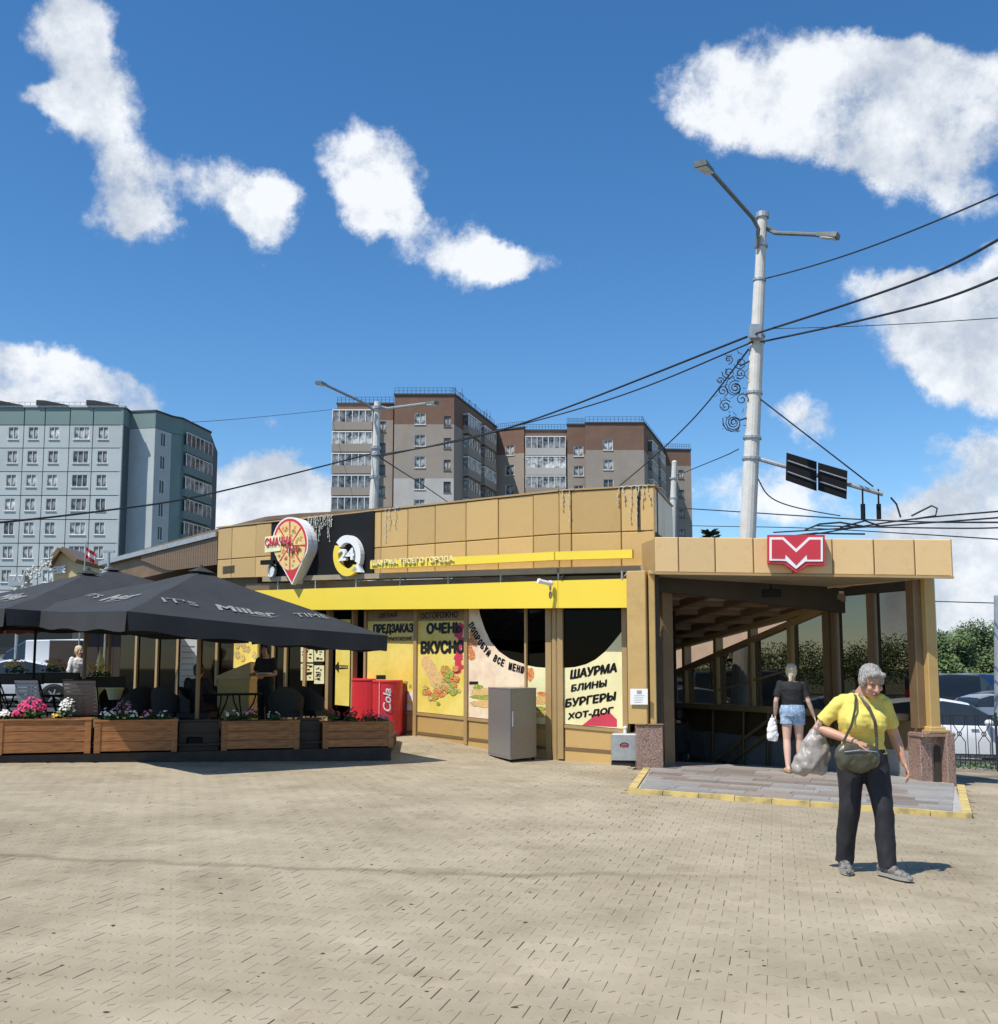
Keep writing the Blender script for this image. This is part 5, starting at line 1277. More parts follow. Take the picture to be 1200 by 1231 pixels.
# furniture -------------------------------------------------------
def make_sling(cloth):
    e = empty('sling_chair', (0,0,0), 'x', 'chair')
    for s in (-1, 1):
        x = s*.26
        mb = MB(); mb.tube([(x,-.25,0),(x,-.22,.42),(x,-.20,.62),(x,.20,.64)], .013, 6); build('leg', mb, M['blackpanel'], e)
        mb = MB(); mb.tube([(x,.30,0),(x,.15,.42),(x,.22,.64),(x,.36,1.0)], .013, 6); build('leg', mb, M['blackpanel'], e)
    n = 9; mb = MB(); g = []
    for j in range(n+1):
        t = j/n; p_ = Vector((0,-.24+.40*t,.44-.03*math.sin(t*3.14))); g += [p_+Vector((-.25,0,0)), p_+Vector((.25,0,0))]
    mb.add(g, [(2*j,2*j+1,2*j+3,2*j+2) for j in range(n)]); build('seat', mb, M[cloth], e)
    for j in range(9):
        t = j/9; t2 = (j+1)/9-.012
        def bp(t, x): return Vector((x, .17+.20*t+.03*math.sin(t*3.14), .46+.55*t))
        mb = MB(); mb.add([bp(t,-.25), bp(t,.25), bp(t2,.25), bp(t2,-.25)] + [v+Vector((0,.012,0)) for v in (bp(t,-.25), bp(t,.25), bp(t2,.25), bp(t2,-.25))], [(0,1,2,3),(7,6,5,4),(0,4,5,1),(3,2,6,7)]); build('back_strap', mb, M[cloth], e)
    mb = MB(); mb.tube([(-.26,.375,1.01),(.26,.375,1.01)], .014, 6); build('top_bar', mb, M['blackpanel'], e)
    return e
def make_wicker():
    e = empty('wicker_chair', (0,0,0), 'x', 'chair')
    for x in (-.26,.26):
        for y in (-.25,.25): mb = MB(); mb.tube([(x,y,0),(x*.95,y*.95,.4)], .02, 6); build('leg', mb, M['wicker'], e)
    mb = MB(); mb.bbox((0,0,.40), (.58,.56,.10), .02); build('seat', mb, M['wicker'], e)
    n = 12; mb = MB(); g = []
    for j in range(n+1):
        t = math.pi*j/n; x = .29*math.cos(t); y = .05+.24*math.sin(t); top = .66+.22*math.sin(t)**1.5
        for z, k in ((.42,1.0),(top,1.08),(top,1.0),(.42,.90)): g.append(Vector((x*k, y*k, z)))
    mb.add(g, [(4*j+a, 4*j+(a+1) % 4, 4*j+4+(a+1) % 4, 4*j+4+a) for j in range(n) for a in range(4)] + [(0,1,2,3),(4*n+3,4*n+2,4*n+1,4*n)]); build('backrest', mb, M['wicker'], e)
    return e
def make_table():
    e = empty('bistro_table', (0,0,0), 'x', 'table')
    mb = MB(); mb.lathe((0,0,.72), [(.34,0),(.36,.01),(.36,.025),(.34,.03)], 24); build('tabletop', mb, M['blackpanel'], e)
    for k in range(3):
        t = R(120*k+20); d = Vector((math.cos(t), math.sin(t), 0))
        mb = MB(); mb.tube([Vector((0,0,.72))+d*.24, Vector((0,0,.58))+d*.2, Vector((0,0,.36))+d*.06, Vector((0,0,.14))+d*.14, Vector((0,0,0))+d*.30], .014, 6); build('leg', mb, M['blackpanel'], e)
    mb = MB(); mb.tube([Vector((.11*math.cos(t*.5236),.11*math.sin(t*.5236),.30)) for t in range(13)], .01, 5); build('ring', mb, M['blackpanel'], e)
    return e
def tpos(px_, Y_): v = at(px_, 830, Y_); return (v.x, Y_, dz0)
slw = make_sling('slingw'); slb = make_sling('slingb'); wic = make_wicker(); tab = make_table()
used = set()
def put(proto, px_, Y_, rz, label, group):
    if proto.name not in used:
        used.add(proto.name); proto.matrix_basis = Matrix.Translation(Vector(tpos(px_, Y_))) @ Matrix.Rotation(R(rz), 4, 'Z'); proto['label'] = label; proto['group'] = group; return proto
    return dup(proto, tpos(px_, Y_), R(rz), label, group)
gc = 'chairs on the terrace'; gt = 'round tables on the terrace'
put(slw, 52, 17.9, 158, 'pale grey sling chair behind the pink geranium', gc)
put(slb, 104, 17.35, 184, 'taupe sling chair with its back to the planters', gc)
put(slb, 24, 18.3, 120, 'taupe sling chair side-on at the left, behind the pale one', gc)
put(slb, -14, 17.8, 190, 'sling chair half cut off by the left picture edge', gc)
put(tab, 74, 18.1, 0, 'round table between the pale and the taupe sling chairs', gt); put(tab, 2, 18.6, 40, 'round table at the left picture edge', gt)
put(wic, 345, 18.9, 185, 'black wicker chair in front of the waiter, right side of the terrace', gc); put(wic, 377, 19.4, 150, 'black wicker armchair nearest the menu window', gc)
put(wic, 205, 18.8, 160, 'black wicker chair left of the seated dark figure', gc); put(wic, 168, 19.2, 210, 'black wicker chair in the shade beside the yellow flower basket', gc)
put(wic, 238, 18.6, 90, 'black wicker chair under the seated dark figure', gc); put(wic, 140, 20.6, 20, 'black wicker chair deep in the shade under the second umbrella', gc)
put(wic, 255, 21.2, 30, 'black wicker chair before the yellow counter', gc)
put(tab, 292, 19.2, 10, 'round table with curved legs before the yellow counter', gt); put(tab, 186, 20.4, 10, 'round table in deep shade behind the wicker chairs', gt); put(tab, 262, 19.0, 70, 'round table beside the seated dark figure', gt)
mb = MB(); v = tpos(368, 18.45); mb.lathe((v[0],v[1],dz0+.30),[(.5,0),(.52,.02),(.52,.035),(.5,.045)],26); 
# yellow counter with pale top and poster
ct = empty('counter', tpos(285, 21.3), 'yellow clad counter with pale slanted top and food poster', 'counter')
q = [at(262,812,21.0), at(300,812,20.6), at(312,800,22.4), at(278,800,22.8)]
lo = [Vector((v.x,v.y,dz0)) for v in q]; hi = [Vector((v.x,v.y,dz0+.98)) for v in q]
M['ply'] = mat('yellowish_ply', (0.60,0.44,0.16), .55, 0, .1, 3)
mb = MB(); mb.hexa(lo+hi); build('front_panel', mb, M['ply'], ct)
mb = MB(); c_ = sum(hi, Vector())/4; hh = [c_+(v-c_)*1.08 for v in hi]; mb.hexa([v+Vector((0,0,.003)) for v in hh] + [v+Vector((0,0,.06+(.28 if i in (1,2) else 0))) for i, v in enumerate(hh)]); build('top', mb, M['woodl'], ct)
pw = Fac(Vector((at(284,780,23.2).x,23.0)), Vector((at(312,780,22.6).x,22.4)))
mb = MB(); pw.box(mb, 0, pw.len, dz0+1.2, 2.7, -.03, 0); o = build('backboard', mb, M['yprint'], ct)
mb = MB(); r = random.Random(8)
for k in range(14): 
    a = r.uniform(.1, pw.len-.1); z = r.uniform(dz0+1.35, 2.3); 
    pw.poly(mb, [(a+.09*math.cos(t), z+.08*math.sin(t)) for t in [6.283*i/8 for i in range(8)]], .004+k*.0006, 0, .0005)
build('food_print', mb, M['meat'], ct)
# hanging yellow flower baskets and a yellow pot
for (x, y, Y_, n, lb) in ((20,802,20.0,60,'long hanging basket of yellow flowers at the left of the terrace'), (64,801,20.2,36,'hanging basket of orange yellow flowers near the dark pole'), (120,806,20.6,50,'basket of yellow flowers behind the taupe chair')):
    v = at(x, y, Y_); flower((v.x, v.y, v.z-.10), .24, 'fyellow', n, lb, int(x), leaves=80, hgt=.6, group='yellow flower baskets')
    e = empty('planter_rail', (v.x, v.y, dz0), 'dark railing box carrying the yellow flowers %s' % ('at the far left','near the dark pole','behind the taupe chair')[int(x > 50)+int(x > 100)], 'railing box')
    mb = MB(); mb.bbox((v.x, v.y, v.z-.22), (.95,.22,.20), .01, R(15)); build('box', mb, M['woodd'], e)
    for s in (-.4,.4): mb = MB(); mb.box((v.x+s, v.y+s*.2, (v.z-.32+dz0)/2), (.05,.05,v.z-.32-dz0)); build('post', mb, M['woodd'], e)
v = tpos(138, 19.8); e = empty('flower_stand', v, 'pale yellow pot on a stand behind the second planter', 'pot')
mb = MB(); mb.lathe((v[0],v[1],dz0+.62),[(.10,0),(.15,.18),(.17,.19),(.17,.22)],14); build('pot', mb, M['cream'], e); mb = MB(); mb.lathe((v[0],v[1],dz0),[(.14,0),(.14,.03),(.03,.05),(.03,.6)],12); build('stand', mb, M['blackpanel'], e)
# thin dark pole in front of the cars
mb = MB(); v = at(41, 800, 19.5); mb.tube([(v.x,v.y,dz0),(v.x,v.y,2.75)], .025, 8); build('thin_post', mb, M['blackpanel'], label='thin dark post in front of the white car on the left', cat='post')
# statuette-like white lamp post near px 122 : pale slim column
mb = MB(); v = at(121, 790, 22.0); mb.lathe((v.x,v.y,dz0),[(.09,0),(.10,1.0),(.07,1.15),(.09,1.25),(.05,1.45),(.02,1.6)],12); build('pale_column', mb, M['cream'], label='slim pale tapered column beyond the yellow flowers', cat='column', smooth=True)
# menu board grey on the terrace
v = at(228,780,21.8); e = empty('menu_board', (v.x,v.y,dz0), 'grey menu board standing in the shade behind the seated figure', 'board')
mb = MB(); mb.box((v.x,v.y,1.62),(.36,.03,1.35), R(10)); build('board', mb, M['whitep'], e); mb = MB(); mb.box((v.x,v.y+.02,1.3),(.42,.02,1.8), R(10)); build('frame', mb, M['blackpanel'], e)
mb = MB(); 
for k in range(9): mb.box((v.x-.02,v.y-.02,1.1+k*.12),(.24,.008,.02), R(10))
build('printed_lines', mb, M['galv'], e)
# red drinks coolers and round barrel
def cooler(px0, px1, ytop, ybot, label, txt):
    g_ = gpt((px0+px1)/2, ybot+14); Yb = g_.y; cxw = at((px0+px1)/2, 850, Yb).x; rad = (px1-px0)/2/FPX*Yb
    z1 = at(450, ytop, Yb).z; z0 = G(cxw, Yb)+.0
    e = empty('drinks_cooler', (cxw, Yb+rad, z0), label, 'cooler')
    mb = MB(); mb.lathe((cxw, Yb+rad, z0), [(rad*.9,0),(rad*.92,.06),(rad,.10),(rad,z1-z0-.05)], 28); build('drum', mb, M['red'], e, smooth=False)
    mb = MB(); mb.lathe((cxw, Yb+rad, z1-.05), [(rad*1.02,0),(rad*1.04,.02),(rad*1.02,.05),(rad*.95,.055)], 28); build('lid_rim', mb, M['red'], e)
    if txt:
        zc = (z0+z1)/2+.18; mb = MB()
        def fn(x, y, z):
            t = -math.pi/2 + x/rad; return Vector((cxw+(rad+.02)*math.cos(t), Yb+rad+(rad+.02)*math.sin(t), zc+y))
        # lettering runs upwards
        for (body, c0, w, h) in (('Cola', .02, .46, .15),):
            text_into(mb, body, -w/2, -h/2, w, h, lambda x, y, z: fn(c0-y, x, 0), .02, 0, shear=.3)
        o = build('lettering', mb, M['whitep'], e)
        mb = MB(); pts = [fn(-.13, -.33+.66*i/10, 0) for i in range(11)]; mb.tube(pts, .006, 4); build('stripe', mb, M['whitep'], e)
    return e
cooler(420, 462, 816, 866, 'red round drinks cooler behind the right-hand planter', False)
cooler(446, 482, 818, 872, 'red round drinks cooler with white vertical script lettering', True)
g_ = gpt(484, 884); mb = MB(); e = empty('barrel_end', (g_.x, g_.y+.3, G(g_.x, g_.y)), 'dark red rounded cooler lid standing on edge against the shop front', 'lid')
cxw = at(482, 850, g_.y).x; mb.lathe((cxw, g_.y+.1, G(g_.x,g_.y)+.52), [(.20,-.08),(.50,-.07),(.52,-.03),(.52,.03),(.50,.07),(.2,.08)], 26, ax=Matrix.Rotation(R(55),3,'Z') @ Matrix.Rotation(R(90),3,'X') ); build('disc', mb, M['rededge'], e)
mb = MB(); mb.lathe((cxw, g_.y+.1, G(g_.x,g_.y)+.52), [(.46,-.085),(.48,-.085),(.48,-.07),(.46,-.07)], 26, ax=Matrix.Rotation(R(55),3,'Z') @ Matrix.Rotation(R(90),3,'X')); build('rim', mb, M['red'], e)
# kiosk with pitched gable behind the umbrellas
Yk = 34.0; kz = lambda x, y: at(x, y, Yk)
kk = empty('wooden_kiosk', (at(78,700,Yk).x, Yk+1, .2), 'little wooden kiosk gable with pale lettering rising behind the umbrellas', 'kiosk')
mb = MB(); a, b, c = kz(60,682), kz(76,661), kz(94,676); 
g5 = [kz(64,700), kz(92,700), kz(92,677), kz(76,662), kz(64,680)]
mb.add([Vector((v.x,Yk,v.z)) for v in g5] + [Vector((v.x,Yk+2,v.z)) for v in g5], [(0,1,2,3,4),(9,8,7,6,5)]+[(i,5+i,5+(i+1) % 5,(i+1) % 5) for i in range(5)]); build('gable_wall', mb, M['woodl'], kk)
for p0, p1 in ((a,b),(b,c)):
    d = (p1-p0); nrm = Vector((-d.z,0,d.x)).normalized()*.10; mb = MB()
    q = [p0-nrm*.3, p1-nrm*.3, p1+nrm, p0+nrm]; q = [Vector((v.x, Yk-.25, v.z)) for v in q]; mb.hexa(q + [v+Vector((0,2.5,0)) for v in q]); build('roof', mb, M['bronze'], kk)
mb = MB(); a = kz(64,691); b = kz(80,683); text_into(mb, 'ESSE', a.x, a.z, b.x-a.x, .26, lambda x, y, z: Vector((x, Yk-.06-z, y+.12*(x-a.x))), .05, .02); build('lettering', mb, M['whitep'], kk)
mb = MB(); mb.box((kz(78,705).x, Yk+1, 1.2), (.9,1.8,2.6)); build('wall', mb, M['woodd'], kk)
mb = MB(); r = random.Random(2); p0, p1 = kz(22,699), kz(68,676)
pts = [p0.lerp(p1, i/14)+Vector((0,-.3,.18*math.sin(i*1.9))) for i in range(15)]; mb.tube(pts, .03, 5)
for i in range(26): mb.ell(p0.lerp(p1, r.random())+Vector((0,-.3,r.uniform(-.35,.15))), (.05,.05,.05), seg=6, rings=4)
build('garland', mb, M['bulbs'], kk)
mb = MB(); v = kz(20,694); mb.bbox((v.x, Yk+.2, v.z-.1), (.55,.4,.35), .02); mb.tube([(v.x,Yk+.2,0),(v.x,Yk+.2,v.z-.2)], .05); build('floodlight_box', mb, M['galv'], label='grey box on a post beside the wooden kiosk', cat='box')
# red and white flag
v = kz(117,668); fg = empty('flag', (v.x, Yk-1, v.z-1.5), 'small red and white flag on a staff above the umbrellas', 'flag')
mb = MB(); mb.tube([(v.x-.12,Yk-1,1.0),(v.x+.02,Yk-1,v.z+.35)], .02); build('staff', mb, M['galv'], fg)
for k, mm in enumerate(('red','whitep','red')):
    mb = MB(); g = []
    for i in range(8):
        x = v.x-.02+.05*i*.9; yy = Yk-1+.07*math.sin(i*1.3); z = v.z+.20-.03*i
        g += [Vector((x,yy,z-.12*k)), Vector((x,yy,z-.12*(k+1)+.004))]
    mb.add(g, [(2*i,2*i+1,2*i+3,2*i+2) for i in range(7)]); build('cloth_stripe', mb, M[mm], fg)
# slim T-shaped pole by the second umbrella
v = at(131, 663, 26); tp_ = empty('t_pole', (v.x, 26, .2), 'slim pale pole with a short crossbar behind the front umbrella', 'pole')
mb = MB(); mb.tube([(v.x,26,.2),(v.x,26,v.z)], .035, 8); build('pole', mb, M['galv'], tp_); mb = MB(); mb.box((v.x,26,v.z),(.28,.06,.05)); build('crossbar', mb, M['galv'], tp_)

# ------------------------------------------------------------------ lamp posts
def lamp_head(e, p0, dirv, ln=.62):
    d = Vector(dirv).normalized(); s = d.cross(Vector((0,0,1))).normalized(); u = s.cross(d)
    def q(a, b, c): return Vector(p0)+d*a+s*b+u*c
    mb = MB(); mb.hexa([q(0,-.05,-.04), q(ln,-.14,-.06), q(ln,.14,-.06), q(0,.05,-.04), q(0,-.05,.05), q(ln,-.13,.06), q(ln,.13,.06), q(0,.05,.05)]); h = build('lamp_head', mb, M['armg'], e)
    mb = MB(); mb.hexa([q(.12,-.08,-.075), q(ln-.05,-.11,-.085), q(ln-.05,.11,-.085), q(.12,.08,-.075), q(.12,-.08,-.06), q(ln-.05,-.11,-.064), q(ln-.05,.11,-.064), q(.12,.08,-.06)]); build('lens', mb, M['lamp'], h)
Yp = 25.0; b0 = at(893, 700, Yp); top = at(917, 258, Yp); base = Vector((b0.x - (top.x-b0.x)*.3, Yp, -.25))
lp = empty('street_lamp', base, 'tall pale street lamp mast behind the entrance with two lamp arms', 'street lamp')
ax_ = (top-base)
def onp(y):   # point of the axis at picture height y
    lo, hi = 0, 1.2
    for _ in range(40):
        t = (lo+hi)/2; p_ = base+ax_*t; d = p_-CAM; v = (d.z*math.cos(PITCH)-d.y*math.sin(PITCH))/(d.y*math.cos(PITCH)+d.z*math.sin(PITCH))
        if PPY-v*FPX > y: lo = t
        else: hi = t
    return base+ax_*t
mb = MB(); mb.tube([base, onp(480), onp(405)], [.225,.175,.165], 16); build('mast', mb, M['concrete'], lp, smooth=False)
mb = MB(); mb.tube([onp(408), onp(340), onp(335)], [.15,.14,.11], 14); mb.tube([onp(337), onp(258)], [.125,.115], 14); build('upper_mast', mb, M['concrete'], lp)
mb = MB(); mb.tube([onp(262), onp(256)], [.16,.16], 14); build('cap', mb, M['galv'], lp)
for y in (297,338,405,412,474,528,553):
    mb = MB(); c = onp(y); rr_ = .19 if y > 345 else .15; mb.tube([c, c+ax_.normalized()*.06], rr_+.012+(.02 if y > 500 else 0), 14); build('clamp_band', mb, M['galv'], lp)
mb = MB(); c = onp(262); e1 = at(912,266,Yp-.2); e2 = at(905,262,Yp-.3); e3 = at(856,207,Yp-3.0)
mb.tube([onp(300)+Vector((-.14,-.1,0)), at(912,275,Yp-.2), e2, e3], .05, 8); build('arm', mb, M['armg'], lp)
lamp_head(lp, e3, (at(838,193,Yp-3.8)-e3), .75)
mb = MB(); f3 = at(982,282,Yp-1.0); mb.tube([onp(275)+Vector((.12,0,0)), at(932,280,Yp-.2), f3], .05, 8); mb.tube([at(922,272,Yp-.1), at(936,280,Yp-.2)], .035, 6); build('arm', mb, M['armg'], lp)
lamp_head(lp, f3, (at(1000,283,Yp-1.2)-f3), .52)
# cable clamp box
mb = MB(); c = onp(402); mb.bbox(c+Vector((-.1,-.22,0)), (.26,.16,.34), .01); build('clamp_box', mb, M['galv'], lp)
# sign gantry arm with two sign backs
arm0 = onp(549); arm1 = at(1062, 594, Yp-.8)
mb = MB(); mb.tube([arm0, arm1], .055, 8); build('sign_arm', mb, M['galv'], lp)
for (x0,y0,x1,y1,x2,y2,x3,y3) in ((946,544,982,555,982,590,945,577),(984,556,1019,566,1018,600,984,589)):
    q = [at(x0,y0,Yp-.75), at(x1,y1,Yp-.78), at(x2,y2,Yp-.78), at(x3,y3,Yp-.75)]
    sg = empty('road_sign', (sum(q, Vector())/4), 'dark back of a road sign on the mast arm, %s one' % ('nearer the mast' if x0 < 960 else 'outer'), 'road sign', 'road signs on the mast arm')
    mb = MB(); mb.hexa([v+Vector((0,.03,0)) for v in (q[3],q[2],q[1],q[0])] + [v for v in (q[3],q[2],q[1],q[0])]); build('plate', mb, M['blackpanel'], sg)
    for t in (.3,.7): 
        a_ = q[0].lerp(q[3], t)+Vector((.02,-.02,0)); b_ = q[1].lerp(q[2], t)+Vector((-.02,-.02,0)); mb = MB(); mb.tube([a_, b_], .018, 5); build('back_rail', mb, M['galv'], sg)
for x in (1037, 1056):
    mb = MB(); a_ = at(x, 588, Yp-.8); b_ = at(x+1, 628, Yp-.8); mb.tube([a_, a_.lerp(b_,.45)], .02, 6); mb.tube([a_.lerp(b_,.45), a_.lerp(b_,.9)], .055, 8); build('insulator', mb, M['blackpanel'], lp)
# light ornament: curls of tube on the mast side
orn = empty('light_ornament', at(880, 510, Yp-.1), 'curled wire light ornament fixed to the left of the tall mast', 'ornament')
def curl(cx, cy, r0, turns, seed, w=.014):
    r = random.Random(seed); pts = []; n = int(turns*10)
    for i in range(n+1):
        t = i/10*6.283/1.0; rr_ = r0*(1-.85*i/n); pts.append(at(cx+rr_*math.cos(t+seed), cy-rr_*math.sin(t+seed), Yp-.1))
    mb = MB(); mb.tube(pts, w, 4, caps=False); build('curl', mb, M['iron'], orn)
for (cx,cy,r0,t,s) in ((884,466,9,2.2,1),(882,508,10,2.6,2),(876,448,8,1.6,3),(890,449,7,1.5,4),(869,470,7,1.6,5),(892,480,8,1.5,6),(872,488,8,1.7,7),(884,466,14,1.1,8),(882,508,14,1.1,9),(890,436,8,1.3,10),(876,432,6,1.2,11),(866,458,5,1.3,12)): curl(cx,cy,r0,t,s)
mb = MB(); r = random.Random(6)
for k in range(60):
    x = r.uniform(862,896); y = r.uniform(424,520)
    if abs(x-882) > (14 if y > 480 else 19): continue
    a_ = at(x,y,Yp-.1); mb.tube([a_, a_+Vector((r.uniform(-.12,.12),0,r.uniform(-.12,.12)))], .008, 4)
build('light_twigs', mb, M['iron'], orn, kind='stuff')
mb = MB(); mb.tube([onp(430), at(890,440,Yp-.1)], .02, 5); mb.tube([onp(500), at(890,505,Yp-.1)], .02, 5); build('bracket', mb, M['iron'], orn)
# second mast, beyond the shop
Yq = 44.0; t2 = at(454,483,Yq); l2 = empty('street_lamp', (at(448,700,Yq).x, Yq, -.0), 'pale street lamp mast behind the shop roof in front of brown flats', 'street lamp')
mb = MB(); mb.tube([(at(446,700,Yq).x,Yq,0), at(449.5,600,Yq), at(451.5,560,Yq), t2], [.20,.19,.16,.14], 12); build('mast', mb, M['concrete'], l2)
for y in (492,540,548,575): c = at(452.5-(y-500)*.025,y,Yq); mb = MB(); mb.tube([c, c+Vector((0,0,.12))], .21, 10); build('clamp_band', mb, M['galv'], l2)
mb = MB(); mb.tube([at(450,494,Yq-.2), at(441,486,Yq-.4), at(392,463,Yq-3)], .055, 6); build('arm', mb, M['galv'], l2); lamp_head(l2, at(392,463,Yq-3), at(378,458,Yq-4)-at(392,463,Yq-3), .7)
mb = MB(); mb.tube([at(458,489,Yq), at(466,491,Yq), at(512,485,Yq-2)], .055, 6); build('arm', mb, M['galv'], l2); lamp_head(l2, at(512,485,Yq-2), at(525,484,Yq-2.4)-at(512,485,Yq-2), .6)
# short concrete post right of the fascia
Y3 = 34.0; mb = MB(); mb.tube([(at(807,700,Y3).x,Y3,-.2), at(808.5,640,Y3), at(811,556,Y3)], [.14,.13,.085], 10); l3 = empty('concrete_post', (at(807,700,Y3).x,Y3,-.2), 'short slim pale post rising behind the right end of the fascia', 'post'); build('shaft', mb, M['concrete'], l3)
mb = MB(); mb.ell(at(811,556,Y3), (.09,.09,.07)); build('cap', mb, M['concrete'], l3)
for y in (576,600): c = at(809.8,y,Y3); mb = MB(); mb.tube([c, c+Vector((0,0,.05))], .125, 8); build('clamp_band', mb, M['galv'], l3)
# grey post at right picture edge
g_ = at(1197, 850, 26.0); mb = MB(); lb_ = empty('grey_post', (g_.x, 26, G(g_.x, 26)), 'slim grey post at the right picture edge behind the white car', 'post')
mb.tube([(g_.x,26,G(g_.x,26)-.1),(at(1199,720,26).x,26,at(1199,716,26).z)], [.09,.07], 10); build('shaft', mb, M['galv'], lb_)
mb = MB(); mb.bbox((g_.x,26,G(g_.x,26)+.55),(.55,.3,.5),.03); build('foot_box', mb, M['concrete'], lb_)

# ------------------------------------------------------------------ wires
def wire(pts, r_, label, sag=0.0, n=14, m='wire'):
    mb = MB(); P = [at(x, y, Yd) for x, y, Yd in pts]; out = []
    Q = [P[0]*2-P[1]] + P + [P[-1]*2-P[-2]]; N_ = len(P)-1
    for j in range(N_):
        p0, p1, p2, p3 = Q[j:j+4]
        for i in range(n):
            t = i/n; c = 0.5*((2*p1)+(p2-p0)*t+(2*p0-5*p1+4*p2-p3)*t*t+(3*p1-p0-3*p2+p3)*t*t*t); T_ = (j+t)/N_; out.append(c - Vector((0,0,sag*4*T_*(1-T_))))
    out.append(P[-1]); mb.tube(out, r_, 5, caps=False); build('overhead_cable', mb, M[m], label=label, cat='cable', group='overhead cables')
wire([(919,335,25),(1040,292,21),(1230,220,16)], .017, 'highest cable running from the mast to the upper right', .12)
wire([(1230,272,15),(1100,334,19.5),(906,402,24.8)], .026, 'thick upper cable of the pair from the mast to the right edge', .05)
wire([(1230,322,15),(1100,366,19.5),(915,411,24.8)], .024, 'thick lower cable of the pair from the mast to the right edge', .05)
wire([(898,405,24.8),(602,513,36),(450,548,44)], .030, 'thick upper cable from the tall mast down to the second mast', .12)
wire([(905,411,24.8),(690,484,33),(456,549,44)], .022, 'thin lower cable from the tall mast down to the second mast', .25)
wire([(448,545,44),(250,591,36),(120,611,31),(-40,632,26)], .030, 'thick cable from the second mast down to the left edge', .10)
wire([(456,549,44),(510,582,60),(560,618,80)], .03, 'cable dropping right from the second mast', .1)
wire([(930,395,24.9),(1060,389,21),(1230,380,17)], .008, 'thin level cable from the mast to the right edge', .03)
wire([(900,420,24.9),(820,510,34),(735,592,46)], .022, 'cable slanting down left from the tall mast over the brown flats', .2)
wire([(912,478,24.9),(1050,585,24.2)], .018, 'stay wire from the mast to the end of the sign arm', 0)
wire([(888,540,25),(850,555,30),(760,592,60),(700,612,80)], .014, 'thin stay slanting down left of the mast', .05)
wire([(908,570,24.9),(935,598,26),(1010,620,30)], .016, 'stay wire below the sign arm running to the trolley wires', .1)
wire([(700,603,60),(880,612,40),(1060,622,30),(1230,628,22)], .022, 'upper trolley wire crossing behind the canopy', .1)
wire([(830,632,46),(960,633,36),(1100,640,28),(1230,650,22)], .016, 'lower trolley wire just above the canopy', .05)
wire([(960,645,30),(1090,624,26),(1230,612,22)], .020, 'trolley wire rising to the right edge over the canopy', .02)
wire([(930,640,30),(1080,630,26),(1230,620,22)], .020, 'second trolley wire rising to the right edge over the canopy', .02)
wire([(980,632,27),(1150,634,24),(1230,633,22)], .018, 'level trolley wire at the right above the canopy', .02)
wire([(1090,722,44),(1230,726,36)], .02, 'level cable far right beyond the entrance', 0)
wire([(200,505,128),(255,503,120),(410,491,146)], .03, 'hair-thin cable between the far apartment blocks', .3)
wire([(0,572,30),(-60,575,28)], .008, 'thin cable at the left edge', 0)
tw = empty('trolley_fitting', at(1060, 632, 24.2), 'bent trolley wire fittings hanging over the canopy end', 'wire fitting')
for pts in ([(968,637),(985,630),(1010,628),(1040,633)], [(1096,620),(1120,608),(1127,611),(1125,620),(1100,624)], [(1071,598),(1078,606),(1083,622)], [(1010,634),(1040,626),(1062,634)], [(940,646),(980,641),(1040,642)]):
    mb = MB(); mb.tube([at(x,y,24.2) for x,y in pts], .022, 5); build('fitting_arm', mb, M['iron'], tw)

# ------------------------------------------------------------------ ornate fence on the right
fp0 = Vector((at(1118,900,20.6).x, 20.9)); fp1 = Vector((16.5, 18.2)); FE = Fac(fp0, fp1)
fe = empty('iron_fence', (fp0.x, fp0.y, G(fp0.x, fp0.y)), 'black ornate iron fence with diamond bars between the pavement and the road', 'fence')
gz = lambda a: G(*(FE.P(a,0).xy))
mb_h = 1.02; bay_ = 1.3; nb = int(FE.len/bay_)
for b in range(nb):
    a0 = b*bay_; mb = MB(); z0 = gz(a0); mb.box(FE.P(a0, z0+.55), (.045,.045,1.1), math.atan2(FE.r.y, FE.r.x)); build('post', mb, M['iron'], fe)
    for zz_ in (1.0, .16, .26): 
        mb = MB(); FE.box(mb, a0+.02, a0+bay_-.02, lambda a: z0+zz_-.014, lambda a: z0+zz_+.014, -.012, .012); build('rail', mb, M['iron'], fe)
    nbars = 9
    for k in range(nbars):
        a = a0 + bay_*(k+.5)/nbars; mb = MB(); z1 = z0+.99
        if k % 3 == 1:
            w = .10; pts = [(a,.27),(a,.45),(a-w,.60),(a,.72),(a-w,.82),(a-w,.98)]
            mb.tube([FE.P(a_, z0+z_, .0) for a_, z_ in ((a-w,.27),(a-w,.5),(a,.65),(a+w,.82),(a+w,.99))], .009, 5)
            mb.tube([FE.P(a_, z0+z_, .012) for a_, z_ in ((a+w,.27),(a+w,.5),(a,.65),(a-w,.82),(a-w,.99))], .009, 5)
            mb.tube([FE.P(a+.04*math.cos(t*.785), z0+.65+.04*math.sin(t*.785), .0) for t in range(9)], .010, 5)
        else:
            mb.tube([FE.P(a, z0+.17, 0), FE.P(a, z0+.99, 0)], .008, 5)
        build('bar', mb, M['iron'], fe)
    mb = MB()
    for k in range(15): a = a0+bay_*(k+.5)/15; mb.tube([FE.P(a, z0+.03, 0), FE.P(a, z0+.25, 0)], .008, 4)
    build('lower_bars', mb, M['iron'], fe, kind='stuff')
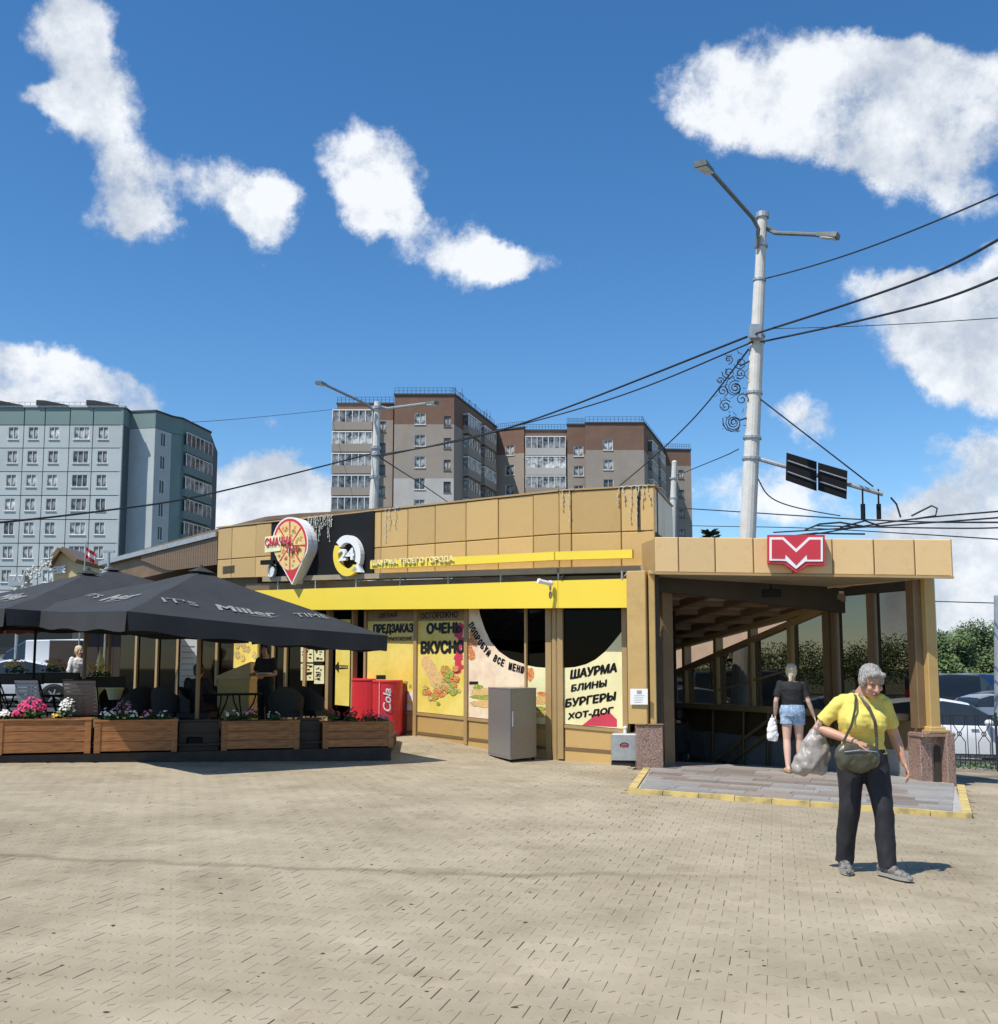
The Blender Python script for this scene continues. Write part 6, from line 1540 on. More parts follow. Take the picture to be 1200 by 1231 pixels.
# low hedge strip under the fence
mb = MB(); r = random.Random(3)
for k in range(2600):
    a = r.uniform(-.3, 6.5); n = r.gauss(-.9,.35); p_ = FE.P(a, 0, n); z = G(p_.x,p_.y)-.02+abs(r.gauss(0,.05)); s = r.uniform(.015,.05); p_.z = z; u = Vector((r.gauss(0,1),r.gauss(0,1),r.gauss(0,1))).normalized(); w = u.orthogonal().normalized()
    mb.add([p_-u*s, p_+w*s*.6, p_+u*s, p_-w*s*.6], [(0,1,2,3)])
build('verge_plants', mb, M['leaf'], kind='stuff', label='low dark ground cover along the foot of the iron fence')
# ------------------------------------------------------------------ cars  (local: length along +x = front, origin centre on ground)
def wheel(e, x, y, r_=.33):
    s = 1 if y > 0 else -1
    ax = Matrix.Rotation(R(90), 3, 'X')
    mb = MB(); mb.lathe((x,y,r_), [(r_*.64,-.10),(r_*.93,-.105),(r_,-.07),(r_,.07),(r_*.93,.105),(r_*.64,.10)], 24, ax=ax); w = build('wheel', mb, M['rubber'], e)
    mb = MB(); o = s*.085
    for k in range(7):
        t = 6.283*k/7; d = Vector((math.cos(t),0,math.sin(t))); n = Vector((-math.sin(t),0,math.cos(t)))
        c = Vector((x,y+o,r_)); mb.hexa([c+d*.05+n*.03, c+d*.05-n*.03, c+d*r_*.64-n*.018, c+d*r_*.64+n*.018]+[v+Vector((0,s*.022,0)) for v in (c+d*.05+n*.03, c+d*.05-n*.03, c+d*r_*.64-n*.018, c+d*r_*.64+n*.018)])
    mb.lathe((x,y+o,r_), [(.06,-.03),(.06,.03)], 10, ax=ax); mb.tube([(x+r_*.64*math.cos(t*.393), y+o, r_+r_*.64*math.sin(t*.393)) for t in range(17)], .016, 5, caps=False)
    build('rim', mb, M['alloy'], w)
def make_car(paint, kind='hatch', lod=1):
    e = empty('parked_car', (0,0,0), 'x', 'car')
    # stations: x, half width at belt, bottom z, belt z, roof z, half roof width
    L_ = 4.3
    if kind == 'hatch':
        st = [(-2.12,.70,.38,.62,.64,.60),(-2.05,.80,.28,.86,.92,.62),(-1.85,.85,.22,.93,1.16,.62),(-1.45,.87,.20,.94,1.38,.60),(-.8,.88,.20,.93,1.46,.60),(-.1,.885,.20,.91,1.47,.60),(.45,.88,.20,.90,1.38,.60),(.95,.87,.20,.89,1.10,.64),(1.22,.86,.20,.88,.93,.70),(1.75,.82,.22,.78,.80,.66),(2.05,.74,.28,.64,.66,.60),(2.15,.62,.36,.52,.54,.5)]
    elif kind == 'van':
        st = [(-2.5,.85,.40,1.0,1.9,.78),(-2.45,.92,.30,1.05,2.1,.80),(-1,.95,.28,1.05,2.2,.82),(.8,.95,.28,1.05,2.15,.80),(1.4,.94,.28,1.02,1.75,.76),(1.75,.92,.28,1.0,1.15,.78),(2.3,.86,.30,.86,.9,.70),(2.45,.7,.4,.7,.72,.6)]
    else:
        st = [(-2.25,.66,.38,.66,.68,.58),(-2.15,.78,.28,.84,.87,.60),(-1.6,.84,.22,.92,.98,.62),(-1.05,.87,.20,.93,1.30,.58),(-.5,.88,.20,.92,1.42,.58),(.1,.885,.20,.91,1.43,.58),(.6,.88,.20,.90,1.30,.60),(1.15,.86,.20,.88,.92,.68),(1.8,.81,.22,.78,.80,.66),(2.12,.72,.28,.64,.66,.58),(2.25,.58,.36,.52,.54,.5)]
    def sect(q):
        x, w, zb_, zl, zr, rw = q
        return [(x,w*.86,zb_),(x,w*.98,zb_+.08),(x,w,(zb_+zl)/2+.05),(x,w*.985,zl-.03),(x,w*.96,zl),(x,rw+.02,max(zl+.004,zr-.05)),(x,rw*.86,zr-.012),(x,0,zr+.012)]
    body = MB(); gl = MB(); S = [sect(q) for q in st]; n = len(S[0])
    for sgn in (1,-1):
        vs = [Vector((x, sgn*y, z)) for s in S for x, y, z in s]
        for i in range(len(S)-1):
            for j in range(n-1):
                f = (i*n+j, (i+1)*n+j, (i+1)*n+j+1, i*n+j+1); f = f if sgn < 0 else f[::-1]
                tall = st[i][4]-st[i][3] > .15 or st[i+1][4]-st[i+1][3] > .15
                both = st[i][4]-st[i][3] > .15 and st[i+1][4]-st[i+1][3] > .15
                pillar = kind == 'van' and i < 3
                if j == 4 and tall and not pillar: gl.add([vs[k] for k in f], [(0,1,2,3)])
                elif j in (5,6) and tall and not both: gl.add([vs[k] for k in f], [(0,1,2,3)])
                elif j in (5,6) and tall and abs(st[i+1][4]-st[i][4]) > .20: gl.add([vs[k] for k in f], [(0,1,2,3)])
                else: body.add([vs[k] for k in f], [(0,1,2,3)])
        body.add([Vector((x, sgn*y, z)) for x, y, z in S[0]], [tuple(range(n)) if sgn > 0 else tuple(range(n))[::-1]]); body.add([Vector((x, sgn*y, z)) for x, y, z in S[-1]], [tuple(range(n))[::-1] if sgn > 0 else tuple(range(n))])
    body.box((0,0,.24),(3.6,1.4,.08))
    o = build('body', body, M[paint], e, local=True)
    bm = bmesh.new(); bm.from_mesh(o.data); bmesh.ops.remove_doubles(bm, verts=bm.verts, dist=.0005); bm.to_mesh(o.data); bm.free()
    o.data.polygons.foreach_set('use_smooth', [True]*len(o.data.polygons)); md = o.data
    try: md.set_sharp_from_angle(angle=R(35))
    except Exception: pass
    build('windows', gl, M['carglass'], e, smooth=False)
    xs_ = (-1.32, 1.32) if kind != 'van' else (-1.6, 1.55)
    for x in xs_:
        for y in (-.78,.78):
            mb = MB(); s = 1 if y > 0 else -1; w_ = .885 if kind != 'van' else .95
            pts = [(x+.40*math.cos(t*.2618), .30+.40*math.sin(t*.2618)) for t in range(-1,14)]
            yy = s*(w_*.975)
            mb.add([Vector((a, yy, b)) for a, b in pts]+[Vector((x, yy, .2))], [tuple(range(len(pts)))+(len(pts),)]); mb.add([Vector((a, yy+s*.012, b)) for a, b in pts], [tuple(range(len(pts)))]); build('wheel_arch', mb, M['rubber'], e)
            wheel(e, x, y*(1.06 if kind != 'van' else 1.12))
    for y in (-.6,.6):
        fx = st[-2][0]; mb = MB(); mb.ell((fx-.02,y,.62 if kind != 'van' else .8),(.12,.14,.07)); build('headlight', mb, M['lamp'], e)
        mb = MB(); mb.bbox((st[0][0]+.03,y*1.05,.78 if kind != 'van' else 1.1),(.10,.20,.16 if kind != 'van' else .5),.02); build('tail_light', mb, M['lampr'], e)
        mb = MB(); s = 1 if y > 0 else -1; mb.ell((.72 if kind != 'van' else 1.2, s*.97, .97 if kind != 'van' else 1.2),(.09,.10,.07)); mb.box((.75 if kind != 'van' else 1.22, s*.9,.93 if kind != 'van' else 1.12),(.05,.12,.03)); build('mirror', mb, M[paint], e)
        mb = MB(); s = 1 if y > 0 else -1; 
        for dx in (-.35,.45): mb.box((dx, s*.888, .82),(.16,.02,.022))
        build('door_handle', mb, M['alloy'], e)
    for dx in (.78,-.25):
        for s in (-1,1):
            if lod: mb = MB(); mb.box((dx, s*.884, .56),(.010,.006,.60)); build('door_seam', mb, M['rubber'], e)
    return e
M['eyew'] = mat('eye_white', (0.30,0.26,0.23), .4)
M['carglass'] = mat('dark_car_glass', (0.025,0.03,0.033), 0.05, 0, .1, 1, spec=.8)
protos = {}
def car(paint, kind, x, y, rz, label, group='cars and vans around the square', sc=1):
    k = (paint, kind)
    if k not in protos:
        e = make_car(paint, kind); protos[k] = e
        e.matrix_basis = Matrix.Translation((x, y, G(x,y)-.10)) @ Matrix.Rotation(R(rz), 4, 'Z'); e['label'] = label; e['group'] = group; return e
    return dup(protos[k], (x, y, G(x, y)-.10), R(rz), label, group, sc)
v = at(1160, 860, 24.2)
car('carw','hatch', v.x-.55, 24.2, -6, 'white hatchback passing behind the iron fence at the right')
for (px_, Y_, pt, kd, rz, lb) in ((1188,44,'cars','sedan',20,'silver car far behind the white hatchback'),(1150,56,'card','van',15,'dark van far off beyond the entrance post'),(1180,60,'carb','van',12,'dark blue van right of the dark van'),
    (1200,50,'card','sedan',10,'dark saloon far off at the right picture edge'),(1168,70,'card','sedan',30,'small dark car in front of the far trees'),
    (1010,34,'cars','sedan',-15,'silver saloon seen dimly through the entrance glass'),(840,38,'cars','hatch',5,'silver car seen through the left entrance panes'),(812,42,'carb','hatch',5,'blue car seen through the leftmost entrance pane'),(905,42,'card','van',5,'dark van behind the middle entrance panes'),(1065,30.5,'card','sedan',-8,'dark saloon behind the tall entrance panes')):
    v = at(px_, 830, Y_); car(pt, kd, v.x, Y_, rz, lb)
for (px_, Y_, pt, kd, rz, lb) in ((14,33,'carw','sedan',195,'white saloon under the umbrellas at the left edge'),(60,38,'carw','van',200,'white van behind the thin dark post'),(-30,36,'cars','hatch',190,'silver hatchback at the far left edge'),(110,44,'card','sedan',180,'dark saloon in the shade behind the person in white')):
    v = at(px_, 830, Y_); car(pt, kd, v.x, Y_, rz, lb)
# long dark pavilion with white roof edge on the far left
v0 = at(-120, 760, 46); v1 = at(87, 760, 46)
dp = empty('market_pavilion', (v0.x, 48, .1), 'long dark pavilion with a white roof edge behind the white cars', 'building')
PVf = Fac((v0.x, 46), (v1.x, 46))
mb = MB(); PVf.box(mb, 0, PVf.len, 0, at(0,758,46).z, -4, 0); build('wall', mb, M['card'], dp)
mb = MB(); PVf.box(mb, -.2, PVf.len+.2, at(0,757,46).z, at(0,748,46).z, -4.2, .3); build('roof_edge', mb, M['whitep'], dp)
for k in range(8): mb = MB(); a = .5+k*PVf.len/8; PVf.box(mb, a, a+PVf.len/8-.3, .9, 2.2, .0, .02); build('window', mb, M['pane'], dp)
# dark wooden kiosk wall closing the view under the second umbrella
v0 = at(84, 780, 26); v1 = at(140, 780, 24.6)
ks = empty('kiosk', (v0.x, 27, .2), 'dark timber kiosk in the shade behind the person in white', 'kiosk')
KF = Fac((at(100,780,29.5).x, 29.5), (at(100,780,29.5).x+5.5, 28.2))
for k in range(12): mb = MB(); KF.box(mb, KF.len*k/12+.005, KF.len*(k+1)/12-.005, .1, 3.0, -.04, 0); build('board', mb, M['woodd'], ks)
mb = MB(); KF.box(mb, 0, KF.len, .1, 3.0, -2, -.045); build('wall', mb, M['woodd'], ks)
mb = MB(); KF.box(mb, -.2, KF.len+.2, 3.0, 3.12, -2.2, .4); build('roof', mb, M['bronze'], ks)

# ------------------------------------------------------------------ far apartment blocks
HW = {}
def holes_box(fac, mb, a0, a1, z0, z1, holes, n0, n1):
    hs = [h for h in holes if h[1] > a0 and h[0] < a1 and h[3] > z0 and h[2] < z1]
    A_ = sorted({a0, a1} | {min(a1, max(a0, v)) for h in hs for v in h[:2]}); Z_ = sorted({z0, z1} | {min(z1, max(z0, v)) for h in hs for v in h[2:]})
    for i in range(len(A_)-1):
        run = None
        for j in range(len(Z_)-1):
            ca, cz = (A_[i]+A_[i+1])/2, (Z_[j]+Z_[j+1])/2; inh = any(h[0] < ca < h[1] and h[2] < cz < h[3] for h in hs)
            if not inh: run = (run[0] if run else Z_[j], Z_[j+1])
            if (inh or j == len(Z_)-2) and run: fac.box(mb, A_[i], A_[i+1], run[0], run[1], n0, n1); run = None
        
def win_mesh(w, h, n, frame='whitep'):   # local: x right, y into wall, z up; origin bottom-centre of the opening on the wall plane
    fr_, d = .055, .16
    mb = MB()
    mb.box((0,d/2+.04,fr_/2),(w,d,fr_)); mb.box((0,d/2+.04,h-fr_/2),(w,d,fr_)); mb.box((-w/2+fr_/2,d/2+.04,h/2),(fr_,d,h-2*fr_)); mb.box((w/2-fr_/2,d/2+.04,h/2),(fr_,d,h-2*fr_))
    for k in range(1, n): mb.box((-w/2+w*k/n,d/2+.04,h/2),(fr_*.9,d*.7,h-2*fr_))
    mb.box((0,-.05,-.03),(w+.1,.10,.05))
    f = tomesh('window', mb, M[frame])
    mb = MB(); mb.box((0,d+.02,h/2),(w-.05,.02,h-.05)); HW[f.name] = (w, h); return f, tomesh('pane', mb, M['pane'])
def add_win(fac, a, z, meshes, parent, n=0.0):
    f = place('window', meshes[0], fac, a, z, n, parent); place('pane', meshes[1], fac, a, z, n, f)
# materials of the walls
M['bpanel'] = mat('pale_blue_panel', (0.47,0.52,0.53), .85, 0, .06, .35, rnd=.05, dirt=.25, dscale=.25); M['bseam'] = mat('panel_seam', (0.10,0.12,0.14), .9)
M['bteal'] = mat('teal_render', (0.19,0.27,0.265), .85, 0, .08, .4, dirt=.2, dscale=.3); M['bshade'] = mat('shaded_grey_green_render', (0.34,0.40,0.38), .85, 0, .05, .4, dirt=.2, dscale=.3)  # grey-green one is the panel colour with the side strip's shade put in
M['brick'] = mat('brown_brick', (0.20,0.118,0.083), .9, 0, .12, .5, dirt=.2, dscale=.3); M['beige'] = mat('beige_brick', (0.34,0.29,0.245), .9, 0, .07, .5, dirt=.2, dscale=.3)
M['palebr'] = mat('pale_grey_brick', (0.50,0.48,0.45), .9, 0, .06, .5, dirt=.2, dscale=.3); M['roofm'] = mat('roof_felt', (0.07,0.07,0.07), .9); M['roofedge'] = mat('roof_sheet', (0.45,0.47,0.48), .5)
def block(e, fac, a0, a1, z0, z1, m, d=.25, n=0, name='wall', g=0):
    mb = MB(); fac.box(mb, a0+g, a1-g, z0, z1, n-d, n); return build(name, mb, M[m], e)
# --- left block, front face at 125 m
YB = 125.0
def gx(px_, Y_, py=510): d = ray(px_, py); return d.x/d.y*Y_
b1 = empty('apartment_block', (gx(40,YB), YB+8, 0), 'pale blue-grey panel apartment block with teal top band on the left', 'apartment block')
vx = [(-120,125),(148,125),(156,127.5),(187,127),(207,130),(219,131),(254,139)]
V_ = [Vector((gx(x, y), y)) for x, y in vx]
faces = [Fac(V_[i], V_[i+1]) for i in range(len(V_)-1)]
mb = MB(); pl_ = [(p_+Vector((0,.3))).to_tuple() for p_ in V_]; pl_ += [(V_[-1].x-2, 150), (V_[0].x, 145)]
mb.prism([(x*1.0, y) for x, y in pl_], 0, at(100,493,YB).z); build('core_wall', mb, M['bseam'], b1)
F0 = faces[0]; ztop = F0.px(60,490)[1]; zy = lambda y: F0.px(60, y)[1]
rows = [511,538.6,567,595.6,624.5,653,681,709.5,738,766,795]
cols = [F0.px(x, 511)[0] for x in (-90,-58,-28,-2,29,54,84,112,148)]
holes0 = [(F0.px(x,521)[0]-hw, F0.px(x,521)[0]+hw, F0.px(x,521+28.65*k)[1]-.72, F0.px(x,521+28.65*k)[1]+.78) for x, hw in ((-72,.625),(-42,.625),(-12,.625),(16,.625),(40,.625),(65,.625),(98,.95),(124,.625)) for k in range(9)]
for j in range(len(rows)-1):
    for i in range(len(cols)-1):
        mb = MB(); holes_box(F0, mb, cols[i]+.05, cols[i+1]-.05, zy(rows[j+1])+.05, zy(rows[j])-.05, holes0, -.25, 0); build('wall_panel', mb, M['bpanel'], b1)
for i in range(len(cols)-1):
    mb = MB(); F0.box(mb, cols[i]+.06, cols[i+1]-.06, zy(511)+.05, ztop, -.25, .01); build('top_panel', mb, M['bteal'], b1)
w1 = win_mesh(1.25,1.5,2); w2 = win_mesh(1.9,1.5,3)
for y in [521+28.65*k for k in range(9)]:
    for x, ww in ((-72,w1),(-42,w1),(-12,w1),(16,w1),(40,w1),(65,w1),(98,w2),(124,w1)):
        a = F0.px(x,521)[0]; add_win(F0, a, F0.px(x,y)[1]-.72, ww, b1, .02)
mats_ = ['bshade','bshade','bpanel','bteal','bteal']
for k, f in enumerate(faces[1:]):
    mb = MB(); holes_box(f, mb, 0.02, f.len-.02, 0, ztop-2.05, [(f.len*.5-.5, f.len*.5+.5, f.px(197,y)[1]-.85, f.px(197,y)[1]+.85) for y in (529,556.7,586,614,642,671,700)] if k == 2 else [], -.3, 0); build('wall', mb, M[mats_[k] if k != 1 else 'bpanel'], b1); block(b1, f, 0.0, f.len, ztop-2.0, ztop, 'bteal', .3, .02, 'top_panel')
fS = faces[3]; w3 = win_mesh(1.0,1.7,2)
for y in (529,556.7,586,614,642,671,700): add_win(fS, fS.len*.5, fS.px(197,y)[1]-.85, w3, b1, .02)
fB = faces[5]
for y in (538,563,590,616,643,670,700):
    z = fB.px(240,y)[1]; n = 5
    bal = MB(); fB.box(bal, .5, fB.len-.3, z-1.5, z-.55, 0, .5); bo = build('balcony', bal, M['bteal'], b1)
    g_ = MB(); fB.box(g_, .55, fB.len-.35, z-.54, z+.95, .38, .42); build('pane', g_, M['pane'], bo)
    g_ = MB()
    for q in range(7): a = .5+(fB.len-.85)*q/6; fB.box(g_, a, a+.10, z-.54, z+.95, .42, .49)
    fB.box(g_, .5, fB.len-.3, z+.955, z+1.05, .3, .5); build('glazing_frame', g_, M['whitep'], bo)
# roof edge and upturned canopies
mb = MB(); F0.box(mb, 0, F0.len+.2, ztop+.01, ztop+.25, -.6, .15); build('roof_edge', mb, M['roofedge'], b1)
for f in faces[1:]: mb = MB(); f.box(mb, -.02, f.len+.02, ztop+.01, ztop+.22, -.6, .12); build('roof_edge', mb, M['roofm'], b1)
for x in (-40, 2, 57, 117):
    a = F0.px(x,488)[0]; mb = MB(); mb.hexa([F0.P(a-1.2,ztop+.26,.3), F0.P(a+2.6,ztop+.26,.3), F0.P(a+2.6,ztop+.26,-2), F0.P(a-1.2,ztop+.26,-2), F0.P(a-1.2,ztop+.85,.4), F0.P(a-.2,ztop+.80,.4), F0.P(a-.2,ztop+.80,-2), F0.P(a-1.2,ztop+.85,-2)]); build('vent_housing', mb, M['roofm'], b1)
mb = MB(); 
for k in range(40): a = F0.len*k/40; mb.tube([F0.P(a,ztop+.2,-.3), F0.P(a,ztop+.75,-.3)], .03, 4)
mb.tube([F0.P(0,ztop+.75,-.3), F0.P(F0.len,ztop+.75,-.3)], .03, 4); build('roof_railing', mb, M['galv'], b1)
# --- brown blocks
def railing(e, f, z, n=14, off=-.3):
    mb = MB()
    for k in range(n+1): a = f.len*k/n; mb.tube([f.P(a,z,off), f.P(a,z+.9,off)], .035, 4)
    mb.tube([f.P(0,z+.9,off), f.P(f.len,z+.9,off)], .03, 4); mb.tube([f.P(0,z+.5,off), f.P(f.len,z+.5,off)], .025, 4); build('roof_railing', mb, M['iron'], e)
def bwall(e, f, ytop, xref, bands, d=.5, holes=()):       # bands: list of (y_bottom, mat); top to bottom, pixel rows at xref
    z1 = f.px(xref, ytop)[1]; zt0 = z1
    for yb_, m in bands:
        z0 = f.px(xref, yb_)[1] if yb_ else 0
        mb = MB(); holes_box(f, mb, 0.01, f.len-.01, z0+.01, z1, holes, -d, 0); build('wall', mb, M[m], e); z1 = z0
    mb = MB(); f.box(mb, -.1, f.len+.1, zt0+.01, zt0+.22, -d, .15); build('roof_edge', mb, M['roofm'], e); railing(e, f, zt0+.2); return zt0
def core(e, pts, z): mb = MB(); mb.prism(pts, 0, z); build('core_wall', mb, M['brick'], e)
def balcony(e, f, a0, a1, z, h=1.5, panels='beige', n=5, out=1.0, white=True):
    mb = MB(); f.box(mb, a0, a1, z-1.35, z-.25, 0, out); b = build('balcony', mb, M[panels], e)
    mb = MB(); f.box(mb, a0+.05, a1-.05, z-.24, z+h-.25, out-.1, out-.06); f.box(mb, a0+.03, a0+.06, z-.24, z+h-.25, .05, out-.1); f.box(mb, a1-.06, a1-.03, z-.24, z+h-.25, .05, out-.1); build('pane', mb, M['pane'], b)
    mb = MB()
    for k in range(n+1): a = a0+(a1-a0-.09)*k/n; f.box(mb, a, a+.09, z-.24, z+h-.25, out-.055, out)
    f.box(mb, a0, a1, z+h-.245, z+h-.10, .0, out+.02); 
    build('glazing_frame', mb, M['whitep' if white else 'bronze'], b)
wB = win_mesh(1.5,1.6,2); wS = win_mesh(1.0,1.5,2,'bronze')
Y1 = 143.0
b2 = empty('apartment_block', (gx(480,Y1), Y1+8, 0), 'tall brown and beige brick apartment block, left and nearest of the brown ones', 'apartment block', 'brown brick apartment blocks')
p0, p1, p2, p3, p4 = gx(399,Y1+1), gx(449,Y1+1), gx(474,Y1+3), gx(474,Y1), gx(546,Y1)
fa = Fac((gx(405,Y1+1.5), Y1+1.5), (p2, Y1+1.5)); fm = Fac((p3, Y1), (p4, Y1)); fs = Fac((p4, Y1), (gx(597,163), 163))
def hl(lst): return [(a-w/2, a+w/2, z, z+h) for a, z, w, h in lst]
wl2 = [(fm, fm.px(505,520)[0], fm.px(505,503.5+26*k)[1]-.8, wB, 1.5, 1.6) for k in range(8)] + [(fm, fm.len-.9, fa.px(425,507.5+26*k)[1]-1.0, wS, 1.0, 1.5) for k in range(8)] + [(fa, fa.px(464,520)[0]-.5, fa.px(468,512.5+26*k)[1]-.8, wS, 1.0, 1.5) for k in range(8)]
HH = lambda wl, f: [(a-w/2, a+w/2, z, z+h) for ff, a, z, m_, w, h in wl if ff is f]
for ff, a, z, m_, w, h in wl2: add_win(ff, a, z, m_, b2, 0)
zA_ = bwall(b2, fa, 486, 450, [(505,'brick'),(None,'beige')], holes=HH(wl2, fa)); zB_ = bwall(b2, fm, 475, 510, [(510,'brick'),(575,'beige'),(None,'palebr')], holes=HH(wl2, fm)); bwall(b2, fs, 475+0, 546, [(510,'brick'),(None,'beige')])
core(b2, [(gx(405,Y1+1.5)+.2, Y1+2.1), (p3+.3, Y1+2.1), (p3+.3,Y1+.6), (p4-.6,Y1+.6), (gx(597,163)-.6,163), (gx(597,163)-4,172), (gx(405,Y1)+.2,170)], zA_)
for k in range(8):
    y = 503.5+26*k; z = fm.px(505, y)[1]
    z = fa.px(425, y+4)[1]; a0, a1 = fa.px(401,520)[0], fa.px(449,520)[0]; balcony(b2, fa, a0, a1, z, 1.6, 'beige', 6, 1.3)
    zq = z+.3
    for q in (.34,.72): balcony(b2, fs, fs.len*q-3.0, fs.len*q+3.0, zq, 1.6, 'beige', 5, .8, k % 2 == 0)
mb = MB(); r = random.Random(4)
for k in range(9): a = r.uniform(.5, fs.len-.5); mb.tube([fs.P(a,zB_,-.4), fs.P(a,zB_+1.3+r.random(),-.4)], .04, 4); mb.tube([fs.P(a-.5,zB_+1.3,-.4), fs.P(a+.5,zB_+1.35,-.4)], .03, 4)
build('aerials', mb, M['iron'], b2)
Y2 = 160.0
b3 = empty('apartment_block', (gx(650,Y2), Y2+8, 0), 'brown apartment block with white glazed balcony stack in the middle', 'apartment block', 'brown brick apartment blocks')
f1_ = Fac((gx(596,163),163),(gx(630,161),161)); f2_ = Fac((gx(630,161),161.2),(gx(682,161),161.2)); f3_ = Fac((gx(682,160),160),(gx(704,160),160))
wl3 = [(f1_, f1_.len*.5, f1_.px(613,541.5+23.6*k)[1]-.8, wB, 1.5, 1.6) for k in range(7)] + [(f3_, f3_.len*.6, f3_.px(695,542.5+23.6*k)[1]-.8, wB, 1.5, 1.6) for k in range(7)]
for ff, a, z, m_, w, h in wl3: add_win(ff, a, z, m_, b3, 0)
z1_ = bwall(b3, f1_, 516, 613, [(546,'brick'),(None,'beige')], holes=HH(wl3, f1_)); z2_ = bwall(b3, f2_, 518, 655, [(None,'brick')]); z3_ = bwall(b3, f3_, 511, 693, [(546,'brick'),(None,'beige')], holes=HH(wl3, f3_))
core(b3, [(gx(597,163)+.5,163.6),(gx(704,160)-.2,161.9),(gx(704,160)-.2,174),(gx(600,163),175)], z2_)
for k in range(7):
    y = 541.5+23.6*k
    balcony(b3, f2_, .2, f2_.len-.3, f2_.px(655,y-3)[1], 1.7, 'palebr' if k < 2 else 'beige', 7, 1.2)
Y3_ = 158.0
b4 = empty('apartment_block', (gx(740,Y3_), Y3_+8, 0), 'right-hand brown and beige apartment block above the fascia end', 'apartment block', 'brown brick apartment blocks')
f4 = Fac((gx(704,Y3_),Y3_),(gx(774,Y3_),Y3_)); f5 = Fac((gx(774,Y3_),Y3_),(gx(799,178),178)); f6 = Fac((gx(799,178),177.6),(gx(830,178),178))
wl4 = [(f4, f4.px(731,540)[0], f4.px(731,535+23.7*k)[1]-.8, wB, 1.5, 1.6) for k in range(7)] + [(f6, f6.len*.6, f6.px(815,570+23.7*k)[1]-.8, wS, 1.0, 1.5) for k in range(6)]
for ff, a, z, m_, w, h in wl4: add_win(ff, a, z, m_, b4, 0)
z4_ = bwall(b4, f4, 509, 740, [(541,'brick'),(None,'beige')], holes=HH(wl4, f4)); bwall(b4, f5, 509, 774, [(541,'brick'),(None,'beige')]); z6_ = bwall(b4, f6, 541, 815, [(560,'brick'),(None,'beige')], holes=HH(wl4, f6))
core(b4, [(gx(704,Y3_)+.3,Y3_+.6),(gx(774,Y3_)-.6,Y3_+.6),(gx(799,178)-.5,178.4),(gx(830,178)-.4,178.6),(gx(830,178)-.4,192),(gx(704,Y3_)+2,190)], min(z4_,z6_)-.3)
mb = MB(); mb.prism([(gx(704,Y3_)+.3,Y3_+.6),(gx(774,Y3_)-.6,Y3_+.6),(gx(797,175)-.5,175),(gx(706,175)+2,175)], 20, z4_-.05); build('core_wall', mb, M['brick'], b4)
for k in range(7):
    y = 535+23.7*k
    for q in (.3,.68): balcony(b4, f5, f5.len*q-2.6, f5.len*q+2.6, f4.px(731,y)[1], 1.6, 'beige', 4, .7)
# far right hillside building and distant blocks
for (x0, x1, yt_, Y_, lb, nw) in ((1150,1260,757,260,'long pale low building on the hill at the right',14),(-260,-100,560,150,'x',0)):
    if not nw: continue
    f = Fac((gx(x0,Y_),Y_),(gx(x1,Y_+30),Y_+30)); e = empty('far_building', (f.P(f.len/2,0,-8).x, Y_+15, 0), lb, 'building')
    z = f.px(1190, 766)[1]; block(e, f, 0, f.len, 0, z, 'palebr', 10); mb = MB(); f.box(mb, -.5, f.len+.5, z+.01, z+1.3, -11, .5); build('roof', mb, M['roofedge'], e)
    wm = win_mesh(2,2,2)
    for k in range(nw): add_win(f, f.len*(k+.5)/nw, z-3.4, wm, e, .02)

# ------------------------------------------------------------------ trees
def tree(loc, h, w, seed, label, n=2600, m='treeleaf', leaf=.24, group='trees on the right beyond the road', cat='tree'):
    r = random.Random(seed); e = empty('leafy_tree', loc, label, cat, group); L0 = Vector(loc)
    mb = MB(); tr = h*.028
    mb.tube([L0, L0+Vector((r.uniform(-.2,.2),0,h*.35)), L0+Vector((r.uniform(-.3,.3),0,h*.85))], [tr*1.3,tr,tr*.3], 8)
    cl = []
    for k in range(9):
        t = r.uniform(.3,.85); a_ = r.random()*6.283; ln = w*.5*r.uniform(.5,.95)*(1.15-t*.6); b_ = L0+Vector((0,0,h*t)); c_ = b_+Vector((math.cos(a_)*ln, math.sin(a_)*ln, h*.12)); mb.tube([b_, b_.lerp(c_,.5)+Vector((0,0,-.1)), c_], [tr*.5,tr*.3,tr*.1], 5); cl.append((c_, w*r.uniform(.16,.26)))
    build('trunk', mb, M['bark'], e)
    for k in range(12): 
        a_ = r.random()*6.283; t = r.uniform(.35,1.0); q = w*.42*math.sqrt(max(.05,1-((t-.6)/.5)**2))*r.uniform(.2,1); cl.append((L0+Vector((math.cos(a_)*q, math.sin(a_)*q, h*(t*.92))), w*r.uniform(.13,.24)))
    mb = MB()
    for k in range(n):
        c_, rad = r.choice(cl); d = Vector((r.gauss(0,1),r.gauss(0,1),r.gauss(0,.8))).normalized()*rad*r.random()**.4; p_ = c_+d; u = Vector((r.gauss(0,1),r.gauss(0,1),r.gauss(0,1))).normalized(); w_ = u.orthogonal().normalized(); s = leaf*r.uniform(.5,1.3)
        mb.add([p_-u*s, p_+w_*s*.7, p_+u*s, p_-w_*s*.7], [(0,1,2,3)])
    build('crown', mb, M[m], e, kind='stuff'); return e
tk = [(1128,82,8.5,7),(1148,95,9.5,8),(1176,88,9,8),(1206,84,8,8),(1106,96,9,8),(1080,90,9,9),(1230,90,10,9),(1050,100,9,9),(1020,95,9,9),(985,100,8,9),(950,105,9,9),(1165,120,13,11),(1190,125,11,11),(1125,125,12,11),(900,110,9,10),(860,112,9,10)]
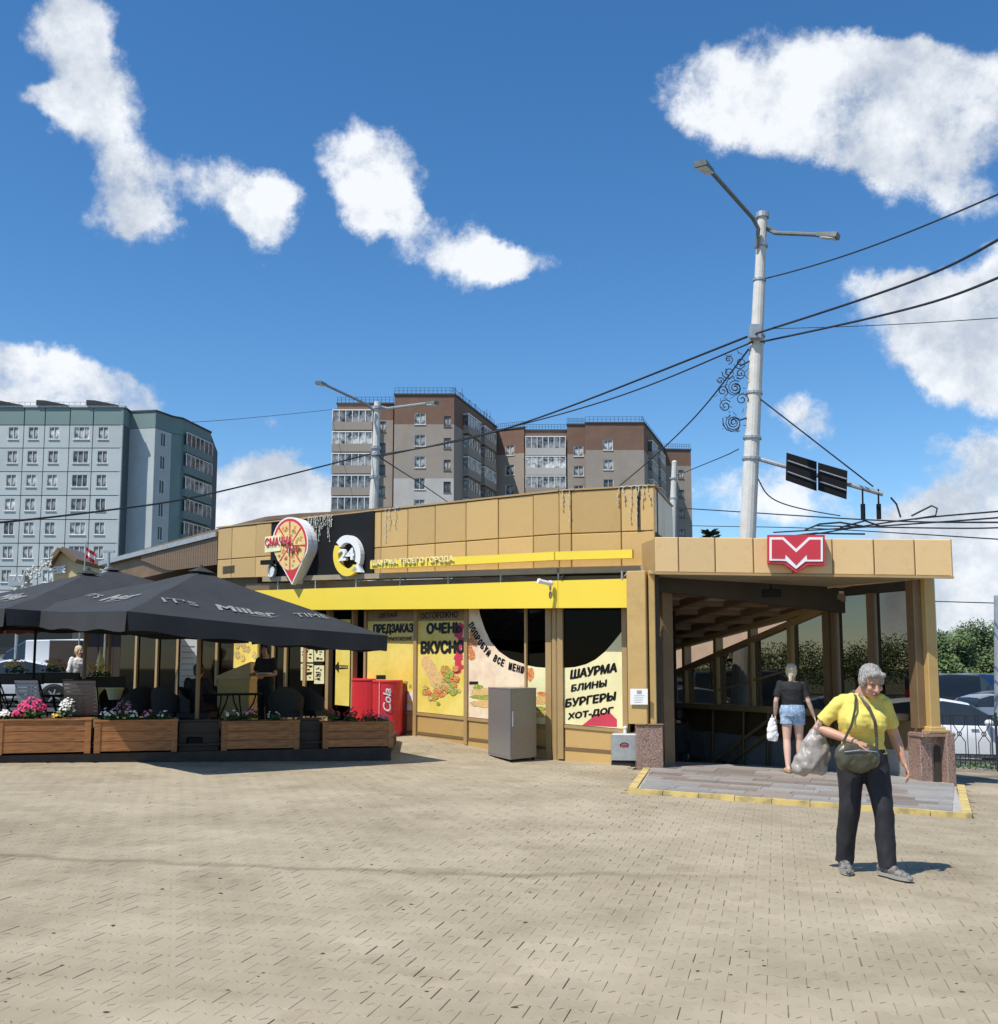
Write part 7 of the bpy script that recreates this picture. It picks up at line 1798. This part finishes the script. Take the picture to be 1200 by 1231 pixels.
for k, (x, Y_, h, w) in enumerate(tk):
    xx = gx(x, Y_); z = G(xx, Y_); inview = x > 1110
    pos = ['leftmost tree showing right of the entrance','tree with a rounded top second right of the entrance','dense tree in the middle of the right-hand group','tree at the right picture edge','tree seen through the tall entrance panes','tree behind the tall entrance panes near the left mullion','tree just past the right picture edge','tree seen dimly through the middle entrance panes','tree behind the entrance glass above the silver saloon','tree behind the entrance glass right of the woman in black','tree behind the entrance glass over the dark van','tall tree rising behind the front row at the right','tall tree rising behind the right picture edge','tall tree behind the leftmost right-hand tree','tree far behind the left entrance panes','tree farthest left behind the entrance panes'][k]
    tree((xx, Y_, z), h*(.56,.50,.60,.44,.47,.52,.5,.5,.5,.47,.5,.52,.5,.47,.47,.47)[k], w*.72, k+20, 'green '+pos, n=9000 if inview else 2600, leaf=.115)
# spruce top behind the canopy
def spruce(loc, h, seed, label):
    r = random.Random(seed); e = empty('spruce_tree', loc, label, 'tree'); L0 = Vector(loc); mb = MB(); mb.tube([L0, L0+Vector((0,0,h))], [.16,.02], 7); build('trunk', mb, M['bark'], e)
    mb = MB()
    for k in range(150):
        t = r.random()**.8; z = h*(.2+.8*t); ln = (1-t)*h*.20+.25; a_ = r.random()*6.283; b_ = L0+Vector((0,0,z)); c_ = b_+Vector((math.cos(a_)*ln, math.sin(a_)*ln, ln*.35))
        for q in range(12):
            p_ = b_.lerp(c_, .2+.8*q/12); u = (c_-b_).normalized()*.13; w_ = Vector((r.gauss(0,1),r.gauss(0,1),r.gauss(0,1))).normalized()*.07; mb.add([p_-u, p_+w_, p_+u, p_-w_], [(0,1,2,3)])
    build('crown', mb, M['needle'], e, kind='stuff')
spruce((gx(851,38)*1.0, 38, -.4), 6.9, 3, 'dark spruce top peeking over the canopy left of the mast')

# ------------------------------------------------------------------ people
def evalmesh(mb, voxel, smooth=4, disp=None):
    me = tomesh('tmp', mb, []) if False else bpy.data.meshes.new('tmp')
    me.from_pydata([tuple(v) for v in mb.v], [], mb.f); o = bpy.data.objects.new('tmp', me); col.objects.link(o)
    md = o.modifiers.new('r', 'REMESH'); md.mode = 'VOXEL'; md.voxel_size = voxel; md.adaptivity = 0
    if smooth: s = o.modifiers.new('s', 'SMOOTH'); s.iterations = smooth; s.factor = .5
    dg = bpy.context.evaluated_depsgraph_get(); m2 = bpy.data.meshes.new_from_object(o.evaluated_get(dg))
    bpy.data.objects.remove(o); bpy.data.meshes.remove(me)
    if disp:
        m2.update(); nn = [v.normal.copy() for v in m2.vertices]
        for v, n in zip(m2.vertices, nn): v.co += n*disp(v.co)
        m2.update()
    m2.polygons.foreach_set('use_smooth', [True]*len(m2.polygons)); return m2
def addp(name, me, m, e, label=None):
    me.name = name; me.materials.clear(); me.materials.append(M[m]); o = bpy.data.objects.new(name, me); col.objects.link(o); o.parent = e; return tag(o, label)
def limb(mb, pts, rad, flat=None, seg=14, ends=True, axis=None):
    pts = [Vector(p_) for p_ in pts]; n = len(pts); rings = []
    for i, p_ in enumerate(pts):
        t = (pts[min(i+1,n-1)]-pts[max(i-1,0)]).normalized(); ux = Vector(axis) if axis else Vector((1,0,0))
        ux = (ux - t*ux.dot(t)); ux = ux.normalized() if ux.length > .05 else t.orthogonal().normalized(); uy = t.cross(ux)
        r_ = rad[i]; rx, ry = (r_, r_) if isinstance(r_, (int, float)) else r_
        rings.append((p_, rx, ry, ux, uy))
    mb.loft(rings, seg)
    if ends:
        for i in (0, n-1):
            r_ = rad[i]; r_ = r_ if isinstance(r_, (int, float)) else min(r_); mb.ell(pts[i], r_*.98, seg=12, rings=8)
def ipts(a, b, n): a = Vector(a); b = Vector(b); return [a.lerp(b, i/(n-1)) for i in range(n)]
def hand(mb, wrist, d, palm, side, curl=.35, s=1.0):   # d finger direction, palm normal direction, side: thumb direction
    w = Vector(wrist); d = Vector(d).normalized(); pn = Vector(palm); pn = (pn-d*pn.dot(d)).normalized(); sd = d.cross(pn)*side
    rot = Matrix((sd, d, pn)).transposed(); mb.ell(w+d*.048*s, (.038*s,.052*s,.015*s), rot, 12, 8)
    for k, (o, ln) in enumerate(((.028,.068),(.010,.078),(-.009,.073),(-.027,.058))):
        p_ = w+d*.082*s+sd*o*s; q = d.copy(); pts = [w+d*.05*s+sd*o*s*.8, p_]
        for j in range(3):
            a_ = curl*(j+1)*.8; q = (d*math.cos(a_)+pn*math.sin(a_)); p_ = p_+q*ln*s*(.42,.32,.26)[j]; pts.append(p_)
        limb(mb, pts, [.0095*s,.0095*s,.009*s,.0082*s,.0072*s], seg=8)
    p_ = w+d*.02*s+sd*.028*s; pts = [p_, p_+(sd*.7+d*.6)*.032*s, p_+(sd*.55+d*1.0)*.06*s+pn*.012*s, p_+(sd*.42+d*1.3)*.078*s+pn*.02*s]; limb(mb, pts, [.013*s,.0115*s,.010*s,.0085*s], seg=8)
def head(mb, c, rot, s=1.0):
    c = Vector(c); q = lambda x, y, z: c + rot @ Vector((x*s, y*s, z*s))
    mb.ell(q(0,.012,.035), (.076*s,.095*s,.088*s), rot, 18, 12); mb.ell(q(0,-.028,-.038), (.058*s,.062*s,.078*s), rot, 16, 10); mb.ell(q(0,-.055,-.092), (.028*s,.028*s,.022*s), rot, 10, 8)
    mb.ell(q(0,-.045,-.068), (.044*s,.04*s,.035*s), rot, 12, 8)
    limb(mb, [q(0,-.082,.018), q(0,-.098,-.008), q(0,-.106,-.026)], [.010*s,.013*s,.016*s], seg=8); mb.ell(q(.013,-.094,-.028),(.009*s,.011*s,.008*s),rot,8,6); mb.ell(q(-.013,-.094,-.028),(.009*s,.011*s,.008*s),rot,8,6)
    for x in (-1,1):
        mb.ell(q(x*.030,-.075,.030), (.024*s,.014*s,.009*s), rot, 10, 6); mb.ell(q(x*.040,-.068,-.022), (.022*s,.02*s,.02*s), rot, 10, 6)
        mb.ell(q(x*.078,.008,-.005), (.010*s,.020*s,.032*s), rot, 8, 6)
    mb.ell(q(0,-.085,-.058), (.024*s,.012*s,.007*s), rot, 10, 6); mb.ell(q(0,-.083,-.069), (.020*s,.012*s,.008*s), rot, 10, 6)
def face_parts(e, c, rot, s=1.0):
    c = Vector(c); q = lambda x, y, z: c + rot @ Vector((x*s, y*s, z*s))
    for x in (-1,1):
        mb = MB(); mb.ell(q(x*.031,-.081,.012), (.012*s,.008*s,.0042*s), rot, 10, 6); o = build('eye', mb, M['eyew'], e, local=True); mb = MB(); mb.ell(q(x*.031,-.089,.012), (.006*s,.004*s,.006*s), rot, 8, 6); build('iris', mb, M['eye'], o, local=True)
        mb = MB(); limb(mb, [q(x*.015,-.088,.033), q(x*.032,-.089,.037), q(x*.048,-.080,.031)], [.003*s,.004*s,.003*s], seg=6); build('eyebrow', mb, M['greyhair'], e, local=True)
    mb = MB(); limb(mb, [q(-.024,-.086,-.062), q(-.008,-.095,-.058), q(.008,-.095,-.058), q(.024,-.086,-.062)], [.003*s,.0045*s,.0045*s,.003*s], seg=6); limb(mb, [q(-.018,-.088,-.068), q(0,-.096,-.071), q(.018,-.088,-.068)], [.003*s,.005*s,.003*s], seg=6); build('lips', mb, M['lip'], e, local=True)
def fold(sc, amp, st=(1,1,1)):
    return lambda co: (noise.noise(Vector((co.x*sc*st[0], co.y*sc*st[1], co.z*sc*st[2])))*.65 + noise.noise(Vector((co.x*sc*2.3*st[0]+3, co.y*sc*2.3*st[1], co.z*sc*2.3*st[2])))*.35)*amp
def shoe(mb, ankle, toe, s=1.0):
    a = Vector(ankle); t = Vector(toe); t.z = a.z-.055; d = Vector((t.x-a.x, t.y-a.y, 0)).normalized(); base_ = Vector((a.x, a.y, a.z-.05))
    for k, (o, w, h) in enumerate(((-.05,.034,.05),(.0,.038,.055),(.06,.042,.042),(.12,.045,.032),(.165,.040,.026),(.195,.026,.02))):
        mb.ell(base_+d*o*s+Vector((0,0,h*s-.035)), Vector((w*s,.045*s,h*s)), Matrix((Vector((d.y,-d.x,0)), d, Vector((0,0,1)))).transposed(), 12, 8)
def sole(mb, ankle, toe, s=1.0):
    a = Vector(ankle); t = Vector(toe); d = Vector((t.x-a.x, t.y-a.y, 0)).normalized(); sd = Vector((d.y,-d.x,0)); b = Vector((a.x,a.y,a.z-.082))
    out = []
    for (o, w) in ((-.095,.0),(-.085,.026),(-.04,.036),(.03,.036),(.10,.046),(.16,.046),(.21,.030),(.232,0)): out.append((o, w))
    pts = [b+d*o*s+sd*w*s for o, w in out] + [b+d*o*s-sd*w*s for o, w in out[-2:0:-1]]
    n = len(pts); mb.add(pts + [p_+Vector((0,0,.026)) for p_ in pts], [tuple(range(n))[::-1], tuple(range(n,2*n))] + [(i,(i+1) % n,n+(i+1) % n,n+i) for i in range(n)])

# ---- woman in yellow, walking towards the camera
gp = gpt(1043, 1051); g_ = G(gp.x, gp.y); kx_ = gp.y/FPX*1.0
wy = empty('person', (gp.x, gp.y, g_), 'grey-haired woman in yellow top and dark trousers walking across the paving with bags', 'person')
hipL, kneeL, ankL, toeL = (-.095,.02,.90), (-.115,.03,.50), (-.145,.13,.095), (-.185,-.1,.04)
hipR, kneeR, ankR, toeR = (.085,.0,.90), (.115,-.10,.50), (.115,-.13,.095), (.20,-.33,.04)
shL, elL, wrL = (-.182,-.02,1.35), (-.36,.03,1.155), (-.125,-.205,1.055)
shR, elR, wrR = (.172,-.03,1.35), (.265,.02,1.10), (.315,-.05,.875)
hc = Vector((.040,-.145,1.522)); hr_ = Matrix.Rotation(R(7),3,'Z') @ Matrix.Rotation(R(22),3,'X')
def ring_torso(mb, inf=0.0, z0=.86, z1=1.43, widths=None):
    W_ = widths or [(.86,.185,.135,0,.01),(.95,.180,.135,0,.0),(1.03,.155,.120,-.005,-.015),(1.12,.158,.130,-.01,-.025),(1.20,.178,.148,-.012,-.035),(1.27,.180,.150,-.012,-.035),(1.34,.180,.112,-.010,-.015),(1.40,.150,.085,-.008,-.02),(1.44,.075,.065,0,-.04)]
    mb.loft([(Vector((x,y,z)), rx+inf, ry+inf, (1,0,0), (0,1,0)) for z, rx, ry, x, y in W_ if z0-.001 <= z <= z1+.001], 24)
b = MB(); ring_torso(b)
for s in (-1,1): b.ell((s*.075-.01,-.125,1.215),(.075,.065,.075),None,14,9)
limb(b, [(-.01,-.03,1.40),(.015,-.065,1.45),(.03,-.09,1.49)], [.070,.064,.060])
head(b, hc, hr_, 1.04)
for hp, kn, ak in ((hipL,kneeL,ankL),(hipR,kneeR,ankR)): limb(b, ipts(hp,kn,4)+ipts(kn,ak,4)[1:], [.092,.085,.07,.058,.056,.050,.036])
for sh, el, wr in ((shL,elL,wrL),(shR,elR,wrR)): limb(b, ipts(sh,el,4)+ipts(el,wr,4)[1:], [.056,.052,.046,.042,.041,.035,.026])
dR = (Vector(wrR)-Vector(elR)).normalized(); hand(b, wrR, dR+Vector((0,-.1,0)), (-.8,.3,0), 1, .45, 1.0)
dL = Vector((.9,-.25,-.28)); hand(b, wrL, dL, (0,.35,-1), -1, .30, 1.0)
addp('body', evalmesh(b, .0062, 2), 'skin', wy)
face_parts(wy, hc, hr_, 1.04)
# trousers
t_ = MB(); t_.loft([(Vector((0,0,z)), rx, ry, (1,0,0), (0,1,0)) for z, rx, ry in ((.82,.180,.135),(.90,.198,.150),(.97,.192,.146),(1.01,.176,.138))], 20)
for hp, kn, ak in ((hipL,kneeL,ankL),(hipR,kneeR,ankR)): ak2 = Vector(ak)+Vector((0,.0,-.02)); limb(t_, ipts(hp,kn,4)+ipts(kn,ak2,4)[1:], [.112,.106,.092,.080,.078,.076,.074], ends=False); t_.ell(hp, .108)
addp('trousers', evalmesh(t_, .009, 3, fold(9, .018, (1,1,.55))), 'trousers', wy)
# top
y_ = MB(); ring_torso(y_, .016, .95, 1.40); 
y_.loft([(Vector((-.004,-.02,1.395)),.155,.092,(1,0,0),(0,1,0)),(Vector((0,-.035,1.435)),.096,.075,(1,0,0),(0,1,0))], 20)
for s in (-1,1): y_.ell((s*.078-.01,-.145,1.205),(.088,.076,.088),None,14,9)
for sh, el in ((shL,elL),(shR,elR)):
    q = ipts(sh, el, 5); y_.ell(sh, .066); y_.ell((sh[0]*.55, sh[1]-.0, 1.385), (.095,.062,.036), Matrix.Rotation(R(20 if sh[0] < 0 else -20),3,'Y')); limb(y_, q[:4], [.065,.064,.065,.066], ends=False)
addp('top', evalmesh(y_, .008, 2, fold(8, .014, (1,1,1.6))), 'tyellow', wy)
# hair
h_m = MB(); q = lambda x, y, z: hc + hr_ @ Vector((x, y, z))
h_m.ell(q(0,.028,.052), (.092,.103,.092), hr_, 18, 12); h_m.ell(q(0,.065,-.005), (.078,.062,.085), hr_, 14, 10)
for s in (-1,1): h_m.ell(q(s*.070,.005,.015), (.026,.052,.058), hr_, 12, 8); h_m.ell(q(s*.035,-.066,.085), (.045,.026,.028), hr_, 12, 8)
h_m.ell(q(-.005,-.060,.094), (.055,.035,.028), hr_, 12, 8)
addp('hair', evalmesh(h_m, .006, 1, fold(34, .014, (1.6,1.6,.5))), 'greyhair', wy)
for ak, to in ((ankL,toeL),(ankR,toeR)):
    s_m = MB(); shoe(s_m, ak, to, 1.12); so = addp('shoe', evalmesh(s_m, .007, 2, fold(40,.004)), 'shoe', wy); mb = MB(); sole(mb, ak, to, 1.12); o = build('sole', mb, M['sole'], so, local=True)
    a = Vector(ak); d = (Vector(to)-a); d.z = 0; d.normalize(); sd = Vector((d.y,-d.x,0)); mb = MB()
    for k in range(4): c = a+d*(.05+.028*k)+Vector((0,0,-.005-.014*k)); mb.tube([c-sd*.026, c+Vector((0,0,.010)), c+sd*.026], .0035, 4)
    build('laces', mb, M['whitep'], so, local=True)
for o in wy.children: pass
# olive bag with strap (own thing, held against the hip)
bg_ = empty('shoulder_bag', (gp.x-.13, gp.y-.2, g_+.85), 'olive leather shoulder bag under the hand of the woman in yellow', 'bag')
def loc(o): o.matrix_parent_inverse = Matrix.Identity(4)
off = Vector((gp.x, gp.y, g_)) - Vector((gp.x-.13, gp.y-.2, g_+.85))
bm_ = MB(); c = Vector((-.115,-.225,.955)); 
for (dx, dz, rx, rz_) in ((-.09,.0,.10,.095),(.0,-.01,.13,.105),(.08,.0,.09,.09),(-.12,-.04,.055,.08),(.115,-.03,.05,.08),(0,-.055,.13,.085)): bm_.ell(c+Vector((dx,0,dz)), (rx,.062,rz_), None, 16, 10)
bm_.v = [v+off for v in bm_.v]; addp('bag_body', evalmesh(bm_, .008, 10, fold(12,.010)), 'bag', bg_)
st2 = MB(); pts = [(.03,-.235,1.00),(.035,-.225,1.10),(.02,-.245,1.22),(-.01,-.205,1.33),(-.045,-.10,1.425),(-.07,-.0,1.44),(-.10,.10,1.36)]
def ribbon(mb, pts, w, th=.006, nrm=(0,-1,0)):
    pts = [Vector(p_) for p_ in pts]; vs = []
    for i, p_ in enumerate(pts):
        t = (pts[min(i+1,len(pts)-1)]-pts[max(i-1,0)]).normalized(); s_ = t.cross(Vector(nrm)); s_ = s_.normalized() if s_.length > .1 else Vector((1,0,0)); n_ = s_.cross(t).normalized()*th
        vs += [p_-s_*w/2, p_+s_*w/2, p_+s_*w/2+n_, p_-s_*w/2+n_]
    mb.add(vs, [(4*i+a, 4*i+(a+1) % 4, 4*i+4+(a+1) % 4, 4*i+4+a) for i in range(len(pts)-1) for a in range(4)] + [(3,2,1,0), tuple(len(vs)-4+k for k in range(4))])
ribbon(st2, [Vector(p_)+off for p_ in pts], .024); build('strap', st2, M['bag'], bg_, local=True); bg_.children[-1].matrix_parent_inverse = Matrix.Identity(4)
st2 = MB(); pts = [(-.235,-.22,1.00),(-.22,-.235,1.08),(-.165,-.245,1.19),(-.12,-.205,1.31),(-.085,-.13,1.40),(-.07,-.03,1.455),(-.09,.07,1.42)]
ribbon(st2, [Vector(p_)+off for p_ in pts], .020); build('strap', st2, M['bag'], bg_, local=True); bg_.children[-1].matrix_parent_inverse = Matrix.Identity(4)
zp = MB(); zp.tube([Vector((-.24,-.283,.985))+off, Vector((-.12,-.293,1.0))+off, Vector((.01,-.283,.985))+off], .004, 5); build('zip', zp, M['galv'], bg_, local=True)
for ch in bg_.children: ch.matrix_parent_inverse = Matrix.Identity(4)
# crumpled sack hanging from her arm
sk = empty('plastic_sack', (gp.x-.36, gp.y+.02, g_+.78), 'crumpled pale grey carrier sack hanging from the arm of the woman in yellow', 'bag')
off = Vector((gp.x, gp.y, g_)) - Vector((gp.x-.36, gp.y+.02, g_+.78)); bm_ = MB()
bm_.loft([(Vector(p_)+off, rx, ry, (1,0,0), (0,1,0)) for p_, rx, ry in (((-.355,.03,1.16),.03,.03),((-.37,.03,1.10),.06,.05),((-.385,.03,1.02),.105,.075),((-.40,.03,.93),.135,.09),((-.415,.03,.85),.15,.09),((-.42,.03,.80),.13,.075),((-.43,.03,.775),.06,.04))], 20)
addp('sack_body', evalmesh(bm_, .010, 1, fold(10,.045,(1,1,.8))), 'sack', sk)
st2 = MB(); ribbon(st2, [Vector(p_)+off for p_ in ((-.37,-.015,1.10),(-.35,-.03,1.19),(-.33,.0,1.225),(-.335,.05,1.21),(-.36,.07,1.12))], .03, .004); build('handle', st2, M['sack'], sk, local=True); 
for ch in sk.children: ch.matrix_parent_inverse = Matrix.Identity(4)
for ch in list(wy.children): ch.matrix_parent_inverse = Matrix.Identity(4)
for ch in wy.children:
    for c2_ in ch.children: c2_.matrix_parent_inverse = Matrix.Identity(4)

# ---- generic simpler person (faces -Y at rz=0)
def person(loc_, rz, label, joints, cloth, skin='skinp', hair='darkhair', hs=1.0, longhair=False, legs_bare=False, shorts=False, shoes='blackpanel', fat=1.0, headrot=None, vox=.011, longsleeve=False, headface=True, name='person'):
    J = dict(hipL=(-.085,0,.90),hipR=(.085,0,.90),kneeL=(-.09,-.02,.50),kneeR=(.09,-.02,.50),ankL=(-.095,.03,.09),ankR=(.095,.03,.09),toeL=(-.11,-.2,.03),toeR=(.11,-.2,.03),shL=(-.175,0,1.37),shR=(.175,0,1.37),elL=(-.23,.02,1.08),elR=(.23,.02,1.08),wrL=(-.24,-.05,.84),wrR=(.24,-.05,.84),head=(0,-.02,1.555),pelvis=(0,0,.92),chest=(0,-.01,1.22),neck=(0,0,1.42)); J.update(joints)
    J = {k: Vector(v)*hs for k, v in J.items()}; e = empty(name, loc_, label, 'person', None, rz)
    hrm = headrot or Matrix.Identity(3); pel, ch_, nk = J['pelvis'], J['chest'], J['neck']; ax = (ch_-pel).normalized(); up = ax; fx = Vector((1,0,0)); fy = up.cross(fx).normalized()*1
    def torso(mb, inf, t0=-.1, t1=1.0):
        R_ = []
        for t, rx, ry in ((-.12,.15,.115),(.05,.165,.12),(.25,.14,.105),(.5,.15,.115),(.72,.165,.12),(.88,.165,.09),(.97,.10,.07)):
            if t < t0-.001 or t > t1+.001: continue
            c = pel.lerp(ch_, t/.6) if t < .6 else ch_.lerp(nk, (t-.6)/.4); R_.append((c, (rx*fat+inf)*hs, (ry*fat+inf)*hs, fx, fy))
        mb.loft(R_, 18)
    b = MB(); torso(b, 0); limb(b, [nk-Vector((0,0,.05))*hs, nk.lerp(J['head'],.5)], [.052*hs,.050*hs]); head(b, J['head'], hrm, 1.0*hs)
    for s in 'LR':
        limb(b, ipts(J['hip'+s],J['knee'+s],4)+ipts(J['knee'+s],J['ank'+s],4)[1:], [x*hs*fat for x in (.085,.078,.064,.053,.054,.045,.033)]); limb(b, ipts(J['sh'+s],J['el'+s],4)+ipts(J['el'+s],J['wr'+s],4)[1:], [x*hs for x in (.050,.046,.041,.037,.037,.031,.024)])
        hand(b, J['wr'+s], (J['wr'+s]-J['el'+s]), (1 if s == 'L' else -1,0,0.1), 1 if s == 'R' else -1, .4, hs)
        if legs_bare: shoe(b, J['ank'+s], J['toe'+s], .95*hs)
    addp('body', evalmesh(b, vox*.8, 2), skin, e)
    t_ = MB(); torso(t_, .018, .05, .97)
    for s in 'LR':
        q = ipts(J['sh'+s], J['el'+s], 5); t_.ell(J['sh'+s], .062*hs); limb(t_, q if longsleeve else q[:4], [.062*hs]*len(q if longsleeve else q[:4]), ends=False)
        if longsleeve: t_.ell(J['el'+s], .056*hs); limb(t_, ipts(J['el'+s], J['wr'+s], 4), [.052*hs,.048*hs,.044*hs,.040*hs], ends=False)
    addp('shirt', evalmesh(t_, vox, 2, fold(9,.014)), cloth[0], e)
    t_ = MB(); torso(t_, .022, -.12, .25)
    for s in 'LR':
        q = ipts(J['hip'+s], J['knee'+s], 6); t_.ell(J['hip'+s], .098*hs*fat)
        if shorts: limb(t_, q[:3], [.100*hs*fat,.100*hs*fat,.098*hs*fat], ends=False)
        else: limb(t_, q+ipts(J['knee'+s], J['ank'+s], 4)[1:], [x*hs*fat for x in (.098,.094,.088,.082,.076,.072,.070,.068,.066)], ends=False); t_.ell(J['knee'+s], .072*hs*fat)
    addp('shorts' if shorts else 'trousers', evalmesh(t_, vox, 2, fold(9,.014)), cloth[1], e)
    h_m = MB(); hc = J['head']; q = lambda x, y, z: hc + hrm @ (Vector((x, y, z))*hs)
    h_m.ell(q(0,.024,.048), Vector((.088,.100,.090))*hs, hrm, 16, 10); h_m.ell(q(0,.055,-.02), Vector((.078,.058,.08))*hs, hrm, 12, 8)
    for s in (-1,1): h_m.ell(q(s*.068,.015,.01), Vector((.022,.05,.06))*hs, hrm, 10, 8)
    if longhair: h_m.ell(q(.01,.085,-.035), Vector((.035,.03,.07))*hs, hrm, 10, 8); h_m.ell(q(.0,.105,.055), Vector((.045,.04,.045))*hs, hrm, 12, 8); h_m.ell(q(.02,.09,-.11), Vector((.03,.022,.07))*hs, hrm, 10, 8)
    addp('hair', evalmesh(h_m, .009, 1, fold(30,.012,(1.5,1.5,.6))), hair, e)
    if not legs_bare:
        for s in 'LR': s_m = MB(); shoe(s_m, J['ank'+s], J['toe'+s], 1.05*hs); addp('shoe', evalmesh(s_m, .010, 2), shoes, e)
    else:
        for s in 'LR': mb = MB(); sole(mb, J['ank'+s]+Vector((0,0,-.0)), J['toe'+s], 1.0*hs); build('sandal', mb, M[shoes], e, local=True)
    if headface: face_parts(e, J['head'], hrm, hs)
    for c_ in e.children:
        c_.matrix_parent_inverse = Matrix.Identity(4)
        for d_ in c_.children: d_.matrix_parent_inverse = Matrix.Identity(4)
    return e
# woman in black T-shirt and denim shorts walking in (back view)
gq = gpt(955, 929, .05); sc_ = (929-803)/FPX*gq.y/1.66
person((gq.x, gq.y, sz(gq.x, gq.y)), R(172), 'fair-haired woman in black T-shirt and denim shorts walking into the entrance', dict(kneeL=(-.10,-.06,.50),ankL=(-.11,-.05,.09),toeL=(-.12,-.27,.03),kneeR=(.10,.02,.50),ankR=(.11,.16,.10),toeR=(.13,-.04,.03),elR=(.25,.03,1.10),wrR=(.255,-.08,.88),elL=(-.24,.04,1.10),wrL=(-.33,-.02,.86),head=(.0,-.03,1.555)), ('tblack','denim'), 'skinp', 'blondhair', sc_, True, True, True, 'tand', 1.08)
hb = empty('carrier_bag', (gq.x-.33, gq.y, gq.z+.5), 'white carrier bag held by the woman in denim shorts', 'bag'); bm_ = MB()
bm_.loft([(Vector((0,0,z)), rx, ry, (1,0,0), (0,1,0)) for z, rx, ry in ((.36,.03,.03),(.30,.06,.04),(.20,.085,.05),(.05,.095,.05),(.0,.07,.035))], 16); addp('bag_body', evalmesh(bm_, .010, 1, fold(13,.02)), 'whitep', hb)
mb = MB(); ribbon(mb, [(-.02,0,.34),(0,0,.42),(.02,0,.34)], .02, .004); build('handle', mb, M['whitep'], hb, local=True)
for ch in hb.children: ch.matrix_parent_inverse = Matrix.Identity(4)
# person going down the stairs
ps_ = at(815, 853, 20.2); person((ps_.x, 20.2, ps_.z-1.66), R(205), 'person in black going down the steps at the left of the entrance', {}, ('tblack','tblack'), 'skin', 'darkhair', 1.0, vox=.014, longsleeve=True)
# waiter, guest and the person in white on the terrace
v = at(320, 800, 20.4); person((v.x, 20.4, dz0), R(-25), 'waiter in black holding a small white tray under the umbrella', dict(elL=(-.24,-.02,1.10),wrL=(-.17,-.24,1.10),elR=(.24,-.02,1.10),wrR=(.15,-.25,1.08)), ('tblack','tblack'), 'skin', 'darkhair', .98, vox=.014)
tr_ = MB(); tr_.lathe((v.x+.02, 20.4-.30, dz0+1.09), [(.14,0),(.16,.012),(.16,.02),(.14,.018)], 20); build('serving_tray', tr_, M['whitep'], label='small white tray carried by the waiter in black', cat='tray')
v = at(236, 800, 18.75); person((v.x, 18.75, dz0), R(165), 'guest in dark clothes sitting with back turned under the umbrella', dict(pelvis=(0,0,.50),chest=(0,-.04,.82),neck=(0,-.05,1.02),head=(0,-.10,1.15),hipL=(-.09,0,.50),hipR=(.09,0,.50),kneeL=(-.12,-.42,.50),kneeR=(.12,-.42,.50),ankL=(-.12,-.44,.09),ankR=(.12,-.44,.09),toeL=(-.12,-.65,.03),toeR=(.12,-.65,.03),shL=(-.18,-.04,.97),shR=(.18,-.04,.97),elL=(-.24,-.10,.72),elR=(.24,-.10,.72),wrL=(-.16,-.34,.74),wrR=(.16,-.34,.74)), ('tblack','tblack'), 'skin', 'darkhair', 1.0, vox=.014, longsleeve=True)
v = at(94, 800, 26.5); person((v.x, 26.5, .35), R(60), 'person in white standing in the shade beyond the umbrellas on the left', dict(), ('whitep','whitep'), 'skinp', 'blondhair', 1.08, vox=.014, longsleeve=True, fat=1.2)
